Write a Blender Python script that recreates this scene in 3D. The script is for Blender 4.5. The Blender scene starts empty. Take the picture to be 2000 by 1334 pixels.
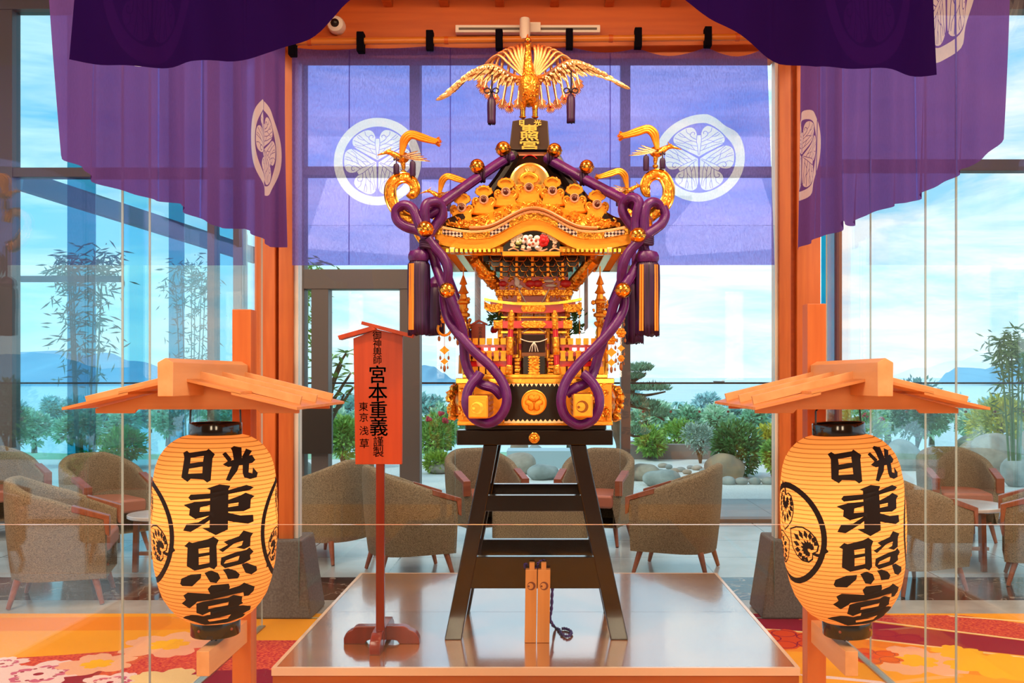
import bpy, bmesh, math, random
from math import pi, sin, cos, tan, asin, atan2, sqrt, radians
from mathutils import Vector, Matrix, noise
from mathutils.geometry import delaunay_2d_cdt

random.seed(7)
SC = bpy.context.scene
COL = SC.collection

# ------------------------------------------------------------------ camera
F, CX, CY, EYE = 1900.0, 1063.0, 735.0, 1.45
cam = bpy.data.cameras.new('camera')
cam_ob = bpy.data.objects.new('camera', cam)
COL.objects.link(cam_ob)
cam_ob.location = (0, 0, EYE)
cam_ob.rotation_euler = (pi / 2, 0, 0)
cam.sensor_width = 36.0
cam.lens = F / 2000 * 36.0
cam.shift_x = -(CX - 1000) / 2000
cam.shift_y = (CY - 667) / 2000
cam.clip_start, cam.clip_end = 0.05, 20000
SC.camera = cam_ob
SC.view_settings.view_transform = 'Standard'
SC.view_settings.look = 'None'
SC.view_settings.exposure = 0.0
SC.view_settings.gamma = 1.0
SC.cycles.max_bounces = 10
SC.cycles.diffuse_bounces = 3
SC.cycles.glossy_bounces = 3
SC.cycles.transmission_bounces = 4
SC.cycles.transparent_max_bounces = 24
SC.cycles.sample_clamp_indirect = 6.0
SC.cycles.caustics_reflective = False
SC.cycles.caustics_refractive = False

# ------------------------------------------------------------------ world: a bright sky with streaky cloud
w = bpy.data.worlds.new('sky')
SC.world = w
w.use_nodes = True
nt = w.node_tree
nt.nodes.clear()
def N(nt, t, **k):
    n = nt.nodes.new(t)
    for a, b in k.items():
        setattr(n, a, b)
    return n
tc = N(nt, 'ShaderNodeTexCoord')
sx = N(nt, 'ShaderNodeSeparateXYZ')
nt.links.new(tc.outputs['Generated'], sx.inputs[0])
ramp = N(nt, 'ShaderNodeValToRGB')
nt.links.new(sx.outputs['Z'], ramp.inputs[0])
el = ramp.color_ramp.elements
el[0].position, el[0].color = 0.0, (0.62, 0.86, 0.96, 1)
el[1].position, el[1].color = 0.6, (0.13, 0.42, 0.80, 1)
e = el.new(0.06); e.color = (0.50, 0.80, 0.96, 1)
e = el.new(0.18); e.color = (0.30, 0.70, 0.94, 1)
mp = N(nt, 'ShaderNodeMapping')
mp.inputs['Scale'].default_value = (2.2, 2.2, 11.0)
mp.inputs['Rotation'].default_value = (0, radians(6), 0)
nt.links.new(tc.outputs['Generated'], mp.inputs[0])
nz = N(nt, 'ShaderNodeTexNoise')
nz.inputs['Scale'].default_value = 2.1
nz.inputs['Detail'].default_value = 8
nz.inputs['Roughness'].default_value = 0.62
nz.inputs['Distortion'].default_value = 0.5
nt.links.new(mp.outputs[0], nz.inputs[0])
cr = N(nt, 'ShaderNodeValToRGB')
cr.color_ramp.elements[0].position = 0.40
cr.color_ramp.elements[1].position = 0.63
nt.links.new(nz.outputs[0], cr.inputs[0])
mx = N(nt, 'ShaderNodeMixRGB')
mx.inputs[2].default_value = (0.96, 0.98, 1.0, 1)
nt.links.new(cr.outputs[0], mx.inputs[0])
nt.links.new(ramp.outputs[0], mx.inputs[1])
bg = N(nt, 'ShaderNodeBackground')
bg.inputs[1].default_value = 1.42
nt.links.new(mx.outputs[0], bg.inputs[0])
out = N(nt, 'ShaderNodeOutputWorld')
nt.links.new(bg.outputs[0], out.inputs[0])

sun = bpy.data.lights.new('hazy_sun', 'SUN')
sun.energy, sun.angle, sun.color = 2.2, radians(8), (1.0, 0.95, 0.86)
sun_ob = bpy.data.objects.new('hazy_sun', sun)
sun_ob.rotation_euler = (Vector((0, 0, 0)) - Vector((-1.0, -0.55, 1.15))).to_track_quat('-Z', 'Y').to_euler()
COL.objects.link(sun_ob)

# ------------------------------------------------------------------ added unseen fill lights, and the canopy spots
def area(name, loc, rot, sx_, sy_, power, color):
    l = bpy.data.lights.new(name, 'AREA')
    l.shape = 'RECTANGLE'
    l.size, l.size_y, l.energy, l.color = sx_, sy_, power, color
    o = bpy.data.objects.new(name, l)
    o.location, o.rotation_euler = loc, rot
    COL.objects.link(o)
    return o
def spot(name, loc, target, power, color, angle=50, blend=0.6, size=0.05):
    l = bpy.data.lights.new(name, 'SPOT')
    l.energy, l.color, l.spot_size, l.spot_blend, l.shadow_soft_size = power, color, radians(angle), blend, size
    o = bpy.data.objects.new(name, l)
    o.location = loc
    o.rotation_euler = (Vector(target) - Vector(loc)).to_track_quat('-Z', 'Y').to_euler()
    COL.objects.link(o)
    return o
WARM = (1.0, 0.80, 0.58)
area('lobby_fill_light', (-3.2, 0.5, 4.7), (radians(38), 0, radians(-30)), 2.4, 2.4, 260, WARM)  # added overhead fill for the front faces, no fitting modelled
area('lobby_fill_light', (3.2, 0.5, 4.7), (radians(38), 0, radians(30)), 2.4, 2.4, 260, WARM)
area('lounge_fill_light', (0.0, 7.6, 4.9), (0, 0, 0), 7.0, 2.2, 170, (1.0, 0.93, 0.84))  # added fill to lift the lounge
area('carpet_fill_light', (-3.2, 4.4, 4.9), (0, 0, 0), 2.0, 2.0, 110, WARM)  # added fill to lift the carpet sides
area('carpet_fill_light', (3.2, 4.4, 4.9), (0, 0, 0), 2.0, 2.0, 110, WARM)
spot('canopy_spot_lamp', (-1.0, 3.2, 3.65), (-0.1, 4.45, 1.8), 205, (1.0, 0.74, 0.45), 62)
spot('canopy_spot_lamp', (0.9, 3.2, 3.65), (0.0, 4.45, 1.8), 205, (1.0, 0.74, 0.45), 62)

area('header_fill_light', (0, 4.3, 3.66), (radians(82), 0, 0), 2.6, .10, 22, (1.0, .72, .42))  # added fill to brighten the header board, no real cove
area('shrine_fill_light', (-0.85, -1.6, 2.0), (radians(90), 0, radians(-8)), 0.5, 1.2, 34, (1.0, .78, .52))  # added fill behind the viewer to brighten the shrine front
area('shrine_fill_light', (0.80, -1.6, 2.0), (radians(90), 0, radians(8)), 0.5, 1.2, 34, (1.0, .78, .52))

# ------------------------------------------------------------------ helpers
def P(px, py, Y):
    return Vector(((px - CX) * Y / F, Y, EYE - (py - CY) * Y / F))
def floor_Y(py, z=0.0):
    return F * (EYE - z) / (py - CY)
def lin(h):
    h = h.lstrip('#')
    c = [int(h[i:i + 2], 16) / 255 for i in (0, 2, 4)]
    return tuple(x / 12.92 if x <= 0.04045 else ((x + 0.055) / 1.055) ** 2.4 for x in c)

ORIGIN = {}
def origin_of(o):
    return ORIGIN.get(o.name, Vector((0, 0, 0))) if o else Vector((0, 0, 0))
def tag(o, label=None, cat=None, group=None, kind=None):
    if label: o['label'] = label
    if cat: o['category'] = cat
    if group: o['group'] = group
    if kind: o['kind'] = kind
    return o
def thing(name, label, cat, loc, group=None, kind='thing'):
    o = bpy.data.objects.new(name, None)
    o.empty_display_size = 0.05
    COL.objects.link(o)
    o.location = loc
    ORIGIN[o.name] = Vector(loc)
    return tag(o, label, cat, group, kind)
def dup(o, parent=None):
    c = o.copy()
    COL.objects.link(c)
    if parent is not None:
        c.parent = parent
    for ch in list(o.children):
        dup(ch, c)
    return c

class MB:
    """collects shapes and links them as one mesh object"""
    def __init__(s):
        s.v, s.f, s.m = [], [], []
    def add(s, vs, fs, mi=0):
        b = len(s.v)
        s.v += [Vector(p) for p in vs]
        for f in fs:
            s.f.append([b + i for i in f])
            s.m.append(mi)
        return s
    def box(s, c, d, mi=0, R=None):
        x, y, z = d[0] / 2, d[1] / 2, d[2] / 2
        ps = [Vector(p) for p in ((-x, -y, -z), (x, -y, -z), (x, y, -z), (-x, y, -z), (-x, -y, z), (x, -y, z), (x, y, z), (-x, y, z))]
        if R is not None:
            ps = [R @ p for p in ps]
        c = Vector(c)
        return s.add([p + c for p in ps], [(3, 2, 1, 0), (4, 5, 6, 7), (0, 1, 5, 4), (1, 2, 6, 5), (2, 3, 7, 6), (3, 0, 4, 7)], mi)
    def box2(s, a, b, mi=0):
        a, b = Vector(a), Vector(b)
        return s.box((a + b) / 2, [abs(q) for q in (b - a)], mi)
    def hexa(s, ps, mi=0):
        return s.add(ps, [(3, 2, 1, 0), (4, 5, 6, 7), (0, 1, 5, 4), (1, 2, 6, 5), (2, 3, 7, 6), (3, 0, 4, 7)], mi)
    def prism(s, poly, d, mi=0, side=None):
        """poly: 3-D outline, swept by vector d"""
        n = len(poly)
        d = Vector(d)
        a = [Vector(p) for p in poly]
        s.add(a + [p + d for p in a], [tuple(range(n)), tuple(range(2 * n - 1, n - 1, -1))], mi)
        b = len(s.v) - 2 * n
        for i in range(n):
            j = (i + 1) % n
            s.f.append([b + j, b + i, b + n + i, b + n + j])
            s.m.append(mi if side is None else side)
        return s
    def bar(s, a, b, w, h, up=(0, 0, 1), mi=0):
        a, b = Vector(a), Vector(b)
        t = (b - a).normalized()
        u = Vector(up)
        r = t.cross(u)
        if r.length < 1e-6:
            r = t.cross(Vector((0, 1, 0)))
        r.normalize()
        u = r.cross(t)
        r *= w / 2; u *= h / 2
        return s.hexa([a - r - u, a + r - u, b + r - u, b - r - u, a - r + u, a + r + u, b + r + u, b - r + u], mi)
    def tube(s, pts, r, n=8, mi=0, caps=True, flat=None, closed=False):
        """r: number or list; flat: (normal, ratio) squashes the section along normal"""
        pts = [Vector(p) for p in pts]
        k = len(pts)
        rs = list(r) if isinstance(r, (list, tuple)) else [r] * k
        if len(rs) != k:      # spread the given radii evenly over the path
            o_, m_ = rs, len(rs) - 1
            rs = []
            for i in range(k):
                q = i / max(1, k - 1) * m_
                a = min(int(q), m_ - 1) if m_ else 0
                rs.append(o_[a] + (o_[min(a + 1, m_)] - o_[a]) * (q - a))
        b = len(s.v)
        nrm = None
        for i, p in enumerate(pts):
            if closed:
                t = pts[(i + 1) % k] - pts[i - 1]
            else:
                t = pts[min(i + 1, k - 1)] - pts[max(i - 1, 0)]
            if t.length < 1e-9:
                t = Vector((0, 0, 1))
            t.normalize()
            if flat:
                nn = Vector(flat[0]) - t * t.dot(Vector(flat[0]))
                if nn.length < 1e-5: nn = nrm or t.orthogonal()
                nrm = nn.normalized()
            elif nrm is None:
                nrm = t.orthogonal().normalized()
            else:
                nrm = nrm - t * nrm.dot(t)
                nrm = nrm.normalized() if nrm.length > 1e-6 else t.orthogonal().normalized()
            bi = t.cross(nrm)
            for j in range(n):
                a = 2 * pi * j / n
                q = flat[1] if flat else 1.0
                s.v.append(p + nrm * (cos(a) * rs[i] * q) + bi * (sin(a) * rs[i]))
        for i in range(k if closed else k - 1):
            i2 = (i + 1) % k
            for j in range(n):
                j2 = (j + 1) % n
                s.f.append([b + i * n + j, b + i * n + j2, b + i2 * n + j2, b + i2 * n + j]); s.m.append(mi)
        if caps and not closed:
            s.f.append([b + j for j in range(n - 1, -1, -1)]); s.m.append(mi)
            s.f.append([b + (k - 1) * n + j for j in range(n)]); s.m.append(mi)
        return s
    def lathe(s, prof, c, n=24, mi=0, axis='z', caps=True, sx=1.0, sy=1.0, ripple=None):
        c = Vector(c)
        b = len(s.v)
        for (r, h) in prof:
            for j in range(n):
                a = 2 * pi * j / n
                rr = r * (ripple(j) if ripple else 1.0)
                if axis == 'z': s.v.append(c + Vector((cos(a) * rr * sx, sin(a) * rr * sy, h)))
                elif axis == 'y': s.v.append(c + Vector((cos(a) * rr * sx, h, -sin(a) * rr * sy)))
                else: s.v.append(c + Vector((h, cos(a) * rr, sin(a) * rr)))
        k = len(prof)
        for i in range(k - 1):
            for j in range(n):
                j2 = (j + 1) % n
                s.f.append([b + i * n + j, b + i * n + j2, b + (i + 1) * n + j2, b + (i + 1) * n + j]); s.m.append(mi)
        if caps:
            s.f.append([b + j for j in range(n - 1, -1, -1)]); s.m.append(mi)
            s.f.append([b + (k - 1) * n + j for j in range(n)]); s.m.append(mi)
        return s
    def ball(s, c, r, n=14, mi=0, sc=(1, 1, 1), R=None, jit=0.0, freq=3.0):
        c = Vector(c)
        b = len(s.v)
        m = max(6, n // 2)
        def pt(i, j):
            th = pi * i / m; a = 2 * pi * j / n
            p = Vector((sin(th) * cos(a) * sc[0], sin(th) * sin(a) * sc[1], cos(th) * sc[2]))
            if jit:
                p *= 1 + jit * (noise.noise(p * freq + c * 7) + .45 * noise.noise(p * freq * 2.7 + c * 3))
            if R is not None: p = R @ p
            return c + p * r
        s.v.append(pt(0, 0))
        for i in range(1, m):
            for j in range(n):
                s.v.append(pt(i, j))
        s.v.append(pt(m, 0))
        last = len(s.v) - 1
        for j in range(n):
            j2 = (j + 1) % n
            s.f.append([b, b + 1 + j, b + 1 + j2]); s.m.append(mi)
            s.f.append([last, b + 1 + (m - 2) * n + j2, b + 1 + (m - 2) * n + j]); s.m.append(mi)
            for i in range(m - 2):
                s.f.append([b + 1 + i * n + j, b + 1 + (i + 1) * n + j, b + 1 + (i + 1) * n + j2, b + 1 + i * n + j2]); s.m.append(mi)
        return s
    def grid(s, fn, nu, nv, mi=0, wrap=False):
        b = len(s.v)
        cu = nu if wrap else nu + 1
        for j in range(nv + 1):
            for i in range(cu):
                s.v.append(Vector(fn(i / nu, j / nv)))
        for j in range(nv):
            for i in range(nu):
                i2 = (i + 1) % cu if wrap else i + 1
                s.f.append([b + j * cu + i, b + j * cu + i2, b + (j + 1) * cu + i2, b + (j + 1) * cu + i])
                s.m.append(mi(i, j) if callable(mi) else mi)
        return s
    def build(s, name, mats, parent=None, smooth=False, bevel=0, angle=40, kind=None, label=None, segs=2):
        me = bpy.data.meshes.new(name)
        o0 = origin_of(parent)
        me.from_pydata([tuple(p - o0) for p in s.v], [], s.f)
        if not isinstance(mats, (list, tuple)): mats = [mats]
        for m in mats: me.materials.append(m)
        me.polygons.foreach_set('material_index', s.m)
        me.validate()
        bm = bmesh.new(); bm.from_mesh(me)
        bmesh.ops.recalc_face_normals(bm, faces=bm.faces)
        bm.to_mesh(me); bm.free()
        o = bpy.data.objects.new(name, me)
        COL.objects.link(o)
        if parent:
            o.parent = parent
            ORIGIN[o.name] = o0
        if smooth:
            me.polygons.foreach_set('use_smooth', [True] * len(me.polygons))
            if angle < 180:
                try: me.set_sharp_from_angle(angle=radians(angle))
                except Exception: pass
        if bevel:
            b = o.modifiers.new('bevel', 'BEVEL')
            b.width, b.segments, b.limit_method, b.angle_limit = bevel, segs, 'ANGLE', radians(35)
        if kind: o['kind'] = kind
        if label: o['label'] = label
        return o

def smooth_path(pts, sub=6, closed=False):
    """Catmull-Rom through the points"""
    pts = [Vector(p) for p in pts]
    k = len(pts)
    outp = []
    rng = range(k if closed else k - 1)
    for i in rng:
        if closed:
            p0, p1, p2, p3 = pts[i - 1], pts[i], pts[(i + 1) % k], pts[(i + 2) % k]
        else:
            p0, p1, p2, p3 = pts[max(i - 1, 0)], pts[i], pts[i + 1], pts[min(i + 2, k - 1)]
        for j in range(sub):
            t = j / sub
            outp.append(0.5 * ((2 * p1) + (p2 - p0) * t + (2 * p0 - 5 * p1 + 4 * p2 - p3) * t * t + (3 * p1 - p0 - 3 * p2 + p3) * t ** 3))
    if not closed: outp.append(pts[-1])
    return outp

# a surface over a rectangle (u, v) with outlined marks in other materials, bent into space by fn
def in_poly(px, py, poly):
    c = False
    j = len(poly) - 1
    for i in range(len(poly)):
        xi, yi = poly[i]; xj, yj = poly[j]
        if (yi > py) != (yj > py) and px < (xj - xi) * (py - yi) / (yj - yi) + xi:
            c = not c
        j = i
    return c
def marked_surface(u0, u1, v0, v1, nu, nv, marks, fn, base=0):
    """marks: list of (outline, material index), later ones lie over earlier ones"""
    vs, es = [], []
    idx = {}
    for j in range(nv + 1):
        for i in range(nu + 1):
            idx[i, j] = len(vs)
            vs.append(Vector((u0 + (u1 - u0) * i / nu, v0 + (v1 - v0) * j / nv)))
    for i in range(nu):
        es += [(idx[i, 0], idx[i + 1, 0]), (idx[i, nv], idx[i + 1, nv])]
    for j in range(nv):
        es += [(idx[0, j], idx[0, j + 1]), (idx[nu, j], idx[nu, j + 1])]
    boxes = []
    for poly, mi in marks:
        b = len(vs)
        k = len(poly)
        vs += [Vector(p) for p in poly]
        es += [(b + i, b + (i + 1) % k) for i in range(k)]
        xs = [p[0] for p in poly]; ys = [p[1] for p in poly]
        boxes.append((min(xs), max(xs), min(ys), max(ys)))
    ov, _, of, _, _, _ = delaunay_2d_cdt(vs, es, [], 0, 1e-6)
    mb = MB()
    mb.v = [Vector(fn(p.x, p.y)) for p in ov]
    for f in of:
        if len(f) < 3: continue
        cx = sum(ov[i].x for i in f) / len(f); cy = sum(ov[i].y for i in f) / len(f)
        m = base
        for (poly, mi), bx in zip(marks, boxes):
            if bx[0] <= cx <= bx[1] and bx[2] <= cy <= bx[3] and in_poly(cx, cy, poly):
                m = mi
        mb.f.append(list(f)); mb.m.append(m)
    return mb

# ------------------------------------------------------------------ materials
MATS = {}
def new_mat(name):
    m = bpy.data.materials.new(name)
    m.use_nodes = True
    MATS[name] = m
    return m, m.node_tree, m.node_tree.nodes['Principled BSDF']
def c4(c):
    if isinstance(c, str): c = lin(c)
    return (c[0], c[1], c[2], 1)
def mat(name, c, rough=0.5, metal=0.0, c2=None, scale=8.0, stretch=(1, 1, 1), bump=0.0, bscale=None, detail=4, spec=0.5, coat=0.0, lo=0.35, hi=0.65, bdist=0.004, emit=None, voro=False):
    m, t, p = new_mat(name)
    p.inputs['Base Color'].default_value = c4(c)
    p.inputs['Roughness'].default_value = rough
    p.inputs['Metallic'].default_value = metal
    p.inputs['Specular IOR Level'].default_value = spec
    if coat:
        p.inputs['Coat Weight'].default_value = coat
        p.inputs['Coat Roughness'].default_value = 0.06
    tcn = N(t, 'ShaderNodeTexCoord')
    if c2 is not None:
        mpn = N(t, 'ShaderNodeMapping'); mpn.inputs['Scale'].default_value = stretch
        t.links.new(tcn.outputs['Object'], mpn.inputs[0])
        n = N(t, 'ShaderNodeTexNoise'); n.inputs['Scale'].default_value = scale; n.inputs['Detail'].default_value = detail
        t.links.new(mpn.outputs[0], n.inputs[0])
        r = N(t, 'ShaderNodeValToRGB')
        r.color_ramp.elements[0].position, r.color_ramp.elements[0].color = lo, c4(c)
        r.color_ramp.elements[1].position, r.color_ramp.elements[1].color = hi, c4(c2)
        t.links.new(n.outputs[0], r.inputs[0])
        t.links.new(r.outputs[0], p.inputs['Base Color'])
    if bump:
        mp2 = N(t, 'ShaderNodeMapping'); mp2.inputs['Scale'].default_value = stretch
        t.links.new(tcn.outputs['Object'], mp2.inputs[0])
        if voro:
            n2 = N(t, 'ShaderNodeTexVoronoi'); n2.feature = 'SMOOTH_F1'; n2.inputs['Scale'].default_value = bscale or scale
        else:
            n2 = N(t, 'ShaderNodeTexNoise'); n2.inputs['Scale'].default_value = bscale or scale; n2.inputs['Detail'].default_value = 3
        t.links.new(mp2.outputs[0], n2.inputs[0])
        b = N(t, 'ShaderNodeBump'); b.inputs['Strength'].default_value = bump; b.inputs['Distance'].default_value = bdist
        t.links.new(n2.outputs[0], b.inputs['Height'])
        t.links.new(b.outputs[0], p.inputs['Normal'])
    if emit:
        p.inputs['Emission Color'].default_value = c4(emit[0]); p.inputs['Emission Strength'].default_value = emit[1]
    return m
def wood(name, c, c2, axis='z', rough=0.42, scale=9.0, coat=0.0):
    st = {'x': (0.08, 1, 1), 'y': (1, 0.08, 1), 'z': (1, 1, 0.08)}[axis]
    return mat(name, c, rough, 0, c2, scale * 3, st, bump=0.08, bscale=60, detail=6, lo=0.3, hi=0.7, coat=coat)
def cloth(name, diff, trans, clear, a=0.35, b=0.4, weave=0.25):
    """thin cloth: lets part of the light straight through, scatters part, reflects part"""
    m = bpy.data.materials.new(name); m.use_nodes = True; MATS[name] = m
    t = m.node_tree; t.nodes.clear()
    tcn = N(t, 'ShaderNodeTexCoord')
    n = N(t, 'ShaderNodeTexNoise'); n.inputs['Scale'].default_value = 160; n.inputs['Detail'].default_value = 2
    mpn = N(t, 'ShaderNodeMapping'); mpn.inputs['Scale'].default_value = (1, 1, 0.35)
    t.links.new(tcn.outputs['Object'], mpn.inputs[0]); t.links.new(mpn.outputs[0], n.inputs[0])
    r = N(t, 'ShaderNodeMapRange'); r.inputs[1].default_value = 0.3; r.inputs[2].default_value = 0.7
    r.inputs[3].default_value = a * (1 - weave); r.inputs[4].default_value = a * (1 + weave)
    t.links.new(n.outputs[0], r.inputs[0])
    d = N(t, 'ShaderNodeBsdfDiffuse'); d.inputs[0].default_value = c4(diff)
    tr = N(t, 'ShaderNodeBsdfTranslucent'); tr.inputs[0].default_value = c4(trans)
    tp = N(t, 'ShaderNodeBsdfTransparent'); tp.inputs[0].default_value = c4(clear)
    m1 = N(t, 'ShaderNodeMixShader'); m1.inputs[0].default_value = b
    t.links.new(d.outputs[0], m1.inputs[1]); t.links.new(tr.outputs[0], m1.inputs[2])
    m2 = N(t, 'ShaderNodeMixShader')
    t.links.new(r.outputs[0], m2.inputs[0]); t.links.new(m1.outputs[0], m2.inputs[1]); t.links.new(tp.outputs[0], m2.inputs[2])
    o = N(t, 'ShaderNodeOutputMaterial'); t.links.new(m2.outputs[0], o.inputs[0])
    return m
def glass(name, tint, refl=1.0):
    m = bpy.data.materials.new(name); m.use_nodes = True; MATS[name] = m
    t = m.node_tree; t.nodes.clear()
    fr = N(t, 'ShaderNodeFresnel')
    ge = N(t, 'ShaderNodeNewGeometry')
    ior = N(t, 'ShaderNodeMapRange'); ior.inputs[3].default_value = 1.4; ior.inputs[4].default_value = 1 / 1.4
    t.links.new(ge.outputs['Backfacing'], ior.inputs[0]); t.links.new(ior.outputs[0], fr.inputs[0])
    mu = N(t, 'ShaderNodeMath', operation='MULTIPLY'); mu.inputs[1].default_value = refl
    t.links.new(fr.outputs[0], mu.inputs[0])
    tp = N(t, 'ShaderNodeBsdfTransparent'); tp.inputs[0].default_value = c4(tint)
    gl = N(t, 'ShaderNodeBsdfGlossy'); gl.inputs['Roughness'].default_value = 0.0; gl.inputs[0].default_value = (1, 1, 1, 1)
    mxs = N(t, 'ShaderNodeMixShader')
    t.links.new(mu.outputs[0], mxs.inputs[0]); t.links.new(tp.outputs[0], mxs.inputs[1]); t.links.new(gl.outputs[0], mxs.inputs[2])
    o = N(t, 'ShaderNodeOutputMaterial'); t.links.new(mxs.outputs[0], o.inputs[0])
    return m

M_ORANGE = wood('orange_cedar', '#cf6c28', '#bc581a', 'z')
M_ORANGE_X = wood('orange_cedar_horizontal', '#d9702a', '#c25a18', 'x')
M_BEAM = wood('beam_cedar', '#cf6118', '#be5210', 'x')
M_GSOF = mat('gilt_soffit', (1.0, 0.42, 0.06), 0.6, 0.1, spec=.1)
M_GSOF.node_tree.nodes['Principled BSDF'].inputs['IOR'].default_value = 1.0
M_LOOP = mat('black_cloth_loop', '#0c0812', 0.95, spec=.1)
M_PALE = wood('pale_cedar', '#e3a26c', '#d58f56', 'y')
M_PALE_X = wood('pale_cedar_gable', '#d98c50', '#c8763c', 'x')
M_SIGN = wood('red_cedar_board', '#b43c0e', '#9a2e08', 'z')
M_REDWOOD = wood('red_lacquered_wood', '#7d2413', '#641a0c', 'z', rough=0.25)
M_CLAP = wood('clapper_wood', '#d08848', '#bd7434', 'z')
M_STONE = mat('grey_granite', '#6d6864', 0.75, c2='#57524e', scale=90, bump=0.3, bscale=70)
M_LACQ = mat('black_lacquer', '#140c09', 0.14, spec=0.5, coat=0.3)
M_LACQB = mat('dark_brown_lacquer', '#190d0a', 0.18, coat=0.3)
M_GOLD = mat('polished_gold', (1.0, 0.46, 0.06), 0.20, 1.0, bump=0.12, bscale=25)
M_GOLDC = mat('carved_gold', (1.0, 0.40, 0.04), 0.28, 0.8, bump=0.9, bscale=85, bdist=0.006, voro=True)
M_GOLDF = mat('gold_leaf', (1.0, 0.36, 0.025), 0.38, 0.62, bump=0.35, bscale=45, bdist=0.004)
M_RED = mat('vermilion_lacquer', '#c8141a', 0.25, coat=0.2)
M_ROPE = mat('purple_cord', '#4c0654', 0.40, c2='#5c0a64', scale=40, stretch=(1, 1, 1), bump=0.25, bscale=180)
M_TASSEL = mat('purple_silk', '#1f0428', 0.5, c2='#3f0a4a', scale=190, stretch=(1, 1, 0.02))
M_ORCORD = mat('orange_silk_cord', '#f08a1e', 0.55)
M_BLACK = mat('black_iron', '#15110f', 0.35)
M_WHITE = mat('white_enamel', '#efe2d6', 0.4)
M_DARKFR = mat('dark_bronze_frame', '#574a44', 0.45, 0.2)
M_TWEED = mat('tweed_cloth', '#9a876c', 0.9, c2='#574a3a', scale=120, stretch=(1, 1, 2.2), bump=0.4, bscale=160, lo=0.38, hi=0.66, spec=0.1)
M_ARM = wood('reddish_arm_wood', '#9a5233', '#7d3d24', 'y', rough=0.35)
M_LEATHER = mat('tan_leather', '#a8614a', 0.45)
M_GLASS = glass('clear_glass', (0.975, 0.99, 0.985), 0.9)
M_GEDGE = mat('glass_edge', (0.16, 0.52, 0.47), 0.15)
M_GEDGE2 = mat('side_glass_edge', (0.42, 0.50, 0.48), 0.15)
# ================================================================== THE SETTING
M_TILE = mat('floor_tile', '#b4bcbe', 0.2, c2='#a4acae', scale=3, spec=0.6)
M_TILE.node_tree.nodes['Principled BSDF'].inputs['IOR'].default_value = 2.6
t_ = M_TILE.node_tree
def tile_lines(m, size, col, off=(0, 0, 0)):
    t = m.node_tree; p = t.nodes['Principled BSDF']
    tcn = N(t, 'ShaderNodeTexCoord'); mpn = N(t, 'ShaderNodeMapping'); mpn.inputs['Location'].default_value = off
    br = N(t, 'ShaderNodeTexBrick'); br.offset = 0.0
    br.inputs['Scale'].default_value = 1.0; br.inputs['Mortar Size'].default_value = 0.006
    br.inputs['Brick Width'].default_value = size; br.inputs['Row Height'].default_value = size
    t.links.new(tcn.outputs['Object'], mpn.inputs[0]); t.links.new(mpn.outputs[0], br.inputs[0])
    mxn = N(t, 'ShaderNodeMixRGB')
    old = p.inputs['Base Color'].links[0].from_socket
    t.links.new(br.outputs['Fac'], mxn.inputs[0]); t.links.new(old, mxn.inputs[1]); mxn.inputs[2].default_value = c4(col)
    t.links.new(mxn.outputs[0], p.inputs['Base Color'])
tile_lines(M_TILE, 0.8, '#5e6668', (0.35, 0.2, 0))
M_STRIP = mat('pale_stone_strip', '#b3aca4', 0.25, c2='#9d9891', scale=5)
M_MARBLE = mat('dark_marble', '#33211b', 0.1, c2='#1e1310', scale=4, detail=8)
def veins(m):
    t = m.node_tree; p = t.nodes['Principled BSDF']
    tcn = N(t, 'ShaderNodeTexCoord'); n = N(t, 'ShaderNodeTexNoise'); n.inputs['Scale'].default_value = 3.2; n.inputs['Detail'].default_value = 5; n.inputs['Distortion'].default_value = 1.2
    t.links.new(tcn.outputs['Object'], n.inputs[0])
    r = N(t, 'ShaderNodeValToRGB'); e = r.color_ramp.elements
    e[0].position, e[0].color = 0.485, (0, 0, 0, 1); e[1].position, e[1].color = 0.515, (0, 0, 0, 1)
    k = e.new(0.5); k.color = (0.6, 0.6, 0.6, 1)
    t.links.new(n.outputs[0], r.inputs[0])
    mxn = N(t, 'ShaderNodeMixRGB'); old = p.inputs['Base Color'].links[0].from_socket
    t.links.new(r.outputs[0], mxn.inputs[0]); t.links.new(old, mxn.inputs[1]); mxn.inputs[2].default_value = c4('#c9b8a4')
    t.links.new(mxn.outputs[0], p.inputs['Base Color'])
veins(M_MARBLE)

MB().box2((-9, 7.02, -0.2), (9, 9.62, 0)).build('floor', M_TILE, kind='structure')
MB().box2((-9, 6.3, -0.2), (9, 7.02, 0)).build('trim_1', M_MARBLE, kind='structure')
MB().box2((-9, 5.93, -0.2), (9, 6.3, 0)).build('trim_2', M_STRIP, kind='structure')
MB().box2((-9, -6, -0.2), (9, 5.93, -0.006)).build('floor', M_STRIP, kind='structure')

# carpet: one woven sheet, the flowers and bands are its pattern
def pile(name, c, c2, sc=300, lo=0.35, hi=0.65):
    return mat(name, c, 0.95, c2=c2, scale=sc, bump=0.5, bscale=260, spec=0.05, lo=lo, hi=hi, detail=2)
CARP = [pile('carpet_orange', '#f0a02c', '#e89020'), pile('carpet_deep_orange', '#ee8726', '#e07a1e'), pile('carpet_red_fleck', '#e0603e', '#b01e34', 70),
        pile('carpet_crimson', '#9c1238', '#7d0a2c'), pile('carpet_blush', '#ecae8e', '#e29c7c'), pile('carpet_pink_white', '#eccfc8', '#e0b4b4'),
        pile('carpet_rose', '#cf6a86', '#b84a70'), pile('carpet_scarlet', '#dd4a20', '#cc3a18'), pile('carpet_cream', '#f0cf96', '#e8bf80'), pile('carpet_gold', '#f5b62a', '#eda41e')]
def cf(px, py):
    Y = F * EYE / (py - CY)
    return ((px - CX) * Y / F, Y)
def cpoly(pts): return [cf(*p) for p in pts]
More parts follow.
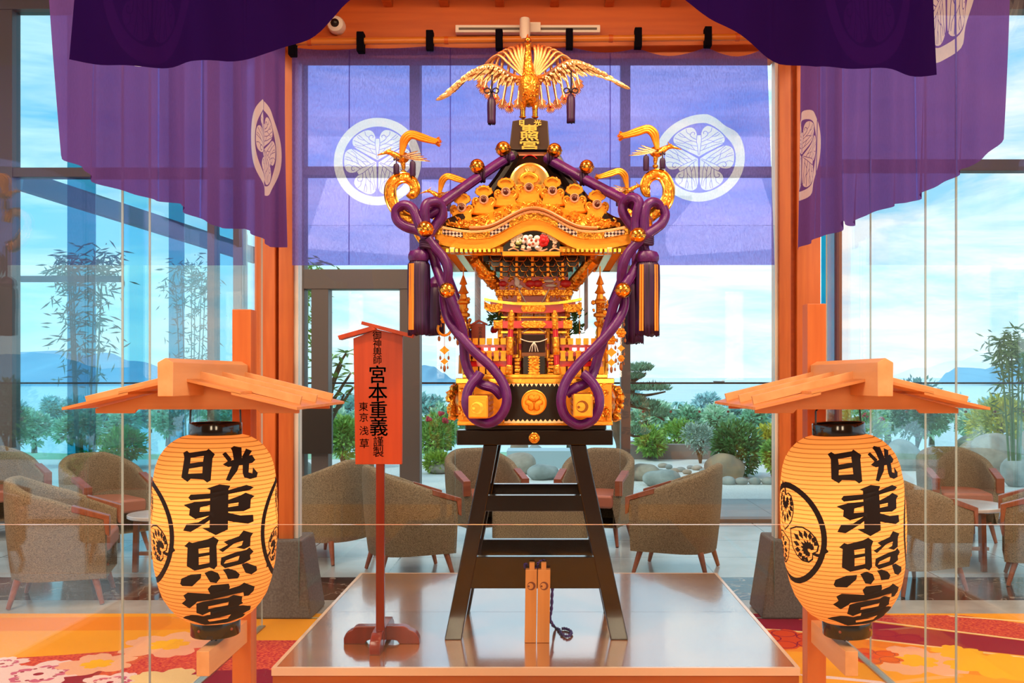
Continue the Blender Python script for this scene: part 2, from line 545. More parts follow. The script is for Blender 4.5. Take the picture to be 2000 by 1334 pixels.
def blossom(c, r, rot, squash=1.0, notch=True, n=5):
    """five-petalled outline around a floor point"""
    pts = []
    for k in range(n):
        for q in range(9):
            a = -0.5 + q / 8
            rr = r * (0.45 + 0.55 * cos(a * pi * 0.92) ** 0.45)
            if notch and q == 4: rr *= 0.88
            th = rot + (k + a * 0.96) * 2 * pi / n
            pts.append((c[0] + rr * cos(th), c[1] + rr * sin(th) * squash))
    return pts
def disc(c, r, n=14): return [(c[0] + r * cos(2 * pi * i / n), c[1] + r * sin(2 * pi * i / n)) for i in range(n)]
cm = []
cm.append((cpoly([(-900, 1236), (-300, 1236), (0, 1234), (300, 1232), (495, 1228), (495, 1204), (0, 1208), (-900, 1210)]), 1))
cm.append((cpoly([(-900, 1330), (-200, 1300), (0, 1288), (120, 1281), (240, 1272), (330, 1262), (420, 1252), (620, 1252), (600, 1300), (550, 1420), (400, 1700), (-900, 1700)]), 2))
cm.append((cpoly([(300, 1334), (400, 1312), (520, 1308), (560, 1320), (500, 1450), (300, 1650), (150, 1450)]), 3))
cm.append((cpoly([(60, 1326), (130, 1318), (200, 1312), (170, 1345), (100, 1400), (20, 1420)]), 3))
# right-hand bands
cm.append((cpoly([(1440, 1204), (1700, 1202), (1880, 1203), (2600, 1300), (2600, 1420), (2000, 1252), (1700, 1214), (1440, 1212)]), 2))
cm.append((cpoly([(1440, 1200), (1560, 1200), (1560, 1212), (1700, 1216), (2000, 1253), (2600, 1330), (2600, 1420), (2000, 1282), (1700, 1250), (1460, 1226)]), 3))
cm.append((cpoly([(1440, 1226), (1580, 1237), (1700, 1252), (2000, 1289), (2600, 1410), (2600, 1700), (1300, 1700), (1430, 1300)]), 1))
cm.append((cpoly([(1440, 1270), (1580, 1275), (1720, 1300), (2000, 1330), (2200, 1420), (1900, 1500), (1300, 1500)]), 0))
def stripe(pts, wd):
    a = [cf(*p) for p in pts]
    return a + [(x + 0.3 * wd, y - wd) for x, y in reversed(a)]
cm.append((stripe([(1440, 1225), (1580, 1235), (1700, 1249), (2000, 1284), (2600, 1400)], 0.035), 8))
cm.append((stripe([(1700, 1212), (1800, 1225), (2000, 1250), (2600, 1328)], 0.04), 8))
cm.append((stripe([(1850, 1203), (2000, 1214), (2600, 1290)], 0.03), 8))
cm.append((stripe([(1560, 1318), (1620, 1322), (1720, 1332), (1900, 1380)], 0.05), 5))
BL = [((75, 1318), .24, .3, 5), ((190, 1298), .20, .8, 4), ((330, 1260), .27, .2, 4), ((215, 1334), .16, .1, 5), ((4, 1298), .13, .6, 5),
      ((1545, 1250), .22, .4, 7), ((1790, 1292), .28, .2, 4), ((1940, 1300), .25, .7, 9), ((1705, 1283), .16, .5, 7), ((2060, 1330), .22, .2, 9), ((1870, 1275), .14, .2, 9), ((320, 1330), .20, .1, 8),
      ((-60, 1330), .2, .1, 5), ((440, 1243), .16, .5, 4)]
for (p, r, ro, mi) in BL:
    c = cf(*p)
    cm.append((blossom(c, r, ro, 1.0), mi))
    if mi in (5,):
        cm.append((blossom(c, r * 0.62, ro, 1.0), 6))
        cm.append((blossom(c, r * 0.5, ro + 0.3, 1.0), 5))
        cm.append((disc(c, r * 0.1), 3))
        for k in range(10):
            a = ro + k * 2 * pi / 10
            cm.append((disc((c[0] + cos(a) * r * .42, c[1] + sin(a) * r * .42), r * .045, 8), 3))
    elif mi == 4:
        cm.append((blossom(c, r * 0.42, ro, 1.0), 9))
    elif mi == 7:
        for k in range(5):
            a = ro + k * 2 * pi / 5
            q = (c[0] + cos(a) * r * .55, c[1] + sin(a) * r * .55)
            cm.append((disc(q, r * .33, 12), 3)); cm.append((disc(q, r * .29, 12), 7))
CX0, CX1, CY0, CY1 = -6.5, 6.5, 0.6, 5.93
def clampp(p): return (min(max(p[0], CX0 + 1e-3), CX1 - 1e-3), min(max(p[1], CY0 + 1e-3), CY1 - 1e-3))
cm = [([clampp(p) for p in poly], m) for poly, m in cm]
carpet = marked_surface(CX0, CX1, CY0, CY1, 26, 12, cm, lambda u, v: (u, v, 0.004), 0)
carpet.add([(CX0, CY0, -0.006), (CX1, CY0, -0.006), (CX1, CY1, -0.006), (CX0, CY1, -0.006)], [(0, 1, 2, 3)], 0)
tag(carpet.build('carpet', CARP), 'orange and crimson carpet woven with blossoms around the low platform', 'carpet', kind='thing')

# room shell behind and above the viewer
M_WALLW = wood('lobby_panelling', '#c98a55', '#b8733d', 'z', rough=0.5)
M_CEIL = mat('ceiling_paint', '#e6d6c2', 0.8)
MB().box2((-9, -6.2, -0.2), (9, -6.0, 5.4)).build('wall_back', M_WALLW, kind='structure')
MB().box2((-9, -6.0, 5.2), (9, 9.9, 5.4)).build('ceiling', M_CEIL, kind='structure')

# glazed front to the garden
WY = 9.7
M_PANE = glass('pane_glass', (0.96, 0.99, 0.99), 0.9)
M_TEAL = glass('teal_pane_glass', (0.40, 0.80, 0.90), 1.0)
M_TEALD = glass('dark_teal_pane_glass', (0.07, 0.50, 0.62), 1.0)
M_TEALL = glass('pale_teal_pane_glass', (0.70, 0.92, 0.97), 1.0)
def pane(name, x0, x1, z0, z1, y, m, parent=None, th=0.012):
    return MB().box2((x0, y - th / 2, z0), (x1, y + th / 2, z1)).build(name, m, parent, kind=None if parent else 'structure')
def wx(px, Y=WY): return (px - CX) * Y / F
def wz(py, Y=WY): return EYE - (py - CY) * Y / F
ZTOP = 5.2
def frame_bar(mb, x0, x1, z0, z1, dy=0.09, y=WY):
    mb.box2((x0, y - dy, z0), (x1, y + dy, z1))
# window_1: left of the door
def window(name, px0, px1, mulls, panes, z0=0.03, trans=((330, 348),), header=True):
    fr = MB()
    frame_bar(fr, wx(px0), wx(px1), 0.0, z0 + 0.01)
    frame_bar(fr, wx(px0), wx(px1), ZTOP - 0.12, ZTOP)
    if header: frame_bar(fr, wx(px0), wx(px1), wz(118), wz(60))
    for a, b in mulls:
        frame_bar(fr, wx(a), wx(b), z0 + 0.01, ZTOP - 0.12, 0.08)
    for a, b in trans:
        frame_bar(fr, wx(px0), wx(px1), wz(b), wz(a), 0.07)
    o = fr.build(name, M_DARKFR, kind='structure', bevel=0.004)
    for a, b, m in panes:
        p = MB().box2((wx(a), WY - 0.006, z0), (wx(b), WY + 0.006, ZTOP - 0.06)).build('pane', m, o)
    return o
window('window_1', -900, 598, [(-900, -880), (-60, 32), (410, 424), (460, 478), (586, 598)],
       [(-880, -60, M_TEAL), (32, 132, M_TEALL), (132, 187, M_TEALD), (187, 237, M_TEALL), (237, 290, M_TEAL), (290, 330, M_TEALL), (330, 360, M_TEALD), (360, 410, M_TEALL), (424, 460, M_TEAL), (478, 586, M_TEALL)], header=False)  # alternating pane tints stand in for stripes reflected in the glass
# the door with its dark frame and long pull plate
dmb = MB()
for a, b in ((612, 645), (783, 822)):
    frame_bar(dmb, wx(a), wx(b), 0.0, wz(530), 0.09)
frame_bar(dmb, wx(598), wx(822), wz(566), wz(528), 0.10)
frame_bar(dmb, wx(598), wx(822), 0.0, 0.10, 0.06)
door = dmb.build('door_1', M_DARKFR, kind='structure', bevel=0.004)
pane('pane', wx(645), wx(783), 0.1, wz(566), WY, M_PANE, door)
pane('pane', wx(598), wx(612), 0.1, wz(566), WY, M_PANE, door)
MB().box2((wx(592), WY - 0.17, wz(884)), (wx(655), WY - 0.10, wz(790))).build('door_handle', M_BLACK, door, bevel=0.004)
tr = MB()
frame_bar(tr, wx(598), wx(822), ZTOP - 0.12, ZTOP)
frame_bar(tr, wx(598), wx(822), wz(345), wz(328), 0.07)
frame_bar(tr, wx(598), wx(822), wz(118), wz(60), 0.09)
frame_bar(tr, wx(802), wx(822), wz(528), ZTOP - 0.12, 0.08)
tro = tr.build('window_2', M_DARKFR, kind='structure')
pane('pane', wx(598), wx(802), wz(528), ZTOP - 0.06, WY, M_PANE, tro)
window('window_3', 822, 1230, [(1212, 1230)], [(822, 1212, M_PANE)])
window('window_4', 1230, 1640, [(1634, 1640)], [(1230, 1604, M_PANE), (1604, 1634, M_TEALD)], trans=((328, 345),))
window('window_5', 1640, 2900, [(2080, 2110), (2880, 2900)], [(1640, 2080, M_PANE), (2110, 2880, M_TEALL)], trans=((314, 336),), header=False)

# ------------------------------------------------------------------ the wooden canopy over the shrine
KY = 5.86
def column(side, xs, label):
    """xs: pixel edges of outer post, recess, inner post, white edge strip"""
    a, b, c, d, e = xs
    base_y = KY + 0.02
    X = (wx(a, KY) + wx(d, KY)) / 2
    root = thing('wooden_post', label, 'post', (X, KY, 0))
    zt = 3.815
    y0, y1 = KY - 0.02, KY + 0.20
    MB().box2((wx(a, KY), KY, .40), (wx(b, KY), y1, zt)).build('outer_post', M_ORANGE, root, bevel=0.006)
    MB().box2((wx(b, KY), KY + 0.05, .40), (wx(c, KY), y1 - 0.04, zt)).build('recess_batten', M_BEAM, root)
    MB().box2((wx(c, KY), KY + 0.01, .40), (wx(d, KY), y1, zt)).build('inner_post', M_ORANGE, root, bevel=0.006)
    MB().box2((wx(d, KY), KY + 0.03, .40), (wx(e, KY), KY + 0.12, zt)).build('edge_strip', M_WHITE, root)
    # flared plinth of grey stone
    lo = [(-.245, -.07), (.245, -.07), (.245, .30), (-.245, .30)]
    hi = [(-.18, -.045), (.18, -.045), (.18, .27), (-.18, .27)]
    ps = [(X + q[0], KY + q[1], 0.005) for q in lo] + [(X + q[0], KY + q[1], .47) for q in hi]
    MB().hexa(ps).build('stone_plinth', M_STONE, root, bevel=0.012)
    return root
column(-1, (497, 538, 543, 572, 580), 'orange cedar post on a grey stone plinth left of the signboard, behind the left lantern')
column(1, (1603, 1556, 1546, 1522, 1516), 'orange cedar post on a grey stone plinth behind the lantern whose crest shows full')
# header boards and beams
HX0, HX1 = wx(582, KY), wx(1514, KY)
hb = thing('header_board', 'wide orange cedar board across the top above the bamboo pole', 'board', (0, KY + .1, 3.45))
MB().box2((HX0, KY + .02, wz(74, KY)), (HX1, KY + .10, 3.95)).build('plank', M_BEAM, hb)
MB().box2((HX0, KY - .01, wz(116, KY)), (HX1, KY + .12, wz(72, KY))).build('lower_rail', M_ORANGE_X, hb, bevel=0.005)
for i, px in enumerate((758, 868, 976, 1083, 1190, 1300)):
    Yr = 4.9
    b = MB().box2((wx(px - 9, KY), Yr, wz(12, KY)), (wx(px + 9, KY), KY + .02, wz(12, KY) + .07)).build('rafter', M_ORANGE, bevel=0.004)
    ords = ['leftmost visible', 'second from the left', 'third from the left', 'third from the right', 'second from the right', 'rightmost visible']
    tag(b, 'small orange rafter end sticking out of the header board, ' + ords[i] + ' of six', 'rafter', 'rafter ends above the header board', 'thing')
kt = MB().box2((-2.0, 2.6, 3.82), (2.0, 6.2, 3.90)).build('canopy_ceiling', M_BEAM, kind='structure')
sb = MB()
for sx_ in (-1, 1):
    tag(MB().box2((sx_ * 1.60 - .05, 3.0, 3.4), (sx_ * 1.60 + .05, KY, 3.82)).build('side_beam', M_ORANGE, bevel=0.005), 'orange cedar beam along the %s edge of the canopy carrying the side curtain' % ('left' if sx_ < 0 else 'right'), 'beam', kind='thing')
tag(MB().box2((-1.65, 2.98, 3.3), (1.65, 3.10, 3.82)).build('front_beam', M_BEAM, bevel=0.005), 'orange cedar beam over the parted front curtains', 'beam', kind='thing')

# security camera, lighting track, spotlight
c0 = P(656, 48, KY - .02)
sc_ = thing('security_camera', 'small white dome security camera on the header board at left', 'camera', c0)
MB().lathe([(.052, .04), (.052, .0), (.046, -.02), (.03, -.03)], c0, 24, axis='y').build('housing', M_WHITE, sc_, smooth=True)
MB().ball(c0 + Vector((0, -.028, 0)), .026, 16).build('lens', M_BLACK, sc_, smooth=True)
a, b = P(890, 58, KY - .03), P(1172, 54, KY - .03)
trk = thing('lighting_track', 'slim white lighting track fixed along the header board', 'track', (a + b) / 2)
MB().box2((a.x, KY - .05, a.z - .022), (b.x, KY + .02, a.z + .022)).build('rail', M_WHITE, trk, bevel=0.003)
MB().box2((a.x + .02, KY - .056, a.z - .008), (b.x - .02, KY - .048, a.z + .004)).build('slot', M_DARKFR, trk)
MB().box2((wx(1035, KY), KY - .075, a.z - .03), (wx(1056, KY), KY - .045, a.z + .03)).build('adapter', M_WHITE, trk, bevel=0.003)
s0 = P(1025, 36, KY - .14)
sp_ = thing('spotlight', 'white cylindrical spotlight pointing down from the lighting track', 'spotlight', s0)
MB().lathe([(.027, .0), (.03, -.005), (.031, -.11), (.027, -.125), (.02, -.118)], s0 + Vector((0, 0, .0)), 24).build('barrel', M_WHITE, sp_, smooth=True)
M_BULB = mat('spot_lens_glow', (1, .9, .75), 0.3, emit=((1, .88, .7), 6))
MB().lathe([(.019, -.118), (.012, -.124)], s0, 16).build('lamp_lens', M_BULB, sp_, smooth=True)
MB().box2(s0 + Vector((-.008, .0, -.03)), (s0.x + .008, KY - .05, s0.z - .015)).build('arm', M_WHITE, sp_)

# ------------------------------------------------------------------ the crest on the cloths
def crest_marks(cx, cy, R, white, dye):
    m = []
    def circ(r, n=64): return [(cx + r * cos(2 * pi * i / n), cy + r * sin(2 * pi * i / n)) for i in range(n)]
    m.append((circ(R), white)); m.append((circ(R * .80, 56), dye))
    half = [(0, .03), (.10, .085), (.24, .16), (.40, .25), (.52, .33), (.575, .42), (.56, .52), (.49, .595), (.42, .64), (.33, .69), (.24, .715), (.16, .71), (.095, .66), (.06, .59), (.045, .52)]
    for k in range(3):
        A = k * 2 * pi / 3
        def T(p):
            return (cx + R * (p[0] * cos(A) - p[1] * sin(A)), cy + R * (p[0] * sin(A) + p[1] * cos(A)))
        outl = smooth_path([Vector((x, y, 0)) for x, y in half], 2)
        pts = [(p.x, p.y) for p in outl] + [(-p.x, p.y) for p in reversed(outl[1:])]
        m.append(([T(p) for p in pts], white))
        def stroke(ps, w_):
            ps = smooth_path([Vector((x, y, 0)) for x, y in ps], 3)
            l, r = [], []
            for i, p in enumerate(ps):
                t = (ps[min(i + 1, len(ps) - 1)] - ps[max(i - 1, 0)]).normalized()
                n = Vector((-t.y, t.x, 0)) * w_ / 2
                l.append(T((p + n).xy)); r.append(T((p - n).xy))
            m.append((l + r[::-1], dye))
        for s in (-1, 1):
            stroke([(s * .045, .54), (s * .055, .40), (s * .03, .22), (s * .012, .06)], .014)
            stroke([(s * .05, .42), (s * .14, .47), (s * .20, .53), (s * .16, .60), (s * .10, .585), (s * .11, .54)], .016)
            stroke([(s * .055, .36), (s * .22, .43), (s * .36, .545), (s * .44, .61)], .014)
            stroke([(s * .045, .27), (s * .22, .32), (s * .40, .42), (s * .55, .49)], .014)
            stroke([(s * .03, .16), (s * .20, .22), (s * .36, .295), (s * .545, .36)], .014)
            stroke([(s * .17, .40), (s * .27, .39), (s * .33, .375)], .012)
            stroke([(s * .19, .545), (s * .27, .60), (s * .29, .69)], .013)
            stroke([(s * .30, .49), (s * .40, .51), (s * .47, .58)], .012)
            stroke([(s * .10, .19), (s * .16, .27), (s * .19, .31)], .012)
            stroke([(s * .31, .36), (s * .42, .36), (s * .52, .40)], .011)
    return m

M_BC = cloth('purple_back_cloth', '#3d1a66', (0.46, 0.32, 0.92), (0.42, 0.42, 0.97), 0.50, 0.62)  # same purple dye on all curtains; sky's blue put into this copy
M_BCW = cloth('white_crest_dye', '#e8e0ea', (0.98, 0.98, 1.0), (0.97, 0.97, 1.0), 0.34, 0.72)
M_BCS = cloth('purple_cloth_seam', '#2c1050', (0.25, 0.15, 0.6), (0.22, 0.18, 0.62), 0.30, 0.5)
M_SCL = cloth('purple_side_cloth', '#371445', (0.26, 0.11, 0.40), (0.34, 0.20, 0.60), 0.15, 0.5)
M_SCW = cloth('pink_white_crest_dye', '#e6c3b8', (0.92, 0.80, 0.78), (0.95, 0.9, 0.9), 0.12, 0.35)
M_FC = cloth('shaded_front_cloth', '#1f0a40', (0.06, 0.015, 0.12), (0.10, 0.03, 0.12), 0.03, 0.25)  # same dye again, the unlit side's darkness put into the colour
M_FCC = cloth('shaded_crest_dye', '#260c46', (0.06, 0.015, 0.12), (0.12, 0.04, 0.12), 0.03, 0.25)  # crest darkened the same way, shade put into its colour

def curtain(name, label, u0, u1, v0, v1, nu, nv, marks, fn, mats, loops=()):
    root_loc = fn((u0 + u1) / 2, v1)
    root = thing(name, label, 'curtain', root_loc, 'crested purple curtains around the shrine')
    mb = marked_surface(u0, u1, v0, v1, nu, nv, marks, fn, 0)
    mb.build('cloth', mats, root, smooth=True, angle=180)
    for lp in loops:
        c = Vector(lp)
        MB().box2(c + Vector((-.021, -.034, -.06)), c + Vector((.021, .03, .055))).build('hanging_loop', M_LOOP, root, bevel=0.004)
    return root

# back curtain: u, v in photograph units of its own plane (1 unit = 1 px at its depth)
BY = 5.74
def back_fn(u, v):
    top = v
    q = (518 - v) / (518 - 92)          # 0 at the hem, 1 at the top
    px = u
    fold = 0.012 * sin(u * .021) * q + 0.010 * sin(u * .011 + 1.0)
    # sagging swags on the right where the cloth hangs loose between its loops
    right = max(0.0, (u - 1225) / 275)
    sag = 0.0
    for a, b, d in ((570, 705, 4), (705, 840, 3), (840, 975, 3), (975, 1112, 6), (1112, 1246, 10), (1246, 1382, 16), (1382, 1500, 22)):
        if a <= u <= b:
            sag = d * sin(pi * (u - a) / (b - a))
    cl = q ** 3
    px = u + (14 * (1 - q) - 4) * max(0, (u - 1400) / 100)
    py = v + sag * cl
    d = math.exp(-((u - (1438 - 60 * (0.55 - q))) / 22) ** 2) * math.exp(-((q - .72) / .26) ** 2)
    d2 = math.exp(-((u - (1405 + 70 * (0.85 - q))) / 12) ** 2) * math.exp(-((q - .74) / .2) ** 2)
    fold += -0.055 * d + .05 * d2 + right * .012 * sin(u * .06) * q
    p = P(px, py, BY)
    return (p.x, BY + fold, p.z)
bm_ = []
for su in (681, 880, 1192):
    bm_.append(([(su - 1.2, 93), (su + 1.2, 93), (su + 1.2, 517), (su - 1.2, 517)], 2))
bm_ += [([(p[0], 630 - p[1]) for p in poly], m) for poly, m in crest_marks(737, 630 - 315, 86, 1, 0)]
bm_ += [([(p[0], 616 - p[1]) for p in poly], m) for poly, m in crest_marks(1365, 616 - 308, 86, 1, 0)]
loops = [P(px, py, BY - .02) for px, py in ((572, 90), (705, 83), (840, 80), (975, 78), (1112, 77), (1246, 75), (1382, 73))]
curtain('back_curtain', 'wide blue violet curtain with two white leaf crests hanging behind the shrine', 570, 1502, 92, 518, 76, 40, bm_, back_fn, [M_BC, M_BCW, M_BCS], loops)
a, b = P(574, 82, BY - .02), P(1500, 72, BY - .02)
pole = thing('bamboo_pole', 'thin orange bamboo pole carrying the back curtain', 'pole', (a + b) / 2)
M_BAMB = mat('bamboo', '#d98436', 0.35, c2='#c8701f', scale=6, stretch=(.2, 1, 1))
mbp = MB(); mbp.tube([a, b], .020, 14); mbp.build('cane', M_BAMB, pole, smooth=True)
mbp = MB()
for px in (605, 872, 1193, 1440):
    q = a.lerp(b, (px - 574) / 926)
    mbp.tube([q - Vector((.012, 0, 0)), q + Vector((.012, 0, 0))], .0235, 14)
mbp.build('cane_node', M_BEAM, pole, smooth=True)

# side curtains run from the back post towards the viewer
def side_curtain(name, label, s, hem, crests, y_near, y_far, xs):
    """u: 0 (near) .. 1 (far) along the side, v: 0 (hem) .. 1 (top)"""
    def fn(u, v):
        u_ = u / 1000; v_ = v / 1000
        Y = y_near + (y_far - y_near) * u_
        X = s * (xs[0] + (xs[1] - xs[0]) * u_)
        zb = hem(u_)
        z = zb + (3.40 - zb) * v_
        amp = (1 - .75 * v_)
        X += s * amp * (.024 * sin(u_ * 17 + 1.2 * s) + .016 * sin(u_ * 43 + v_ * 2) + .009 * sin(u_ * 83 + s + v_))
        X -= s * .05 * math.exp(-(u_ / .08) ** 2) * (1 - v_)
        Y += .03 * amp * sin(u_ * 23)
        return (X, Y, z)
    marks = []
    for (cu, cv, ru) in crests:
        L = y_far - y_near; H = 1.2
        for poly, m in crest_marks(0, 0, 1.0, 1, 0):
            marks.append(([(min(max(cu + p[0] * ru / L * 1000, 1), 999), min(max(cv + p[1] * ru / H * 1000, 1), 999)) for p in poly], m))
    for su in (170, 330, 520, 700, 860):
        marks.append(([(su - 2, 2), (su + 2, 2), (su + 2, 998), (su - 2, 998)], 2))
    return curtain(name, label, 0, 1000, 0, 1000, 90, 26, marks, fn, [M_SCL, M_SCW, M_BCS])
side_curtain('side_curtain', 'long purple curtain with pale crests along the left glass wall', -1, lambda u: 2.135 + .06 * u + .012 * sin(u * 19), [(240, 610, .27), (865, 425, .25)], 3.02, 5.66, (1.58, 1.50))
side_curtain('side_curtain', 'long purple curtain with pale crests along the right glass wall', 1, lambda u: 2.195 + .012 * sin(u * 17) + .05 * math.exp(-((u - .70) / .05) ** 2) + (.05 * max(0, .1 - u) / .1), [(190, 610, .27), (945, 425, .25)], 3.26, 5.66, (1.56, 1.49))

# parted front curtains, close to the viewer
FY = 3.06
def front_curtain(name, label, pts, s):
    """pts: hem polyline from outer bottom corner to the middle (px)"""
    us = [0]
    for i in range(1, len(pts)):
        us.append(us[-1] + abs(pts[i][0] - pts[i - 1][0]))
    tot = us[-1]
    def hem(u):
        d = u * tot
        for i in range(1, len(pts)):
            if d <= us[i] + 1e-6:
                t = (d - us[i - 1]) / (us[i] - us[i - 1])
                t2 = t
                return (pts[i - 1][0] + (pts[i][0] - pts[i - 1][0]) * t2, pts[i - 1][1] + (pts[i][1] - pts[i - 1][1]) * t2)
        return pts[-1]
    def fn(u, v):
        u_, v_ = u / 1000, v / 1000
        hx, hy = hem(u_)
        hz = P(hx, hy, FY - .07)
        zt = 3.36
        x = hz.x
        z = hz.z + (zt - hz.z) * v_
        if u_ < .06:
            x += (1 - u_ / .06) * s * (-.012) * v_
        y = FY - .02 - (1 - v_) * .05 + .03 * (1 - v_) * sin(u_ * 16 + s) + .02 * sin(u_ * 33 + v_ * 3)
        return (x, y, z)
    marks = []
    for poly, m in crest_marks(0, 0, 1.0, 1, 0):
        marks.append(([(190 + p[0] * 125, 300 + p[1] * 290) for p in poly], m))
    for su in (440, 620):
        marks.append(([(su - 3, 2), (su + 3, 2), (su + 3, 998), (su - 3, 998)], 2))
    return curtain(name, label, 0, 1000, 0, 1000, 60, 18, marks, fn, [M_FC, M_FCC, M_FC])
front_curtain('front_curtain', 'dark purple front curtain drawn up to the left of the shrine, nearest the viewer', [(143, 121), (250, 126), (400, 128), (450, 122), (530, 100), (600, 68), (660, 34), (705, 0), (770, -60), (900, -140)], -1)
front_curtain('front_curtain', 'dark purple front curtain drawn up to the right of the shrine, nearest the viewer', [(1836, 141), (1700, 138), (1590, 134), (1530, 116), (1460, 82), (1390, 42), (1325, 0), (1240, -60), (1100, -150)], 1)

# ------------------------------------------------------------------ glass around the shrine
def gpanel(name, label, lo, hi, ax, group='glass screens around the shrine'):
    """ax: index of the thin axis"""
    mb = MB()
    lo, hi = Vector(lo), Vector(hi)
    mb.box2(lo, hi)
    mb.m = [0 if (i in ((2, 4) if ax == 1 else (3, 5))) else 1 for i in range(6)]
    o = mb.build(name, [M_GLASS, M_GEDGE if ax == 1 else M_GEDGE2])
    return tag(o, label, 'glass screen', group, 'thing')
GX = 1.63
ys = [2.85, 3.76, 4.02, 5.62]
nm = ['nearest the viewer', 'the narrow one in the middle', 'nearest the post']
for i in range(3):
    gpanel('glass_screen', 'clear upright glass panel of the left side wall, ' + nm[i], (-GX - .004, ys[i] + .002, .012), (-GX + .004, ys[i + 1] - .002, 3.3), 0)
ys2 = [2.85, 3.85, 4.16, 4.86, 5.62]
nm2 = ['nearest the viewer', 'second from the viewer', 'third from the viewer', 'nearest the post']
for i in range(4):
    gpanel('glass_screen', 'clear upright glass panel of the right side wall, ' + nm2[i], (GX - .004, ys2[i] + .002, .012), (GX + .004, ys2[i + 1] - .002, 3.3), 0)
BGY = 5.80
gpanel('glass_screen', 'clear glass panel behind the platform at left, its green edge beside the shrine', (wx(584, BGY), BGY - .006, .01), (wx(889, BGY), BGY + .006, 2.35), 1)
gpanel('glass_screen', 'clear glass panel behind the platform at right, its green edge beside the big tassel', (wx(1211, BGY), BGY - .006, .01), (wx(1512, BGY), BGY + .006, 2.35), 1)
for sx_ in (-1, 1):
    tag(MB().box2((sx_ * GX - .02, 2.85, -.004), (sx_ * GX + .02, 5.62, .012)).build('floor_channel', mat('channel_metal_%d' % (sx_ + 1), '#c9b9a4', 0.3, 0.8), bevel=.002), 'thin metal floor channel under the %s glass wall' % ('left' if sx_ < 0 else 'right'), 'channel', kind='thing')
M_FGLASS = glass('front_barrier_glass', (0.96, 0.97, 0.965), 0.8)
M_FEDGE = mat('barrier_top_edge', '#e9b9a0', 0.1)
FYB = 2.20
mb = MB().box2((-2.6, FYB - .005, .01), (2.6, FYB + .005, wz(1024.5, FYB)))
mb.m = [0 if i in (2, 4) else 1 for i in range(6)]
tag(mb.build('glass_barrier', [M_FGLASS, M_FEDGE]), 'low clear glass barrier standing in front of the lanterns and platform', 'glass barrier', kind='thing')
# ================================================================== PLATFORM AND WHAT STANDS ON IT
PZ = 0.30
M_PTOP = mat('platform_top', '#985822', 0.17, c2='#874a18', scale=8, stretch=(.15, 1, 1), spec=1.0, coat=0.6)
M_PTOP.node_tree.nodes['Principled BSDF'].inputs['IOR'].default_value = 3.0
M_PTOP.node_tree.nodes['Principled BSDF'].inputs['Coat IOR'].default_value = 2.8
M_PSIDE = wood('platform_side', '#b25a1c', '#9c4612', 'x', rough=0.3)
M_PEDGE = mat('platform_edge', '#dcb496', 0.2, coat=.5)
fl, fr_ = P(530, 1306, 3.833), P(1563, 1306, 3.833)
bl, br_ = P(703, 1119, 5.69), P(1404, 1119, 5.69)
plat = thing('display_platform', 'low square wooden platform with a pale glossy top under the shrine', 'platform', (-.03, 4.76, 0))
x0, x1, y0, y1 = fl.x, fr_.x, 3.833, 5.69
x0b, x1b = bl.x, br_.x
yj = F * (EYE - PZ) / (1195 - CY)
for nm_, ya, yb in (('top_board', y0 + .018, yj - .0015), ('top_board', yj + .0015, y1 - .018)):
    MB().box2((x0 + .018, ya, PZ - .03), (x1 - .018, yb, PZ)).build(nm_, M_PTOP, plat)
e = MB()
for q in ((x0, y0, x1, y0 + .0165), (x0, y1 - .0165, x1, y1), (x0, y0 + .0165, x0 + .0165, y1 - .0165), (x1 - .0165, y0 + .0165, x1, y1 - .0165)):
    e.box2((q[0], q[1], PZ - .03), (q[2], q[3], PZ + .0008))
e.build('edge_band', M_PEDGE, plat)
e = MB()
e.box2((x0 + .004, y0 + .004, .006), (x1 - .004, y0 + .02, PZ - .03)); e.box2((x0 + .004, y1 - .02, .006), (x1 - .004, y1 - .004, PZ - .03))
e.box2((x0 + .004, y0 + .02, .006), (x0 + .02, y1 - .02, PZ - .03)); e.box2((x1 - .02, y0 + .02, .006), (x1 - .004, y1 - .02, PZ - .03))
e.build('skirt', M_PSIDE, plat)

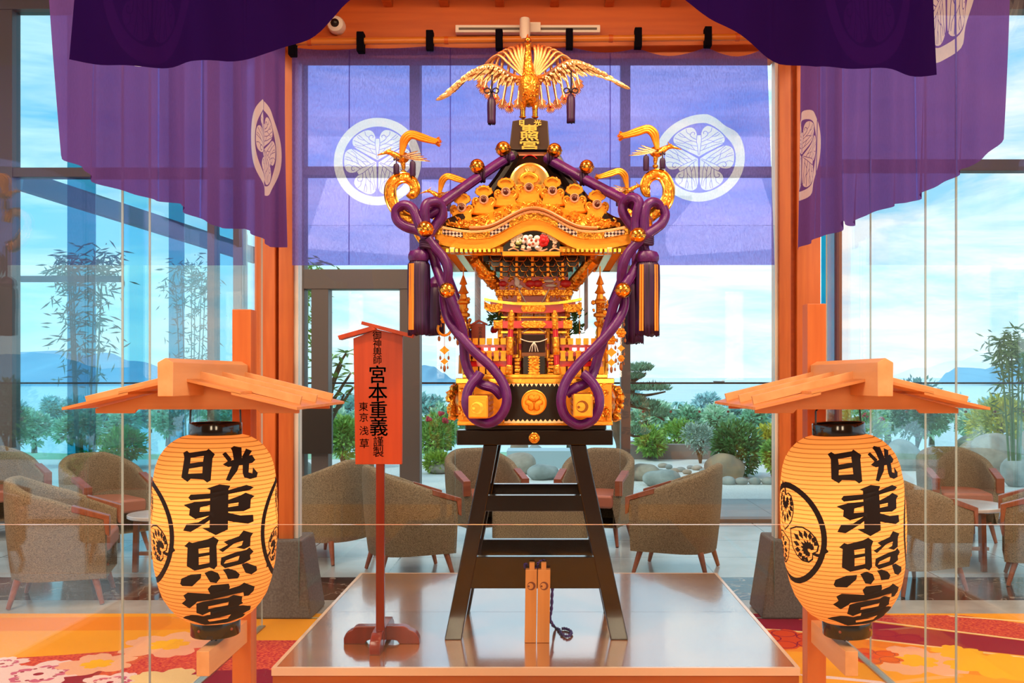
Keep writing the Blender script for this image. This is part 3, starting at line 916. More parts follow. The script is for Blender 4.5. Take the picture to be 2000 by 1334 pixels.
# trestles of black lacquer: the front and the rear one are alike
def trestle(name, label, Yt):
    c = P(1044, 1250, 4.243)
    xm = -.043
    root = thing(name, label, 'trestle', (xm, Yt, PZ), 'black lacquer trestles under the shrine')
    k = 4.243 / F
    def X(px): return (px - 1063) * k
    def Z(py): return EYE - (py - CY) * k
    D = .075
    # top beam
    MB().box2((X(892), Yt - .05, Z(869)), (X(1197), Yt + .05, Z(840))).build('top_beam', M_LACQ, root, bevel=0.004)
    # legs, splayed
    for (ta, tb, ba, bb) in ((944, 972, 868, 901), (1114, 1145, 1193, 1227)):
        zt, zb = Z(869), PZ
        ps = [(X(ba), Yt - D / 2, zb), (X(bb), Yt - D / 2, zb), (X(bb), Yt + D / 2, zb), (X(ba), Yt + D / 2, zb),
              (X(ta), Yt - D / 2, zt), (X(tb), Yt - D / 2, zt), (X(tb), Yt + D / 2, zt), (X(ta), Yt + D / 2, zt)]
        MB().hexa(ps).build('leg', M_LACQB, root, bevel=0.004)
    def lx(py, side):   # inner edge of the leg at a height
        t = (py - 869) / (1250 - 869)
        return (972 + (901 - 972) * t) if side < 0 else (1114 + (1193 - 1114) * t)
    for (pa, pb, off) in ((968, 999, -.012), (1088, 1150, -.012)):
        za, zb = Z(pa), Z(pb)
        y0_, y1_ = Yt - .022 + off, Yt + .022 + off
        ps = [(X(lx(pb, -1) - 4), y0_, zb), (X(lx(pb, 1) + 4), y0_, zb), (X(lx(pb, 1) + 4), y1_, zb), (X(lx(pb, -1) - 4), y1_, zb),
              (X(lx(pa, -1) - 4), y0_, za), (X(lx(pa, 1) + 4), y0_, za), (X(lx(pa, 1) + 4), y1_, za), (X(lx(pa, -1) - 4), y1_, za)]
        MB().hexa(ps).build('cross_bar', M_LACQ, root, bevel=0.003)
    return root
TR1 = trestle('trestle', 'black lacquer trestle with a gold crest on its beam, front one under the shrine', 4.28)
TR2 = trestle('trestle', 'plain black lacquer trestle at the back under the shrine', 4.73)
for o in (TR1, TR2):
    pass
def crest_relief(mb, c, R, mi_disc, mi_leaf, h=.006, ax='y'):
    """a round plate with three leaves in relief, facing the viewer"""
    mb.lathe([(R, 0), (R, -h), (R * .93, -h * 1.5), (R * .88, -h)], c, 40, mi_disc, axis='y')
    half = [(0, .06), (.16, .10), (.34, .20), (.50, .33), (.52, .50), (.42, .64), (.24, .70), (.10, .62), (0, .5)]
    for k in range(3):
        A = k * 2 * pi / 3
        def T(p, hh): return Vector(c) + Vector((R * (p[0] * cos(A) - p[1] * sin(A)) * .95, -hh, R * (p[0] * sin(A) + p[1] * cos(A)) * .95))
        pts = half + [(-x, y) for x, y in reversed(half[1:-1])]
        b = len(mb.v)
        n = len(pts)
        mb.v += [T(p, h) for p in pts] + [T((p[0] * .8, p[1] * .8 + .06), h * 2.6) for p in pts] + [T((0, .40), h * 3.2)]
        for i in range(n):
            j = (i + 1) % n
            mb.f.append([b + i, b + j, b + n + j, b + n + i]); mb.m.append(mi_leaf)
            mb.f.append([b + n + i, b + n + j, b + 2 * n]); mb.m.append(mi_leaf)
        for s in (-1, 0, 1):
            for d in (.0,):
                mb.tube([T((0, .2), h * 3.0), T((s * .28, .58), h * 2.9)], R * .018, 5, mi_leaf)
        mb.tube([T((0, -.05), h * 1.5), T((0, -.75), h * 1.5)], R * .03, 6, mi_leaf)
mb = MB(); cc = Vector(((1043.5 - CX) * 4.243 / F, 4.28 - .05, EYE - (855 - CY) * 4.243 / F)); crest_relief(mb, cc, .0235, 0, 0, .0025)
mb.build('gold_crest', M_GOLD, TR1, smooth=True, label='round gold crest')

# signboard on a cross foot
SY = 4.10
sg = thing('sign_stand', 'red cedar signboard with a gabled top on a single pole and cross foot', 'sign', P(737, 1262, SY))
def S(px, py, dy=0): return P(px, py, SY + dy)
k_ = SY / F
bt = .022
mb = MB(); mb.prism([S(690, 661), S(736, 643), S(786, 655), S(785, 907), S(694, 907)][::-1], (0, bt, 0))
board = mb.build('board', M_SIGN, sg, bevel=0.0015)
mb = MB(); mb.prism([S(661, 656), S(664, 664), S(737, 644), S(726, 637.5)], (0, .06, 0)); mb.v = [p - Vector((0, .018, 0)) for p in mb.v]
mb.build('roof_batten', M_SIGN, sg, bevel=0.0015)
mb = MB(); mb.prism([S(708, 627.5), S(706.5, 634), S(806, 661), S(811, 654)], (0, .06, 0)); mb.v = [p - Vector((0, .018, 0)) for p in mb.v]
mb.build('roof_batten', M_SIGN, sg, bevel=0.0015)
MB().box2(S(734, 1262, .002), S(752, 900, .024)).build('pole', M_REDWOOD, sg, bevel=0.002)
def text_mesh(body, size, cx, cy, mi, mb, y, off=0.0, th=.0008, stretch=1.0):
    """flat lettering facing the viewer, centred on cx, cy in metres"""
    cu = bpy.data.curves.new('lettering_outline', 'FONT')
    cu.body = body; cu.size = size; cu.align_x = 'CENTER'; cu.align_y = 'CENTER'; cu.offset = off; cu.resolution_u = 3
    o = bpy.data.objects.new('lettering_outline', cu)
    COL.objects.link(o)
    bpy.context.view_layer.update()
    me = bpy.data.meshes.new_from_object(o.evaluated_get(bpy.context.evaluated_depsgraph_get()))
    xs = [v.co.x for v in me.vertices]; ys_ = [v.co.y for v in me.vertices]
    ox, oy = (min(xs) + max(xs)) / 2, (min(ys_) + max(ys_)) / 2
    b = len(mb.v)
    for v in me.vertices:
        mb.v.append(Vector((cx + (v.co.x - ox) * stretch, y, cy + (v.co.y - oy))))
    for p in me.polygons:
        mb.f.append([b + i for i in p.vertices]); mb.m.append(mi)
    bpy.data.objects.remove(o); bpy.data.curves.remove(cu); bpy.data.meshes.remove(me)
M_INK = mat('black_ink', '#1a0c08', 0.6)
lt = MB()
for ch, py, px, sz in (('御', 655, 736, 16), ('神', 671, 736.5, 16), ('輿', 687, 737, 16), ('師', 703, 737.5, 16),
                       ('宮', 731, 737.5, 33), ('本', 766, 738, 35), ('重', 800, 739, 33), ('義', 834, 740, 33),
                       ('謹', 862, 739, 19), ('製', 882, 739, 20), ('東', 794, 710, 17), ('京', 815, 710.5, 17), ('浅', 841, 711, 17), ('草', 866, 711.5, 18)):
    c = P(px, py, SY - .0006)
    bold = .0011 if sz > 25 else .0003
    for ox, oz in ((0, 0), (-bold, 0), (bold, 0), (0, bold * .8), (0, -bold * .8)):
        text_mesh(ch, sz * k_ * 1.12, c.x + ox, c.z + oz, 0, lt, SY - .0006)
lt.build('lettering', M_INK, board)
foot = [(671, 1258), (671, 1247), (675, 1238), (683, 1232), (688, 1231), (691, 1226), (697, 1223.5), (735, 1223.5), (750, 1223.5), (787, 1223.5), (795, 1226), (800, 1231), (806, 1233), (813, 1238), (818, 1247), (819, 1258), (780, 1258), (776, 1252), (768, 1250), (722, 1250), (716, 1252), (712, 1258)]
FYs = F * (EYE - PZ) / (1258 - CY)
mb = MB(); mb.prism([P(x, y, FYs) for x, y in foot][::-1], (0, .05, 0)); mb.build('foot_bar', M_REDWOOD, sg, bevel=0.003, smooth=True)
# the second bar of the cross runs towards the viewer
fc = P(745, 1258, FYs); hw = .0225
prof = [(-.17, .0), (-.17, .03), (-.155, .055), (-.13, .066), (-.115, .078), (-.02, .082), (.07, .082), (.165, .078), (.18, .066), (.205, .055), (.22, .03), (.22, 0), (.14, 0), (.12, .016), (-.06, .016), (-.09, 0)]
mb = MB(); mb.prism([(fc.x - hw, FYs + q[0], PZ + q[1]) for q in prof], (2 * hw, 0, 0)); mb.build('foot_bar', M_REDWOOD, sg, bevel=0.003, smooth=True)

# wooden clappers and their cord
CYp = F * (EYE - PZ) / (1256 - CY)
def clapper(name, label, xa, xb, ta, tb, base):
    c = P((xa + xb) / 2, 1256, CYp)
    root = thing(name, label, 'clapper', (c.x, CYp + .02, PZ), None)
    kk = CYp / F
    X = lambda px: (px - CX) * kk
    Z = lambda py: EYE - (py - CY) * kk
    d = .045
    zb = PZ + .0005
    ps = [(X(xa - 2), CYp, zb), (X(xb - 2), CYp, zb), (X(xb - 2), CYp + d, zb), (X(xa - 2), CYp + d, zb), (X(xa), CYp, Z(1113)), (X(xb), CYp, Z(1113)), (X(xb), CYp + d, Z(1113)), (X(xa), CYp + d, Z(1113))]
    MB().hexa(ps).build('block', M_CLAP, root, bevel=0.0022)
    MB().box2((X(ta), CYp + .008, Z(1114)), (X(tb), CYp + d - .008, Z(1100))).build('tenon', M_CLAP, root, bevel=0.001)
    # burnt-in moon mark
    cx, cz, r = X((xa + xb) / 2), Z(1144.5), 8.3 * kk
    y = CYp - .0004
    m = MB()
    n = 28
    A = [(cx + r * cos(2 * pi * i / n), y, cz + r * sin(2 * pi * i / n)) for i in range(n)]
    B = [(cx - r * .22 + r * .70 * cos(2 * pi * i / n), y, cz - r * .02 + r * .70 * sin(2 * pi * i / n)) for i in range(n)]
    m.add(A + B, [(i, (i + 1) % n, n + (i + 1) % n, n + i) for i in range(n)])
    m.lathe([(r * .26, -.0002), (r * .26, 0)], (cx - r * .62, y, cz - r * .08), 14, axis='y')
    m.build('moon_mark', mat(name + '_burn', '#6e3212', 0.7), root)
    return root
clapper('wooden_clapper', 'upright wooden clapper block with a burnt crescent, the one standing nearer the sign', 1026.5, 1049, 1034, 1044, 1)
clapper('wooden_clapper', 'upright wooden clapper block with a burnt crescent, the one with the cord trailing behind it', 1050.5, 1075, 1057, 1067, 2)
M_CORD = mat('indigo_cord', '#2a1458', 0.7, c2='#3c2070', scale=200, bump=.3, bscale=300)
cd = MB()
def Cp(px, py, dy): return P(px, py, CYp + dy)
def twisted(mb, pts, r, sub=8, tw=2.2):
    path = smooth_path(pts, sub)
    for ph in (0, pi):
        q = []
        for i, p in enumerate(path):
            t = (path[min(i + 1, len(path) - 1)] - path[max(i - 1, 0)]).normalized()
            n = t.orthogonal().normalized(); b = t.cross(n)
            n = Vector((0, 1, 0)) - t * t.y
            n = n.normalized() if n.length > .2 else t.orthogonal().normalized()
            b = t.cross(n)
            a = i * tw * .35 + ph
            q.append(p + (n * cos(a) + b * sin(a)) * r * .55)
        mb.tube(q, r * .72, 6)
twisted(cd, [Cp(1048, 1112, .03), Cp(1036, 1106, .056), Cp(1026, 1101, .05), Cp(1025, 1108, .052), Cp(1030, 1113, .055)], .0045)
twisted(cd, [Cp(1044, 1109, .056), Cp(1050, 1108, .056), Cp(1051, 1099, .056), Cp(1062, 1093, .058), Cp(1074, 1098, .06), Cp(1082, 1110, .062), Cp(1084, 1124, .062), Cp(1080, 1140, .06), Cp(1078, 1165, .056), Cp(1077, 1190, .054), Cp(1074, 1208, .056), Cp(1080, 1222, .07)], .006)
cd.build('cord_part', M_CORD)
cd_o = bpy.data.objects['cord_part']
cd_o.name = 'braided_cord'
y2 = CYp + .09
def Fp(px, py, z): 
    Y = F * (EYE - PZ - z) / (py - CY); return P(px, py, Y)
cd2 = MB()
twisted(cd2, [Cp(1076, 1214, .060), Fp(1084, 1226, .008), Fp(1092, 1229, .008), Fp(1098, 1238, .008), Fp(1108, 1243, .008), Fp(1116, 1238, .008), Fp(1114, 1232, .008), Fp(1106, 1228, .008), Fp(1098, 1228, .008)], .0058)
cdm = cd2.build('cord_tail', M_CORD, smooth=True)
# one cord: join both runs into a single mesh
bmj = bmesh.new(); bmj.from_mesh(cd_o.data); bmj.from_mesh(cdm.data); bmj.to_mesh(cd_o.data); bmj.free()
bpy.data.objects.remove(cdm)
for p in cd_o.data.polygons: p.use_smooth = True
tag(cd_o, 'twisted indigo cord looped over the two clappers with its end lying on the platform', 'cord', kind='thing')

# ================================================================== LANTERNS
GLY = [  # brush-written characters: (outline, 1 = ink, 0 = paper), in the units of a close view of the writing
 ([(110,95),(135,82),(150,95),(260,80),(275,70),(315,105),(300,130),(288,270),(265,282),(240,262),(160,258),(140,278),(100,250),(118,125)],1),
 ([(160,126),(244,114),(238,150),(156,160)],0), ([(150,194),(236,180),(234,222),(144,226)],0),
 ([(418,70),(440,58),(490,70),(480,175),(440,185),(428,90)],1), ([(362,105),(385,92),(425,140),(405,160)],1), ([(520,78),(562,95),(510,150),(490,130)],1),
 ([(365,170),(400,150),(560,120),(582,155),(560,172),(400,188)],1), ([(430,165),(478,165),(460,215),(410,278),(385,270),(395,245)],1),
 ([(495,150),(540,150),(535,230),(560,240),(565,200),(598,240),(590,268),(545,275),(505,260),(495,230)],1),
 ([(262,320),(345,295),(415,308),(402,330),(398,590),(320,622),(235,575),(280,570),(285,330)],1),
 ([(145,378),(160,358),(280,352),(405,335),(520,310),(570,330),(545,345),(400,362),(280,385),(160,395)],1),
 ([(115,425),(185,405),(290,398),(290,425),(222,440),(217,468),(290,465),(290,492),(190,515),(150,490),(155,450)],1),
 ([(395,400),(480,375),(515,360),(575,388),(550,405),(545,465),(500,480),(395,474),(395,446),(465,440),(468,420),(395,426)],1),
 ([(290,488),(300,510),(250,545),(160,598),(112,590),(135,545),(210,535)],1), ([(390,478),(480,505),(565,510),(568,555),(530,565),(440,545),(390,532)],1),
 ([(120,690),(150,660),(170,668),(270,645),(305,630),(340,655),(325,690),(330,820),(310,845),(280,830),(185,850),(135,820),(140,700)],1),
 ([(210,708),(280,698),(278,730),(212,738)],0), ([(212,762),(280,750),(280,800),(212,812)],0),
 ([(370,668),(470,640),(500,605),(565,632),(548,655),(545,715),(505,730),(450,712),(488,702),(498,674),(440,684),(365,735),(340,718),(398,690)],1),
 ([(355,770),(440,745),(520,735),(540,722),(568,755),(545,775),(548,805),(500,825),(380,842),(350,815)],1), ([(385,792),(475,768),(465,800),(372,812)],0),
 ([(92,940),(100,905),(160,875),(228,870),(225,900),(170,955),(105,955)],1), ([(248,865),(290,850),(335,870),(350,905),(325,937),(285,930)],1),
 ([(365,850),(400,845),(450,865),(477,895),(465,920),(400,918),(385,880)],1), ([(488,830),(520,822),(590,860),(592,890),(555,908),(515,890)],1),
 ([(268,975),(290,950),(405,948),(412,975),(395,1012),(290,1020)],1),
 ([(112,1020),(140,998),(200,1000),(290,1008),(480,970),(505,955),(578,998),(570,1030),(535,1055),(505,1050),(500,1020),(200,1062),(190,1075),(150,1112),(100,1078),(128,1050)],1),
 ([(195,1075),(240,1060),(400,1045),(435,1030),(495,1050),(490,1085),(500,1100),(470,1115),(280,1140),(235,1162),(195,1145)],1), ([(272,1097),(405,1075),(400,1098),(272,1115)],0),
 ([(285,1135),(410,1108),(500,1118),(555,1142),(550,1175),(500,1190),(520,1200),(500,1225),(380,1248),(250,1265),(160,1215),(105,1200),(120,1180),(170,1160),(240,1170),(285,1160)],1), ([(268,1202),(420,1175),(400,1205),(280,1222)],0)]
LPROF = [(848, 50), (853, 68), (862, 84), (874, 97), (890, 108), (910, 115), (940, 120), (980, 122.5), (1020, 123), (1060, 121.5), (1100, 117.5), (1135, 110), (1160, 101), (1180, 88), (1195, 74), (1204, 60), (1209, 50)]
LYD = 2.4 * 1.11
LK = LYD / F
def lrad(py):
    for (a, ra), (b, rb) in zip(LPROF, LPROF[1:]):
        if a <= py <= b:
            t = (py - a) / (b - a)
            return (ra + (rb - ra) * t) * .957
    return LPROF[0][1] if py < 848 else LPROF[-1][1]
M_PAPER, tpp, ppp = new_mat('lantern_paper')
def paper(name, c, ct, b):
    m = bpy.data.materials.new(name); m.use_nodes = True; MATS[name] = m
    t = m.node_tree; t.nodes.clear()
    tcn = N(t, 'ShaderNodeTexCoord'); sp = N(t, 'ShaderNodeSeparateXYZ'); t.links.new(tcn.outputs['Object'], sp.inputs[0])
    # thin bamboo hoops show through the paper
    mo = N(t, 'ShaderNodeMath', operation='MULTIPLY'); mo.inputs[1].default_value = 1 / (8.0 * LK); t.links.new(sp.outputs['Z'], mo.inputs[0])
    fr = N(t, 'ShaderNodeMath', operation='FRACT'); t.links.new(mo.outputs[0], fr.inputs[0])
    r = N(t, 'ShaderNodeValToRGB'); e = r.color_ramp.elements
    e[0].position, e[0].color = 0.0, (1, 1, 1, 1); e[1].position, e[1].color = 1.0, (1, 1, 1, 1)
    for pos, v in ((.40, 1), (.44, .30), (.54, .30), (.58, 1)):
        k = e.new(pos); k.color = (v, v * .9, v * .8, 1)
    t.links.new(fr.outputs[0], r.inputs[0])
    d = N(t, 'ShaderNodeBsdfDiffuse'); tr = N(t, 'ShaderNodeBsdfTranslucent')
    for node, col in ((d, c), (tr, ct)):
        mxn = N(t, 'ShaderNodeMixRGB', blend_type='MULTIPLY'); mxn.inputs[0].default_value = 1; mxn.inputs[1].default_value = c4(col)
        t.links.new(r.outputs[0], mxn.inputs[2]); t.links.new(mxn.outputs[0], node.inputs[0])
    bp = N(t, 'ShaderNodeBump'); bp.inputs['Strength'].default_value = .5; bp.inputs['Distance'].default_value = .003
    wv = N(t, 'ShaderNodeMath', operation='PINGPONG'); wv.inputs[1].default_value = .5; t.links.new(mo.outputs[0], wv.inputs[0])
    t.links.new(wv.outputs[0], bp.inputs['Height']); t.links.new(bp.outputs[0], d.inputs['Normal'])
    m1 = N(t, 'ShaderNodeMixShader'); m1.inputs[0].default_value = b
    t.links.new(d.outputs[0], m1.inputs[1]); t.links.new(tr.outputs[0], m1.inputs[2])
    o = N(t, 'ShaderNodeOutputMaterial'); t.links.new(m1.outputs[0], o.inputs[0])
    return m
M_PAPER = paper('lantern_paper_oiled', '#e8aa62', (1.0, 0.56, 0.24), .55)
M_LINK = mat('lantern_ink', '#1c0f0a', 0.7, spec=.2)
def lantern_crest(c, R):
    """ring and three veined leaves, ink on paper; c = (arc px, py)"""
    m = []
    def circ(r, n=48): return [(c[0] + r * cos(2 * pi * i / n), c[1] + r * sin(2 * pi * i / n)) for i in range(n)]
    m.append((circ(R), 1)); m.append((circ(R * .885), 0))
    leaf = [(0, -.30), (.10, -.36), (.22, -.32), (.31, -.18), (.33, 0), (.28, .18), (.16, .32), (.05, .40), (0, .44)]
    for k in range(3):
        A = pi / 2 + k * 2 * pi / 3 + .2
        lc = (c[0] + R * .47 * cos(A), c[1] - R * .47 * sin(A))
        rot = A - pi / 2 + pi * .9
        def T(p, s=1.0): return (lc[0] + R * s * (p[0] * cos(rot) - p[1] * sin(rot)), lc[1] - R * s * (p[0] * sin(rot) + p[1] * cos(rot)))
        full = leaf + [(-x, y) for x, y in reversed(leaf[1:-1])]
        # stalk joins the ring
        st = smooth_path([Vector((0, -.28, 0)), Vector((.06, -.42, 0)), Vector((.20, -.47, 0)), Vector((.26, -.49, 0))], 3)
        l, r = [], []
        for i, p in enumerate(st):
            t = (st[min(i + 1, len(st) - 1)] - st[max(i - 1, 0)]).normalized(); n = Vector((-t.y, t.x, 0)) * (.03 + .012 * i / len(st))
            l.append(T((p + n).xy)); r.append(T((p - n).xy))
        m.append((l + r[::-1], 1))
        m.append(([T(p) for p in full], 1)); m.append(([T((p[0], p[1] + .0), .91) for p in full], 0))
        base = Vector((0, -.22))
        for q in range(-5, 6):
            a = q * .33
            L = .56 - abs(q) * .055
            d = Vector((sin(a), cos(a))); n = Vector((d.y, -d.x))
            for s0, s1, w_ in ((.08, .50, .044), (.52, .92, .054)):
                p0, pm, p1 = base + d * L * s0, base + d * L * (s0 + s1) / 2, base + d * L * s1
                m.append(([T(p0), T(pm + n * w_), T(p1), T(pm - n * w_)], 1))
    return m
def lantern(name, label, X, rot, lean, bottom=1238, scale=1.0):
    cpx = 421
    root = thing(name, label, 'lantern', (0, 0, 0), 'lit paper lanterns on wooden stands')
    def S_(a, py): 
        r = lrad(py) * LK
        return Vector((sin(a) * r, -cos(a) * r, EYE - (py - CY) * LK))
    R0 = 123.0
    marks = []
    for back in (0, 1):
        for poly, ink in GLY:
            q = []
            for (u, v) in poly:
                px, py = 330 + u / 3.51, 850 + v / 3.51
                a = asin(max(-.97, min(.97, (px - cpx) / (lrad(py) / .957)))) - .05
                q.append(((a + back * pi) * R0, py))
            if back:
                q = [(u - 2 * pi * R0 if u > pi * R0 else u, v) for u, v in q]
                if max(u for u, v in q) - min(u for u, v in q) > pi * R0: continue
            marks.append((q, ink))
    for s in (-1, 1):
        marks += lantern_crest((s * 1.50 * R0, 1030), 97)
    lim = pi * R0 - .5
    marks = [([(max(-lim, min(lim, u)), max(849, min(1208, v))) for u, v in poly], m) for poly, m in marks]
    mb = marked_surface(-pi * R0, pi * R0, 848, 1209, 84, 72, marks, lambda u, v: S_(u / R0, v), 0)
    body = mb.build('paper_shade', [M_PAPER, M_LINK], root, smooth=True, angle=180)
    zt = lambda py: EYE - (py - CY) * LK
    MB().lathe([(49 * LK, zt(850)), (50 * LK, zt(847)), (50 * LK, zt(827)), (49 * LK, zt(825)), (45 * LK, zt(826)), (45 * LK, zt(850))], (0, 0, 0), 48, caps=False).build('top_ring', M_LACQ, root, smooth=True)
    br = MB().lathe([(46 * LK, zt(1206)), (47 * LK, zt(1209)), (46.5 * LK, zt(bottom - 2)), (45 * LK, zt(bottom)), (0.5 * LK, zt(bottom - 1)), ], (0, 0, 0), 48, caps=False).build('bottom_ring', M_LACQ, root, smooth=True)
    rv = MB()
    for a in (-.75, .62, 2.3, 3.9):
        rv.ball((sin(a) * 46.5 * LK, -cos(a) * 46.5 * LK, zt(1222)), 3 * LK, 8)
    rv.build('rivet', mat(name + '_copper', '#a8573c', .35, .6), br, smooth=True)
    wi = MB()
    for s in (-1, 1):
        wi.tube([(s * 47 * LK, 0, zt(826)), (s * 46 * LK, 0, zt(800))], .0025, 6)
    wi.tube(smooth_path([(-46 * LK, 0, zt(800)), (-30 * LK, 0, zt(793)), (30 * LK, 0, zt(793)), (46 * LK, 0, zt(800))], 4), .0025, 6)
    wi.build('wire_hanger', M_BLACK, root)
    ti = MB()
    ti.tube(smooth_path([(0, 0, zt(bottom)), (.004, -.004, zt(1243)), (0, 0, zt(1251))], 4), .003, 6)
    ti.ball((0.002, -.002, zt(1243)), .007, 8)
    ti.tube([(0, 0, zt(1243)), (-.012, -.006, zt(1249))], .0025, 6)
    ti.build('tie_cord', M_BLACK, root, smooth=True)
    bl_ = MB(); bl_.lathe([(.012, .075), (.014, .04), (.012, .03), (.028, .0), (.034, -.03), (.026, -.06), (.0, -.07)], (0, 0, zt(960)), 16)
    bl_.build('bulb', mat(name + '_bulb_glow', (1, .8, .5), .4, emit=((1, .72, .36), 8)), root, smooth=True)
    l = bpy.data.lights.new(name + '_light', 'POINT'); l.energy = 3.0; l.color = (1.0, .56, .25); l.shadow_soft_size = .05
    lo = bpy.data.objects.new(name + '_light', l); COL.objects.link(lo); lo.location = (0, 0, zt(1010)); lo.parent = root
    root.location = (X, LYD, 0)
    ORIGIN[root.name] = Vector((X, LYD, 0))
    root.rotation_euler = (0, lean, rot)
    if lean:   # pivot at the hanger
        zp = zt(793); 
        root.location = (X - sin(lean) * zp * 1.0, LYD, zp - cos(lean) * zp)
    return root
LXL, LXR = (421 - CX) * LYD / F, (1633 - CX) * LYD / F
lantern('paper_lantern', 'glowing paper lantern beside the signboard, its writing facing straight ahead', LXL, .05 + .327, 0)
lantern('paper_lantern', 'glowing paper lantern beside the crimson carpet, showing one ring crest in front', LXR, .47 - .295, radians(-2.6))

# stands: post, arm and little roof
def lantern_stand(name, label, Xc, post_px_top):
    Yf = 2.4
    Yp = 2.4 * 1.205
    root = thing(name, label, 'stand', (Xc, Yp, 0.004), 'wooden stands of the two lanterns')
    k = Yf / F
    Zf = lambda py: EYE - (py - CY) * k
    h = .29
    yb = 2.97
    MB().box2((Xc - .028, Yp, .005), (Xc + .028, Yp + .058, EYE - (post_px_top - CY) * Yp / F)).build('post', M_ORANGE, root, bevel=0.002)
    # arm that the tie cord is fixed to
    za = EYE - (1252 - CY) * LK
    MB().box2((Xc - .017, LYD - .10, za - .066), (Xc + .017, Yp + .004, za)).build('arm', M_PALE, root, bevel=0.0015)
    # ridge block
    zr0, zr1 = 1.405, 1.494
    Yr = 2.31
    sec = [(-.018, zr0 - .003), (.018, zr0 - .003), (.019, zr1 - .011), (0, zr1), (-.019, zr1 - .011)]
    mb = MB(); mb.prism([(Xc + q[0], Yr, q[1]) for q in sec], (0, Yp - Yr, 0)); mb.build('ridge', M_PALE, root, bevel=0.0015)
    # roof slopes: two lapped boards each side and battens
    ze = EYE - (797 - CY) * Yf / F
    ztop = zr0 + .035
    def sl(t): return ztop + (ze - ztop) * t       # height of the slope at fraction t from ridge to eave
    for s in (-1, 1):
        for (ta, tb, dz) in ((.0, .52, .006), (.44, 1.0, 0)):
            xa, xb = Xc + s * h * ta, Xc + s * h * tb
            za_, zb_ = sl(ta) + dz, sl(tb) + dz
            ps = [(xa, Yf, za_ - .005), (xb, Yf, zb_ - .005), (xb, yb, zb_ - .005), (xa, yb, za_ - .005), (xa, Yf, za_ + .002), (xb, Yf, zb_ + .002), (xb, yb, zb_ + .002), (xa, yb, za_ + .002)]
            MB().hexa(ps).build('roof_board', M_PALE_X, root)
        for Yb in (Yf + .10, Yf + .27, Yf + .47):
            pa, pb = Vector((Xc + s * .01, Yb, sl(.03) + .016)), Vector((Xc + s * h * .95, Yb, sl(.95) + .013))
            MB().bar(pa, pb, .012, .022, up=(0, 0, 1)).build('roof_batten', M_PALE, root, bevel=0.001)
    # gable boards
    for Yg in (Yf * 1.05, yb - .09):
        g = .263
        low = sl(.9) - .012
        zb = EYE - (805 - CY) * Yf * 1.05 / F
        ol = [(-g, low), (-g, zb - .003), (-g + .098, zb - .003), (-g + .107, zb + .007), (g - .107, zb + .007), (g - .098, zb - .003), (g, zb - .003), (g, low), (0, sl(0) - .006)]
        mb = MB(); mb.prism([(Xc + q[0], Yg, q[1]) for q in ol], (0, .014, 0)); mb.build('gable_board', M_PALE_X, root, bevel=0.001)
    hk = MB(); zt_ = EYE - (793 - CY) * LK
    hk.tube([(Xc, LYD, zt_ + .001), (Xc, LYD, sl(0) - .004)], .003, 6)
    hk.box2((Xc - .012, LYD - .2, sl(0) - .022), (Xc + .012, LYD + .25, sl(0) - .004))
    hk.build('hanging_hook', M_PALE, root)
    return root
lantern_stand('lantern_stand', 'orange cedar lantern stand with a small gabled roof, beside the tan armchairs and signboard', (421 - CX) * LYD / F, 604)
lantern_stand('lantern_stand', 'orange cedar lantern stand with a small gabled roof, beside the crimson carpet and round table', (1641 - CX) * LYD / F, 593)

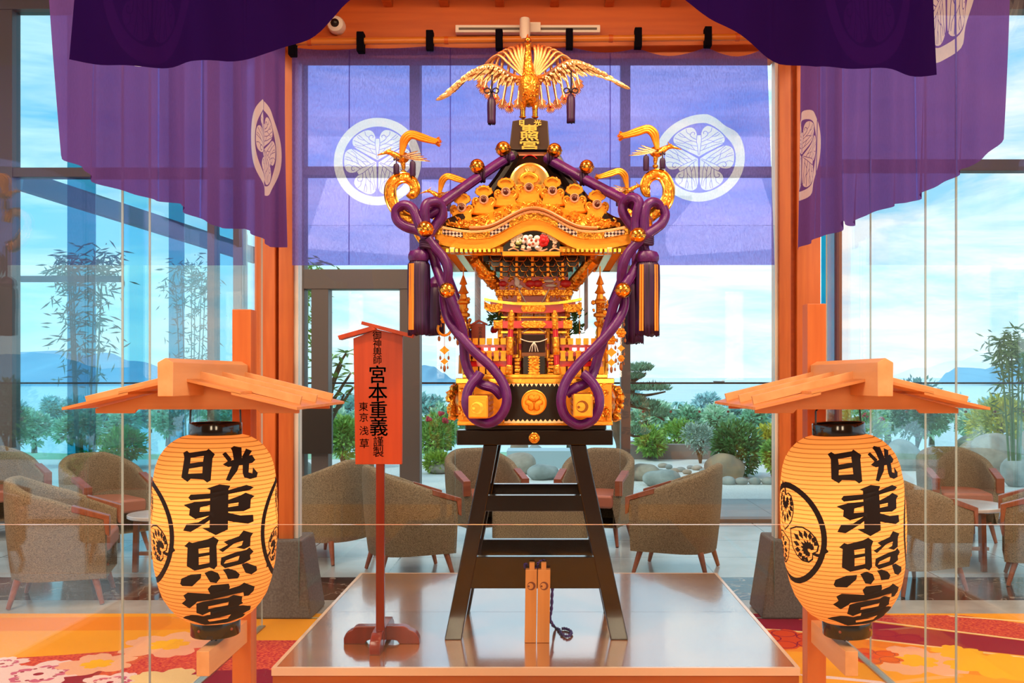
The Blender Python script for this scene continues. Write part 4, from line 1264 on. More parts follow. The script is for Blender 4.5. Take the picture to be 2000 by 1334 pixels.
# ================================================================== LOUNGE FURNITURE
def make_chair(name, label):
    root = thing(name, label, 'armchair', (0, 0, 0), 'tweed tub armchairs in the lounge')
    # plan: U-shaped shell open towards +x
    W, D = .365, .40
    n = 40
    def plan(t, r=0.0):       # t -1..1, from one arm front, around the back, to the other
        a = abs(t)
        s = 1 if t >= 0 else -1
        if a < .56:
            th = a / .56 * pi / 2
            x = -.06 - (D - .06 - r) * cos(th) ** .8
            y = (W - r) * sin(th) ** .8
        else:
            q = (a - .56) / .44
            x = -.06 + q * .38
            y = (W - r) - .03 * q
        return x, y * s
    def top(t):
        a = abs(t)
        q = max(0, (a - .12) / .88)
        return .80 - .245 * (q ** 1.15)
    def bot(t): return .165
    prof = [(0, 0), (0, 1)]
    def sh(u, v):
        t = -1 + 2 * u
        zt, zb = top(t), bot(t)
        # v: 0 bottom outside -> .45 top outside -> .55 top inside -> 1 bottom inside
        th = .075
        if v < .46:
            q = v / .46; r = .05 * (1 - q) ** 1.3 - .008 * sin(q * pi) ; z = zb + (zt - .02 - zb) * q
            lean = .0
        elif v <= .6:
            q = (v - .46) / .14; r = th * (0.5 - 0.5 * cos(q * pi)); z = zt - .02 + .022 * sin(q * pi)
        else:
            q = (v - .6) / .4; r = th + .02 * q; z = zt - .02 - (zt - .02 - .34) * q
        x, y = plan(t, r)
        return (x, y, z)
    mb = MB(); mb.grid(sh, 44, 26)
    # close the arm fronts and the underside
    nv = 26
    for i in (0, 44):
        mb.f.append([j * 45 + i for j in range(nv + 1)]); mb.m.append(0)
    b = len(mb.v); 
    under = [i for i in range(45)]
    mb.f.append(under); mb.m.append(0)
    o = mb.build('shell', M_TWEED, root, smooth=True, angle=60)
    # seat base and cushion
    MB().grid(lambda u, v: (lambda q: (q[0], q[1], .17 + .17 * v))(plan(-1 + 2 * u, .085)), 30, 2).build('seat_base', M_TWEED, root)
    cu = MB()
    def cush(u, v):
        t = -1 + 2 * u
        x, y = plan(t, .098 - .012 * sin(v * pi))
        return (x + .02, y, .33 + .11 * v)
    cu.grid(cush, 30, 5)
    top_ = [5 * 31 + i for i in range(31)]
    cu.f.append(top_); cu.m.append(0)
    cu.f.append([i for i in range(31)]); cu.m.append(0)
    cu.f.append([j * 31 for j in range(6)] + [j * 31 + 30 for j in range(5, -1, -1)]); cu.m.append(0)
    cu.build('seat_cushion', M_LEATHER, root, smooth=True, bevel=0.02, angle=50)
    for s in (-1, 1):
        # wooden arm rail: a plank on the front half of the arm
        ps = []
        for x, z in ((-.02, .735), (.335, .585)):
            pass
        a, b_ = Vector((.02, s * .315, .655)), Vector((.345, s * .302, .565))
        mbb = MB()
        mbb.prism([(.10, s * .283, .640), (.35, s * .272, .568), (.35, s * .272, .44), (.325, s * .272, .45), (.31, s * .272, .545), (.10, s * .283, .600)][::s], (0, s * .075, 0))
        mbb.build('arm_rail', M_ARM, root, bevel=0.004)
        for x0_, sx_ in ((.24, 1), (-.27, -1)):
            mbb = MB(); q = Vector((x0_, s * .25, .175)); e_ = Vector((x0_ + sx_ * .055, s * .285, 0.003))
            mbb.tube([e_, q], [.016, .026], 10)
            mbb.build('leg', M_ARM, root, smooth=True)
    return root
def place(o, px, Y, fwd, z=0):
    o.location = ((px - CX) * Y / F, Y, z)
    o.rotation_euler = (0, 0, atan2(fwd[1], fwd[0]))
    o.scale = (.87, .87, 1)
chairs = [
 ('tweed tub armchair seen from its side, the big nearest one at the far left edge', 128, 6.35, (.96, .28)),
 ('tweed tub armchair turned to the viewer behind the small table, left of the lantern', 205, 8.1, (.75, -.66)),
 ('tweed tub armchair seen from behind, beside the orange post and under the door', 640, 7.8, (-.86, .50)),
 ('tweed tub armchair seen from behind the pole of the signboard, facing the trestle', 802, 7.2, (.93, .36)),
 ('tweed tub armchair facing the viewer, seen to the left of the trestle legs', 945, 8.55, (.42, -.90)),
 ('tweed tub armchair facing the viewer, seen to the right of the trestle legs', 1165, 8.55, (-.30, -.95)),
 ('tweed tub armchair standing alone right of the shrine, by the big boulder', 1318, 7.3, (-.94, .34)),
 ('tweed tub armchair partly hidden by the lantern at right, facing the round table', 1778, 6.7, (.93, .36)),
 ('tweed tub armchair facing the viewer across the round table at right', 1868, 8.7, (-.08, -1)),
 ('tweed tub armchair cut off by the right edge of the picture', 2045, 6.85, (-.92, .40)),
 ('dim tweed tub armchair far back at the left edge, mostly hidden by the nearest one', 5, 8.9, (.8, -.6)),
]
c0_ = None
for i, (lab, px, Y, fw) in enumerate(chairs):
    if c0_ is None:
        c0_ = make_chair('armchair', lab); o = c0_
    else:
        o = dup(c0_); o['label'] = lab
    place(o, px, Y, fw)
# upholstered ottoman between the trestle bars
ot = thing('ottoman', 'low square tweed ottoman seen between the bars of the trestles', 'ottoman', ((1055 - CX) * 7.75 / F, 7.75, 0))
q = ot.location
MB().box((q.x, q.y, .34), (.74, .55, .36)).build('cushion_block', M_TWEED, ot, bevel=.05, segs=4, smooth=True)
for sx_ in (-1, 1):
    for sy_ in (-1, 1):
        MB().tube([(q.x + sx_ * .30, q.y + sy_ * .2, .003), (q.x + sx_ * .28, q.y + sy_ * .18, .165)], [.014, .022], 8).build('leg', M_ARM, ot)
M_TTOP = mat('table_top_white', '#d8d2d2', 0.15, c2='#c8c2c4', scale=6, coat=.4)
def table(name, label, px, Y, r, z, group='round lounge tables'):
    c = Vector(((px - CX) * Y / F, Y, 0))
    root = thing(name, label, 'table', c, group)
    MB().lathe([(r - .012, z - .03), (r, z - .022), (r, z - .004), (r - .004, z)], c, 48).build('table_top', M_TTOP, root, smooth=True)
    for a in (0.4, 1.97, 3.54, 5.11):
        d = Vector((cos(a), sin(a), 0)) * r * .72
        MB().bar(c + d * 1.05 + Vector((0, 0, .006)), c + d + Vector((0, 0, z - .03)), .035, .035, up=(0, 1, 0)).build('leg', M_ARM, root)
    m = MB()
    m.bar(c + Vector((-r * .7, 0, z - .06)), c + Vector((r * .7, 0, z - .06)), .03, .05); m.bar(c + Vector((0, -r * .7, z - .06)), c + Vector((0, r * .7, z - .06)), .03, .049)
    m.build('apron', M_ARM, root)
    m = MB()
    m.bar(c + Vector((-r * .7, 0, .13)), c + Vector((r * .7, 0, .13)), .03, .025); m.bar(c + Vector((0, -r * .7, .13)), c + Vector((0, r * .7, .13)), .03, .0245)
    m.build('stretcher', M_PALE_X, root)
table('round_table', 'round white-topped low table at right among the armchairs', 1866, 7.45, .36, .475)
table('round_table', 'small round white-topped table just left of the paper lantern', 318, 7.25, .25, .43)
# ================================================================== THE PORTABLE SHRINE
SHX = (1043 - CX) * 4.5 / F
SHY = 4.53
SH = thing('portable_shrine', 'gilded portable shrine with purple ropes and a phoenix on its roof, standing on black trestles', 'shrine', (SHX, SHY, EYE - (836 - CY) * 4.24 / F))
TZ = EYE - (840 - CY) * 4.243 / F            # top of the trestles
YF = 4.22                                      # front face of the base
def Zy(py, Y): return EYE - (py - CY) * Y / F
def Xy(px, Y): return (px - CX) * Y / F
YBK = 2 * SHY - YF

# slab under the base and the base itself
MB().box2((Xy(908, YF), YF + .02, TZ + .0005), (Xy(1184, YF), YBK - .02, Zy(829, YF))).build('under_slab', M_LACQ, SH, bevel=.003)
bx0, bx1 = Xy(893, YF), Xy(1197, YF)
bz0, bz1 = Zy(831, YF), Zy(744, YF)
W_ = bx1 - bx0
mb = MB()
mb.box2((bx0 + .005, YF + .012, bz0 + .012), (bx1 - .005, YBK - .012, bz1 - .01))
BASE = mb.build('base', M_LACQB, SH)
mb = MB()     # gilded rails top and bottom of the base
mb.box2((bx0, YF, bz0), (bx1, YBK, bz0 + .02)); mb.box2((bx0 - .006, YF - .006, bz1 - .012), (bx1 + .006, YBK + .006, bz1 + .012))
mb.box2((bx0 + .02, YF + .03, bz1 + .012), (bx1 - .02, YBK - .03, bz1 + .03))
mb.build('base_moulding', M_GOLD, BASE, bevel=.003)
def zig(mb, x0_, x1_, z, h, n, y, up):
    w = (x1_ - x0_) / n
    for i in range(n):
        a = x0_ + i * w
        mb.prism([(a, y, z), (a + w, y, z), (a + w / 2, y, z + h * up)], (0, .006, 0))
mb = MB()
zig(mb, Xy(990, YF), Xy(1096, YF), Zy(748, YF), .016, 12, YF - .002, -1)
mb.box2((Xy(985, YF), YF - .004, Zy(749, YF)), (Xy(1100, YF), YF + .01, Zy(742, YF)))
M_PGOLD = mat('pale_gold', (1.0, .72, .42), .3, .8)
mb.build('zigzag_edging', M_PGOLD, BASE)
mb = MB(); zig(mb, Xy(990, YF), Xy(1096, YF), Zy(824, YF), .012, 12, YF - .002, 1); mb.box2((Xy(985, YF), YF - .004, Zy(826, YF)), (Xy(1100, YF), YF + .01, Zy(823, YF)))
mb.build('zigzag_edging', M_PGOLD, BASE)
mb = MB(); crest_relief(mb, (Xy(1043, YF), YF + .006, Zy(786, YF)), .0555, 0, 0, .005); mb.build('crest_disc', M_GOLDF, BASE, smooth=True, label='round gold crest disc')
# gilded carved end panels and the dragons bulging out of the ends
rnd = random.Random(3)
for s, xa, xb in ((-1, 895, 985), (1, 1100, 1195)):
    mb = MB()
    mb.box2((Xy(xa, YF), YF - .004, bz0 + .018), (Xy(xb, YF), YF + .012, bz1 - .012))
    mb.build('gilt_panel', M_GOLDF, BASE, bevel=.003)
    mb = MB()
    for i in range(26):
        px = rnd.uniform(min(xa, xb) + (2 if s < 0 else 55), min(xa, xb) + (40 if s < 0 else 93)); py = rnd.uniform(757, 820)
        c = P(px, py, YF - .012)
        pts = [c + Vector((rnd.uniform(-.02, .02), rnd.uniform(-.012, .006), rnd.uniform(-.02, .02))) for _ in range(3)]
        mb.tube(smooth_path([c] + pts, 4), [.0075 * (1 - .05 * k) for k in range(13)], 6)
    xe = bx0 if s < 0 else bx1
    for i in range(44):
        th = rnd.uniform(-1.3, 1.3); yy = rnd.uniform(YF + .03, YBK - .1)
        c = Vector((xe + s * (.012 + .030 * cos(th)), yy, (bz0 + bz1) / 2 + .068 * sin(th)))
        mb.ball(c, rnd.uniform(.012, .022), 8, jit=.5, freq=2)
    mb.ball((xe - s * .01, SHY, (bz0 + bz1) / 2), 1, 16, sc=(.045, .26, .075), jit=.2, freq=6)
    mb.build('carved_dragon', M_GOLDC, BASE, smooth=True)
    MB().box2((Xy(922 if s < 0 else 1158, YF) , YF - .010, bz0 + .018), (Xy(926 if s < 0 else 1162, YF), YF, bz1 - .01)).build('panel_bead', M_GOLD, BASE)

# carrying-pole stubs poking out to the front
YS = 3.82
for s, (xa, xb, ya, yb) in ((-1, (915.5, 953, 773, 817)), (1, (1120, 1157, 770, 815))):
    x0_, x1_, z0_, z1_ = Xy(xa, YS), Xy(xb, YS), Zy(yb, YS), Zy(ya, YS)
    b = MB().box2((x0_, YS, z0_), (x1_, YF + .02, z1_)).build('pole_stub', M_REDWOOD, SH, bevel=.006)
    mb = MB(); mb.box2((x0_ - .001, YS - .012, z0_ - .001), (x1_ + .001, YS + .012, z1_ + .001)); mb.build('gilt_end_cap', M_GOLDF, b, bevel=.007, segs=3)
    mb = MB()
    cx, cz, r = (x0_ + x1_) / 2 - .003, (z0_ + z1_) / 2 - .003, .024
    n = 28; y = YS - .0135
    A = [(cx + r * cos(2 * pi * i / n), y, cz + r * sin(2 * pi * i / n)) for i in range(n)]
    B = [(cx - r * .22 + r * .72 * cos(2 * pi * i / n), y, cz + r * .72 * sin(2 * pi * i / n)) for i in range(n)]
    A2 = [(p[0], y + .003, p[2]) for p in A]
    mb.add(A + B + A2, [(i, (i + 1) % n, n + (i + 1) % n, n + i) for i in range(n)] + [(i, (i + 1) % n, 2 * n + (i + 1) % n, 2 * n + i) for i in range(n)])
    mb.lathe([(r * .24, -.001), (r * .24, .003)], (cx - r * .6, y, cz - .002), 14, axis='y')
    mb.build('moon_mark', M_GOLD if s < 0 else mat('brown_bronze', '#8a4a10', .4, .6), b)  # right mark is a darker brown than the left one
    mb = MB()
    for k in range(4):
        zz = z0_ + (z1_ - z0_) * (k + .5) / 4
        xx = x1_ if s < 0 else x0_
        mb.box2((xx - .002, YS + .05, zz - .006), (xx + .002, YF - .02, zz + .006))
    mb.build('side_inlay', M_LEATHER, b)

# ---- fence around the deck
DZ = bz1 + .03
def fence_side(mbr, mbg, a, b, n):
    a, b = Vector(a), Vector(b)
    for z, hh in ((.045, .022), (.088, .020), (.122, .012)):
        mbr.bar(a + Vector((0, 0, z)), b + Vector((0, 0, z)), .012, hh)
    for i in range(n):
        p = a.lerp(b, (i + .5) / n)
        mbr.box(p + Vector((0, 0, .07)), (.013, .013, .14))
        mbg.box(p + Vector((0, 0, .143)), (.023, .023, .028)); mbg.box(p + Vector((0, 0, .078)), (.020, .020, .042)); mbg.box(p + Vector((0, 0, .062)), (.026, .026, .008)); mbg.box(p + Vector((0, 0, .098)), (.026, .026, .008)); mbg.box(p + Vector((0, 0, .016)), (.024, .024, .032))
YFE = YF + .05
fx0, fx1 = Xy(908, YFE), Xy(1182, YFE)
fxl, fxr = Xy(990, YFE), Xy(1092, YFE)
FE = None
for nm_, a, b, n in (('front', (fx0, YFE, DZ), (fxl, YFE, DZ), 6), ('front', (fxr, YFE, DZ), (fx1, YFE, DZ), 6), ('side', (fx0, YFE, DZ), (fx0, YBK - .05, DZ), 10), ('side', (fx1, YFE, DZ), (fx1, YBK - .05, DZ), 10)):
    r_, g_ = MB(), MB()
    fence_side(r_, g_, a, b, n)
    f = r_.build('fence', M_RED, SH)
    g_.build('gilt_fittings', M_GOLDF, f)
for xa, xb in ((fx0, fxl), (fxr, fx1)):
    MB().box2((xa, YFE + .03, DZ), (xb, YFE + .036, DZ + .10)).build('deck_panel', M_RED, SH)
# corner posts with onion tops
for x_, y_ in ((fx0, YFE), (fx1, YFE), (fx0, YBK - .05), (fx1, YBK - .05)):
    MB().lathe([(.014, 0), (.014, .165), (.018, .17), (.018, .185), (.012, .19), (.016, .205), (.012, .222), (.002, .236)], (x_, y_, DZ), 12).build('corner_post', M_GOLD, SH, smooth=True)

# ---- torii gate at the front
YT = YF + .035
def XT(px): return Xy(px, YT)
def ZT(py): return Zy(py, YT)
TO = None
g = MB()
for px in (997, 1085):
    lean = 3 if px < 1040 else -3
    a, b = Vector((XT(px - lean), YT, DZ)), Vector((XT(px + lean * .6), YT, ZT(606)))
    g.tube([a, b], .0125, 14)
TO = g.build('torii_gate', M_RED, SH, smooth=True)
for px in (997, 1085):
    lean = 3 if px < 1040 else -3
    a, b = Vector((XT(px - lean), YT, DZ)), Vector((XT(px + lean * .6), YT, ZT(606)))
    for t0, t1 in ((.0, .14), (.30, .58), (.70, 1.0)):
        MB().tube([a.lerp(b, t0), a.lerp(b, t0 + .01), a.lerp(b, t1 - .01), a.lerp(b, t1)], [.0145, .016, .016, .0145], 14).build('pillar_sleeve', M_GOLDC, TO, smooth=True)
def beam_curve(x0_, x1_, py_mid, py_end, h, y0_, y1_, n=16):
    f = []
    for i in range(n + 1):
        t = -1 + 2 * i / n
        f.append((x0_ + (x1_ - x0_) * i / n, py_mid + (py_end - py_mid) * abs(t) ** 2.2))
    return f
def beam(name, m, x0_, x1_, pm, pe, h, dep, parent, y=None):
    y = YT if y is None else y
    f = beam_curve(x0_, x1_, pm, pe, h, 0, 0)
    mb = MB()
    mb.grid(lambda u, v: (lambda q, c: (Xy(q[0], y), y + (-dep if c in (0, 1) else dep), Zy(q[1] + (h if c in (0, 3) else 0), y)))(f[min(int(round(u * 16)), 16)], int(round(v * 4)) % 4), 16, 4)
    b = len(mb.v)
    for i in (0, 16):
        mb.f.append([i + 17 * c for c in range(4)]); mb.m.append(0)
    return mb.build(name, m, parent)
beam('top_beam', M_RED, 958, 1124, 597, 590, 15, .014, TO)
beam('beam_cap', M_GOLD, 946, 1136, 592, 582, 5, .019, TO)
beam('beam_end', M_GOLDC, 946, 982, 595, 588, 15, .017, TO)
beam('beam_end', M_GOLDC, 1100, 1136, 595, 590, 15, .017, TO)
MB().prism([(XT(a), YT - .017, ZT(b)) for a, b in ((1017, 603), (1021, 596), (1063, 596), (1067, 603), (1063, 610), (1021, 610))], (0, .034, 0)).build('centre_plaque', M_GOLDC, TO, bevel=.002)
MB().box2((XT(966), YT - .009, ZT(641)), (XT(1116), YT + .009, ZT(627))).build('tie_beam', M_RED, TO)
for a, b in ((964, 982), (1100, 1118)):
    MB().box2((XT(a), YT - .012, ZT(642)), (XT(b), YT + .012, ZT(626))).build('tie_beam_end', M_GOLDC, TO, bevel=.002)
MB().prism([(XT(a), YT - .013, ZT(b)) for a, b in ((1016, 634), (1024, 627), (1060, 627), (1068, 634), (1060, 641), (1024, 641))], (0, .026, 0)).build('tie_beam_plaque', M_GOLDC, TO, bevel=.002)
# straw rope bow under the torii
mb = MB()
mb.tube(smooth_path([(XT(1016), YT - .01, ZT(662)), (XT(1030), YT - .014, ZT(667)), (XT(1043), YT - .016, ZT(668)), (XT(1056), YT - .014, ZT(667)), (XT(1069), YT - .01, ZT(662))], 4), .0022, 6)
for dx in (-9, -4, 3, 8):
    mb.tube(smooth_path([(XT(1043), YT - .016, ZT(668)), (XT(1043 + dx * .6), YT - .02, ZT(676)), (XT(1043 + dx), YT - .017, ZT(687))], 4), .0017, 6)
mb.build('white_cord_bow', mat('white_paper_cord', '#f2ded0', .7), SH, smooth=True)

# ---- the body
YB = YF + .17
def XB(px): return Xy(px, YB)
def ZB(py): return Zy(py, YB)
hbw = (XB(1113) - XB(973)) / 2; bcx = (XB(1113) + XB(973)) / 2
BD = 2 * SHY - YB
bodyo = MB().box2((XB(976), YB, DZ), (XB(1110), BD, ZB(535))).build('body', M_RED, SH)
# side wall panels, gilded frame members
m = MB()
for px in (978, 1014, 1070, 1108):
    m.box2((XB(px - 4), YB - .012, DZ), (XB(px + 4), YB, ZB(566)))
for s in (0, 1):
    xx = XB(976) if s == 0 else XB(1110)
    for yy in (YB + .02, SHY - .06, SHY + .06, BD - .02):
        m.box2((xx - .01, yy - .01, DZ), (xx + .01, yy + .01, ZB(560)))
m.build('gilt_pillars', M_GOLDC, bodyo)
for z0_, z1_, xa, xb, mm in ((578, 566, 968, 1118, M_GOLDC), (596, 590, 974, 1112, M_GOLD), (652, 646, 978, 1108, M_GOLD), (622, 618, 978, 1108, M_GOLD), (699, 692, 974, 1112, M_GOLD)):
    MB().box2((XB(xa), YB - .018, ZB(z0_)), (XB(xb), BD + .018, ZB(z1_))).build('gilt_rail', mm, bodyo, bevel=.002)
# doorway, door leaves, shelf
MB().box2((XB(1020), YB - .005, ZB(692)), (XB(1064), YB + .004, ZB(654))).build('dark_doorway', mat('dark_brown_wood', '#4a1c0e', .5), bodyo)
for xa, xb in ((1019, 1041), (1044, 1066)):
    d = MB().box2((XB(xa), YB - .010, ZB(618)), (XB(xb), YB - .002, ZB(599))).build('door_panel', mat('ivory_panel_%d' % xa, '#f0d9c4', .4), bodyo)
    mb = MB()
    for i in range(5):
        q = (i + .5) / 5
        mb.tube(smooth_path([(XB(xa + (xb - xa) * q - 2), YB - .012, ZB(616)), (XB(xa + (xb - xa) * q + 2), YB - .013, ZB(608)), (XB(xa + (xb - xa) * q - 1), YB - .012, ZB(601))], 3), .002, 5)
    mb.build('painted_scroll', M_GOLDC, d)
MB().box2((XB(1016), YB - .05, ZB(697)), (XB(1068), YB, ZB(689))).build('altar_shelf', M_PALE_X, bodyo, bevel=.002)
for px in (1016, 1070):
    MB().tube([(XB(px), YB - .055, DZ), (XB(px), YB - .055, ZB(648))], .006, 10).build('inner_pillar', M_RED, bodyo, smooth=True)
    for za, zb in ((648, 672), (684, 705), (718, 735)):
        MB().tube([(XB(px), YB - .055, ZB(za)), (XB(px), YB - .055, ZB(zb))], .008, 10).build('pillar_sleeve', M_GOLDC, bodyo, smooth=True)
# hanging crossed cords in the gable
M_WCORD = mat('white_cord', '#f6e2d2', .6)
for s in (-1, 1):
    MB().tube([(XB(1043 + s * 30), YB - .03, ZB(565)), (XB(1043 + s * 14), YB - .03, ZB(595))], .0022, 6).build('white_cord', M_WCORD, bodyo)
    MB().tube([(XB(1043 + s * 30), YB - .035, ZB(655)), (XB(1043 + s * 8), YB - .035, ZB(641))], .002, 6).build('white_cord', M_WCORD, bodyo)
# carved panels left and right of the door: red ground with gilt scrolls
for xa, xb in ((980, 1011), (1073, 1106)):
    for za, zb in ((588, 570), (644, 624), (690, 654)):
        p_ = MB().box2((XB(xa), YB - .006, ZB(za)), (XB(xb), YB, ZB(zb))).build('carved_panel', M_RED, bodyo)
        mb = MB()
        for i in range(9):
            px, py = rnd.uniform(xa + 3, xb - 3), rnd.uniform(min(za, zb) + 2, max(za, zb) - 2)
            c = P(px, py, YB - .008)
            mb.tube(smooth_path([c, c + Vector((.006, -.003, .004)), c + Vector((.004, -.002, .010)), c + Vector((-.003, 0, .007))], 3), .003, 5)
        mb.build('gilt_scroll', M_GOLDC, p_, smooth=True)
# steps
mb = MB(); mt_ = MB()
for i in range(8):
    py = 735 - i * 5.1
    yy = YF + .045 + i * .009
    mb.box2((Xy(1022, yy), yy, DZ), (Xy(1064, yy), yy + .03, Zy(py - 3, yy)))
    mt_.prism([(Xy(a, yy), yy - .008, Zy(b, yy)) for a, b in ((1031, py - 1.3), (1034, py - 3.8), (1052, py - 3.8), (1055, py - 1.3), (1052, py + 1), (1034, py + 1))], (0, .03, 0))
st = mb.build('steps', M_LACQB, SH)
mt_.build('gilt_tread', M_GOLDC, st)
for s in (-1, 1):
    m = MB()
    for i in range(6):
        m.box2((Xy(1043 + s * 33 - 5, YF + .06), YF + .05, Zy(735 - i * 7, YF + .06) - .012), (Xy(1043 + s * 33 + 5, YF + .06), YF + .075, Zy(735 - i * 7, YF + .06)))
    m.build('step_balustrade', M_GOLDC, SH, bevel=.002)

# ---- carved frieze under the brackets
YZ = YB - .02
fz = MB().box2((Xy(976, YZ), YZ, Zy(566, YZ)), (Xy(1110, YZ), 2 * SHY - YZ, Zy(541, YZ))).build('carved_frieze', M_RED, SH)
mb, mw = MB(), MB()
for i in range(60):
    px, py = rnd.uniform(968, 1118), rnd.uniform(543, 564)
    c = P(px, py, YZ - .006)
    mb.ball(c, rnd.uniform(.006, .011), 8, sc=(1, .6, rnd.uniform(.5, 1)), jit=.4)
mb.build('frieze_scrollwork', M_GOLDC, fz, smooth=True)
for px, py, sx_, sz_ in ((1010, 552, .012, .018), (1008, 545, .008, .009), (1072, 549, .022, .006), (1076, 558, .024, .006), (1016, 560, .011, .008)):
    mw.ball(P(px, py, YZ - .012), 1, 10, sc=(sx_, .009, sz_), jit=.2)
mw.build('white_beasts', mat('ivory_paint', '#f5e6dc', .4), fz, smooth=True)
mb = MB()
for px in (982, 1036, 1050, 1105):
    mb.ball(P(px, 554, YZ - .010), 1, 10, sc=(.02, .009, .014), jit=.4, freq=2)
mb.build('red_beasts', mat('red_paint', '#d01f22', .4), fz, smooth=True)

# ---- black bracket tiers edged in gold, stepping outwards as they rise
BRK = None
tiers = [(541, 531, 978, 1108, .155), (531, 521, 968, 1118, .135), (521, 511, 957, 1129, .112), (511, 498, 944, 1142, .09)]
for k, (pb, pt_, xa, xb, dy) in enumerate(tiers):
    y_ = YF + dy
    X0, X1 = Xy(xa, y_), Xy(xb, y_)
    Z0, Z1 = Zy(pb, y_), Zy(pt_, y_)
    yb_ = 2 * SHY - y_
    t_o = MB().box2((X0 + .012, y_ + .012, Z0), (X1 - .012, yb_ - .012, Z1)).build('bracket_tier', M_LACQ, SH)
    mb, ml = MB(), MB()
    n = 8
    wdt = (X1 - X0) / n
    def block(c, ux, n_):
        c = Vector(c); ux = Vector(ux)
        h = Z1 - Z0
        def q(a, b_, d): return c + ux * (a * wdt) + Vector((0, 0, b_ * h)) + Vector(n_) * d
        ps = [q(-.36, 0.05, -.012), q(.36, 0.05, -.012), q(.36, 0.05, .012), q(-.36, 0.05, .012), q(-.46, .95, -.012), q(.46, .95, -.012), q(.46, .95, .012), q(-.46, .95, .012)]
        mb.hexa(ps)
        ml.tube([q(-.46, .95, .0125), q(-.40, .45, .0125), q(-.25, .06, .0125), q(.25, .06, .0125), q(.40, .45, .0125), q(.46, .95, .0125)], .0016, 5)
        ml.tube([q(-.46, .95, .0125), q(.46, .95, .0125)], .0015, 5)
    for i in range(n):
        if k % 2 == 0 or i < n - 1:
            off = .5 if k % 2 == 0 else 1.0
            block((X0 + (i + off) * wdt, y_ + .010, Z0), (1, 0, 0), (0, -1, 0))
    for s, xx in ((-1, X0 + .01), (1, X1 - .01)):
        for i in range(n):
            block((xx, y_ + (yb_ - y_) * (i + .5) / n, Z0), (0, 1, 0), (s, 0, 0))
    mb.build('bracket_blocks', M_LACQ, t_o)
    ml.build('gilt_outline', M_GOLD, t_o)
mb = MB()
for px in (979, 1009, 1040, 1070, 1099):
    for k, (pb, pt_, xa, xb, dy) in enumerate(tiers):
        y_ = YF + dy - .016
        if k == 3 and px in (979, 1099): continue
        mb.box2((Xy(px - 2.8, y_), y_, Zy(pb - 1.5, y_)), (Xy(px + 2.8, y_), y_ + .02, Zy(pt_ + 2, y_)))
mb.build('gilt_tablet', M_GOLDF, SH, bevel=.002)
# red and gilt side carvings below the corners
for s in (-1, 1):
    mb = MB()
    for i in range(46):
        t = rnd.random()
        px = 1043 + s * (72 + 48 * t + rnd.uniform(-9, 9)); py = 556 - 52 * t + rnd.uniform(-10, 12)
        yy = YF + .17 - .05 * t + rnd.uniform(0, .5)
        mb.ball(P(px, py, YF + .15 - .05 * t) + Vector((0, rnd.uniform(0, .25), 0)), rnd.uniform(.009, .016), 8, sc=(1, 1.2, .8), jit=.5, freq=2.5)
    mb.tube([P(1043 + s * 74, 558, YF + .2), P(1043 + s * 116, 508, YF + .14)], .03, 8)
    mb.build('corner_carving', M_GOLDC, SH, smooth=True)

# ---- roof
EY = 4.10                              # front eave
HW = (Xy(1238, EY) - Xy(846, EY)) / 2
RCX = (Xy(1238, EY) + Xy(846, EY)) / 2
RCY = EY + HW
ZE = Zy(449, EY)
ZA = Zy(312, RCY)
def bumpf(t):
    a = abs(t)
    b = 0.078 * (0.5 + 0.5 * cos(pi * min(a / .50, 1))) if a < .50 else 0
    return b + .022 * max(0, (a - .62) / .38) ** 2 - .006 * math.exp(-((a - .6) / .16) ** 2)
def eave_pt(side, t, inset=0.0, dz=0.0, bs=1.0):
    """side 0 front, 1 right, 2 back, 3 left; t -1..1 along it"""
    h = HW - inset
    z = ZE + bumpf(t) * bs + dz
    if side == 0: return Vector((RCX + t * h, RCY - h, z))
    if side == 1: return Vector((RCX + h, RCY + t * h, z))
    if side == 2: return Vector((RCX - t * h, RCY + h, z))
    return Vector((RCX - h, RCY - t * h, z))
ROOF = None
mb = MB()
NS = 40
for side in range(4):
    def rf(u, v):
        t = -1 + 2 * u
        p = eave_pt(side, t, 0.015)
        top_h = .085
        q = v
        c = Vector((RCX, RCY, 0))
        d = Vector((p.x - RCX, p.y - RCY, 0))
        shrink = 1 - q * (1 - top_h / HW)
        zz = ZE + bumpf(t) * (1 - q) ** 1.3 + (ZA - ZE) * (q ** 1.75)
        return (RCX + d.x * shrink, RCY + d.y * shrink, zz)
    mb.grid(rf, NS, 16)
ROOF = mb.build('roof', M_LACQB, SH, smooth=True, angle=50)
def eave_band(name, m, ins0, ins1, dz0, dz1, parent, bs=1.0, n=64, skip=None, smooth=False):
    """closed strip around all four sides between two depths"""
    mb = MB()
    for side in range(4):
        def f(u, v):
            t = -1 + 2 * u
            c = int(round(v * 4)) % 4
            ins = (ins0, ins0, ins1, ins1)[c]; dz = (dz0, dz1, dz1, dz0)[c]
            return eave_pt(side, t, ins, dz, bs)
        mb.grid(f, n, 4)
    return mb.build(name, m, parent, smooth=smooth, angle=35)
b1 = eave_band('eave_bead', mat('rose_gold', (1, .45, .2), .25, .9), -.002, .02, .004, -.006, ROOF)
b2 = eave_band('eave_fascia', M_GOLDC, .0, .03, -.006, -.034, ROOF)
b3 = eave_band('eave_lower_fascia', M_GOLDF, .012, .05, -.034, -.078, ROOF)
# small red lacquer line
mb = MB()
def along(side, t0, t1, ins, dz, n=10): return [eave_pt(side, t0 + (t1 - t0) * i / n, ins, dz) for i in range(n + 1)]
for side in range(4):
    mb.tube(along(side, -.62, .62, -.012, .012, 40), .008, 8)
mb.build('roof_edge_rib', M_PALE_X, ROOF, smooth=True)
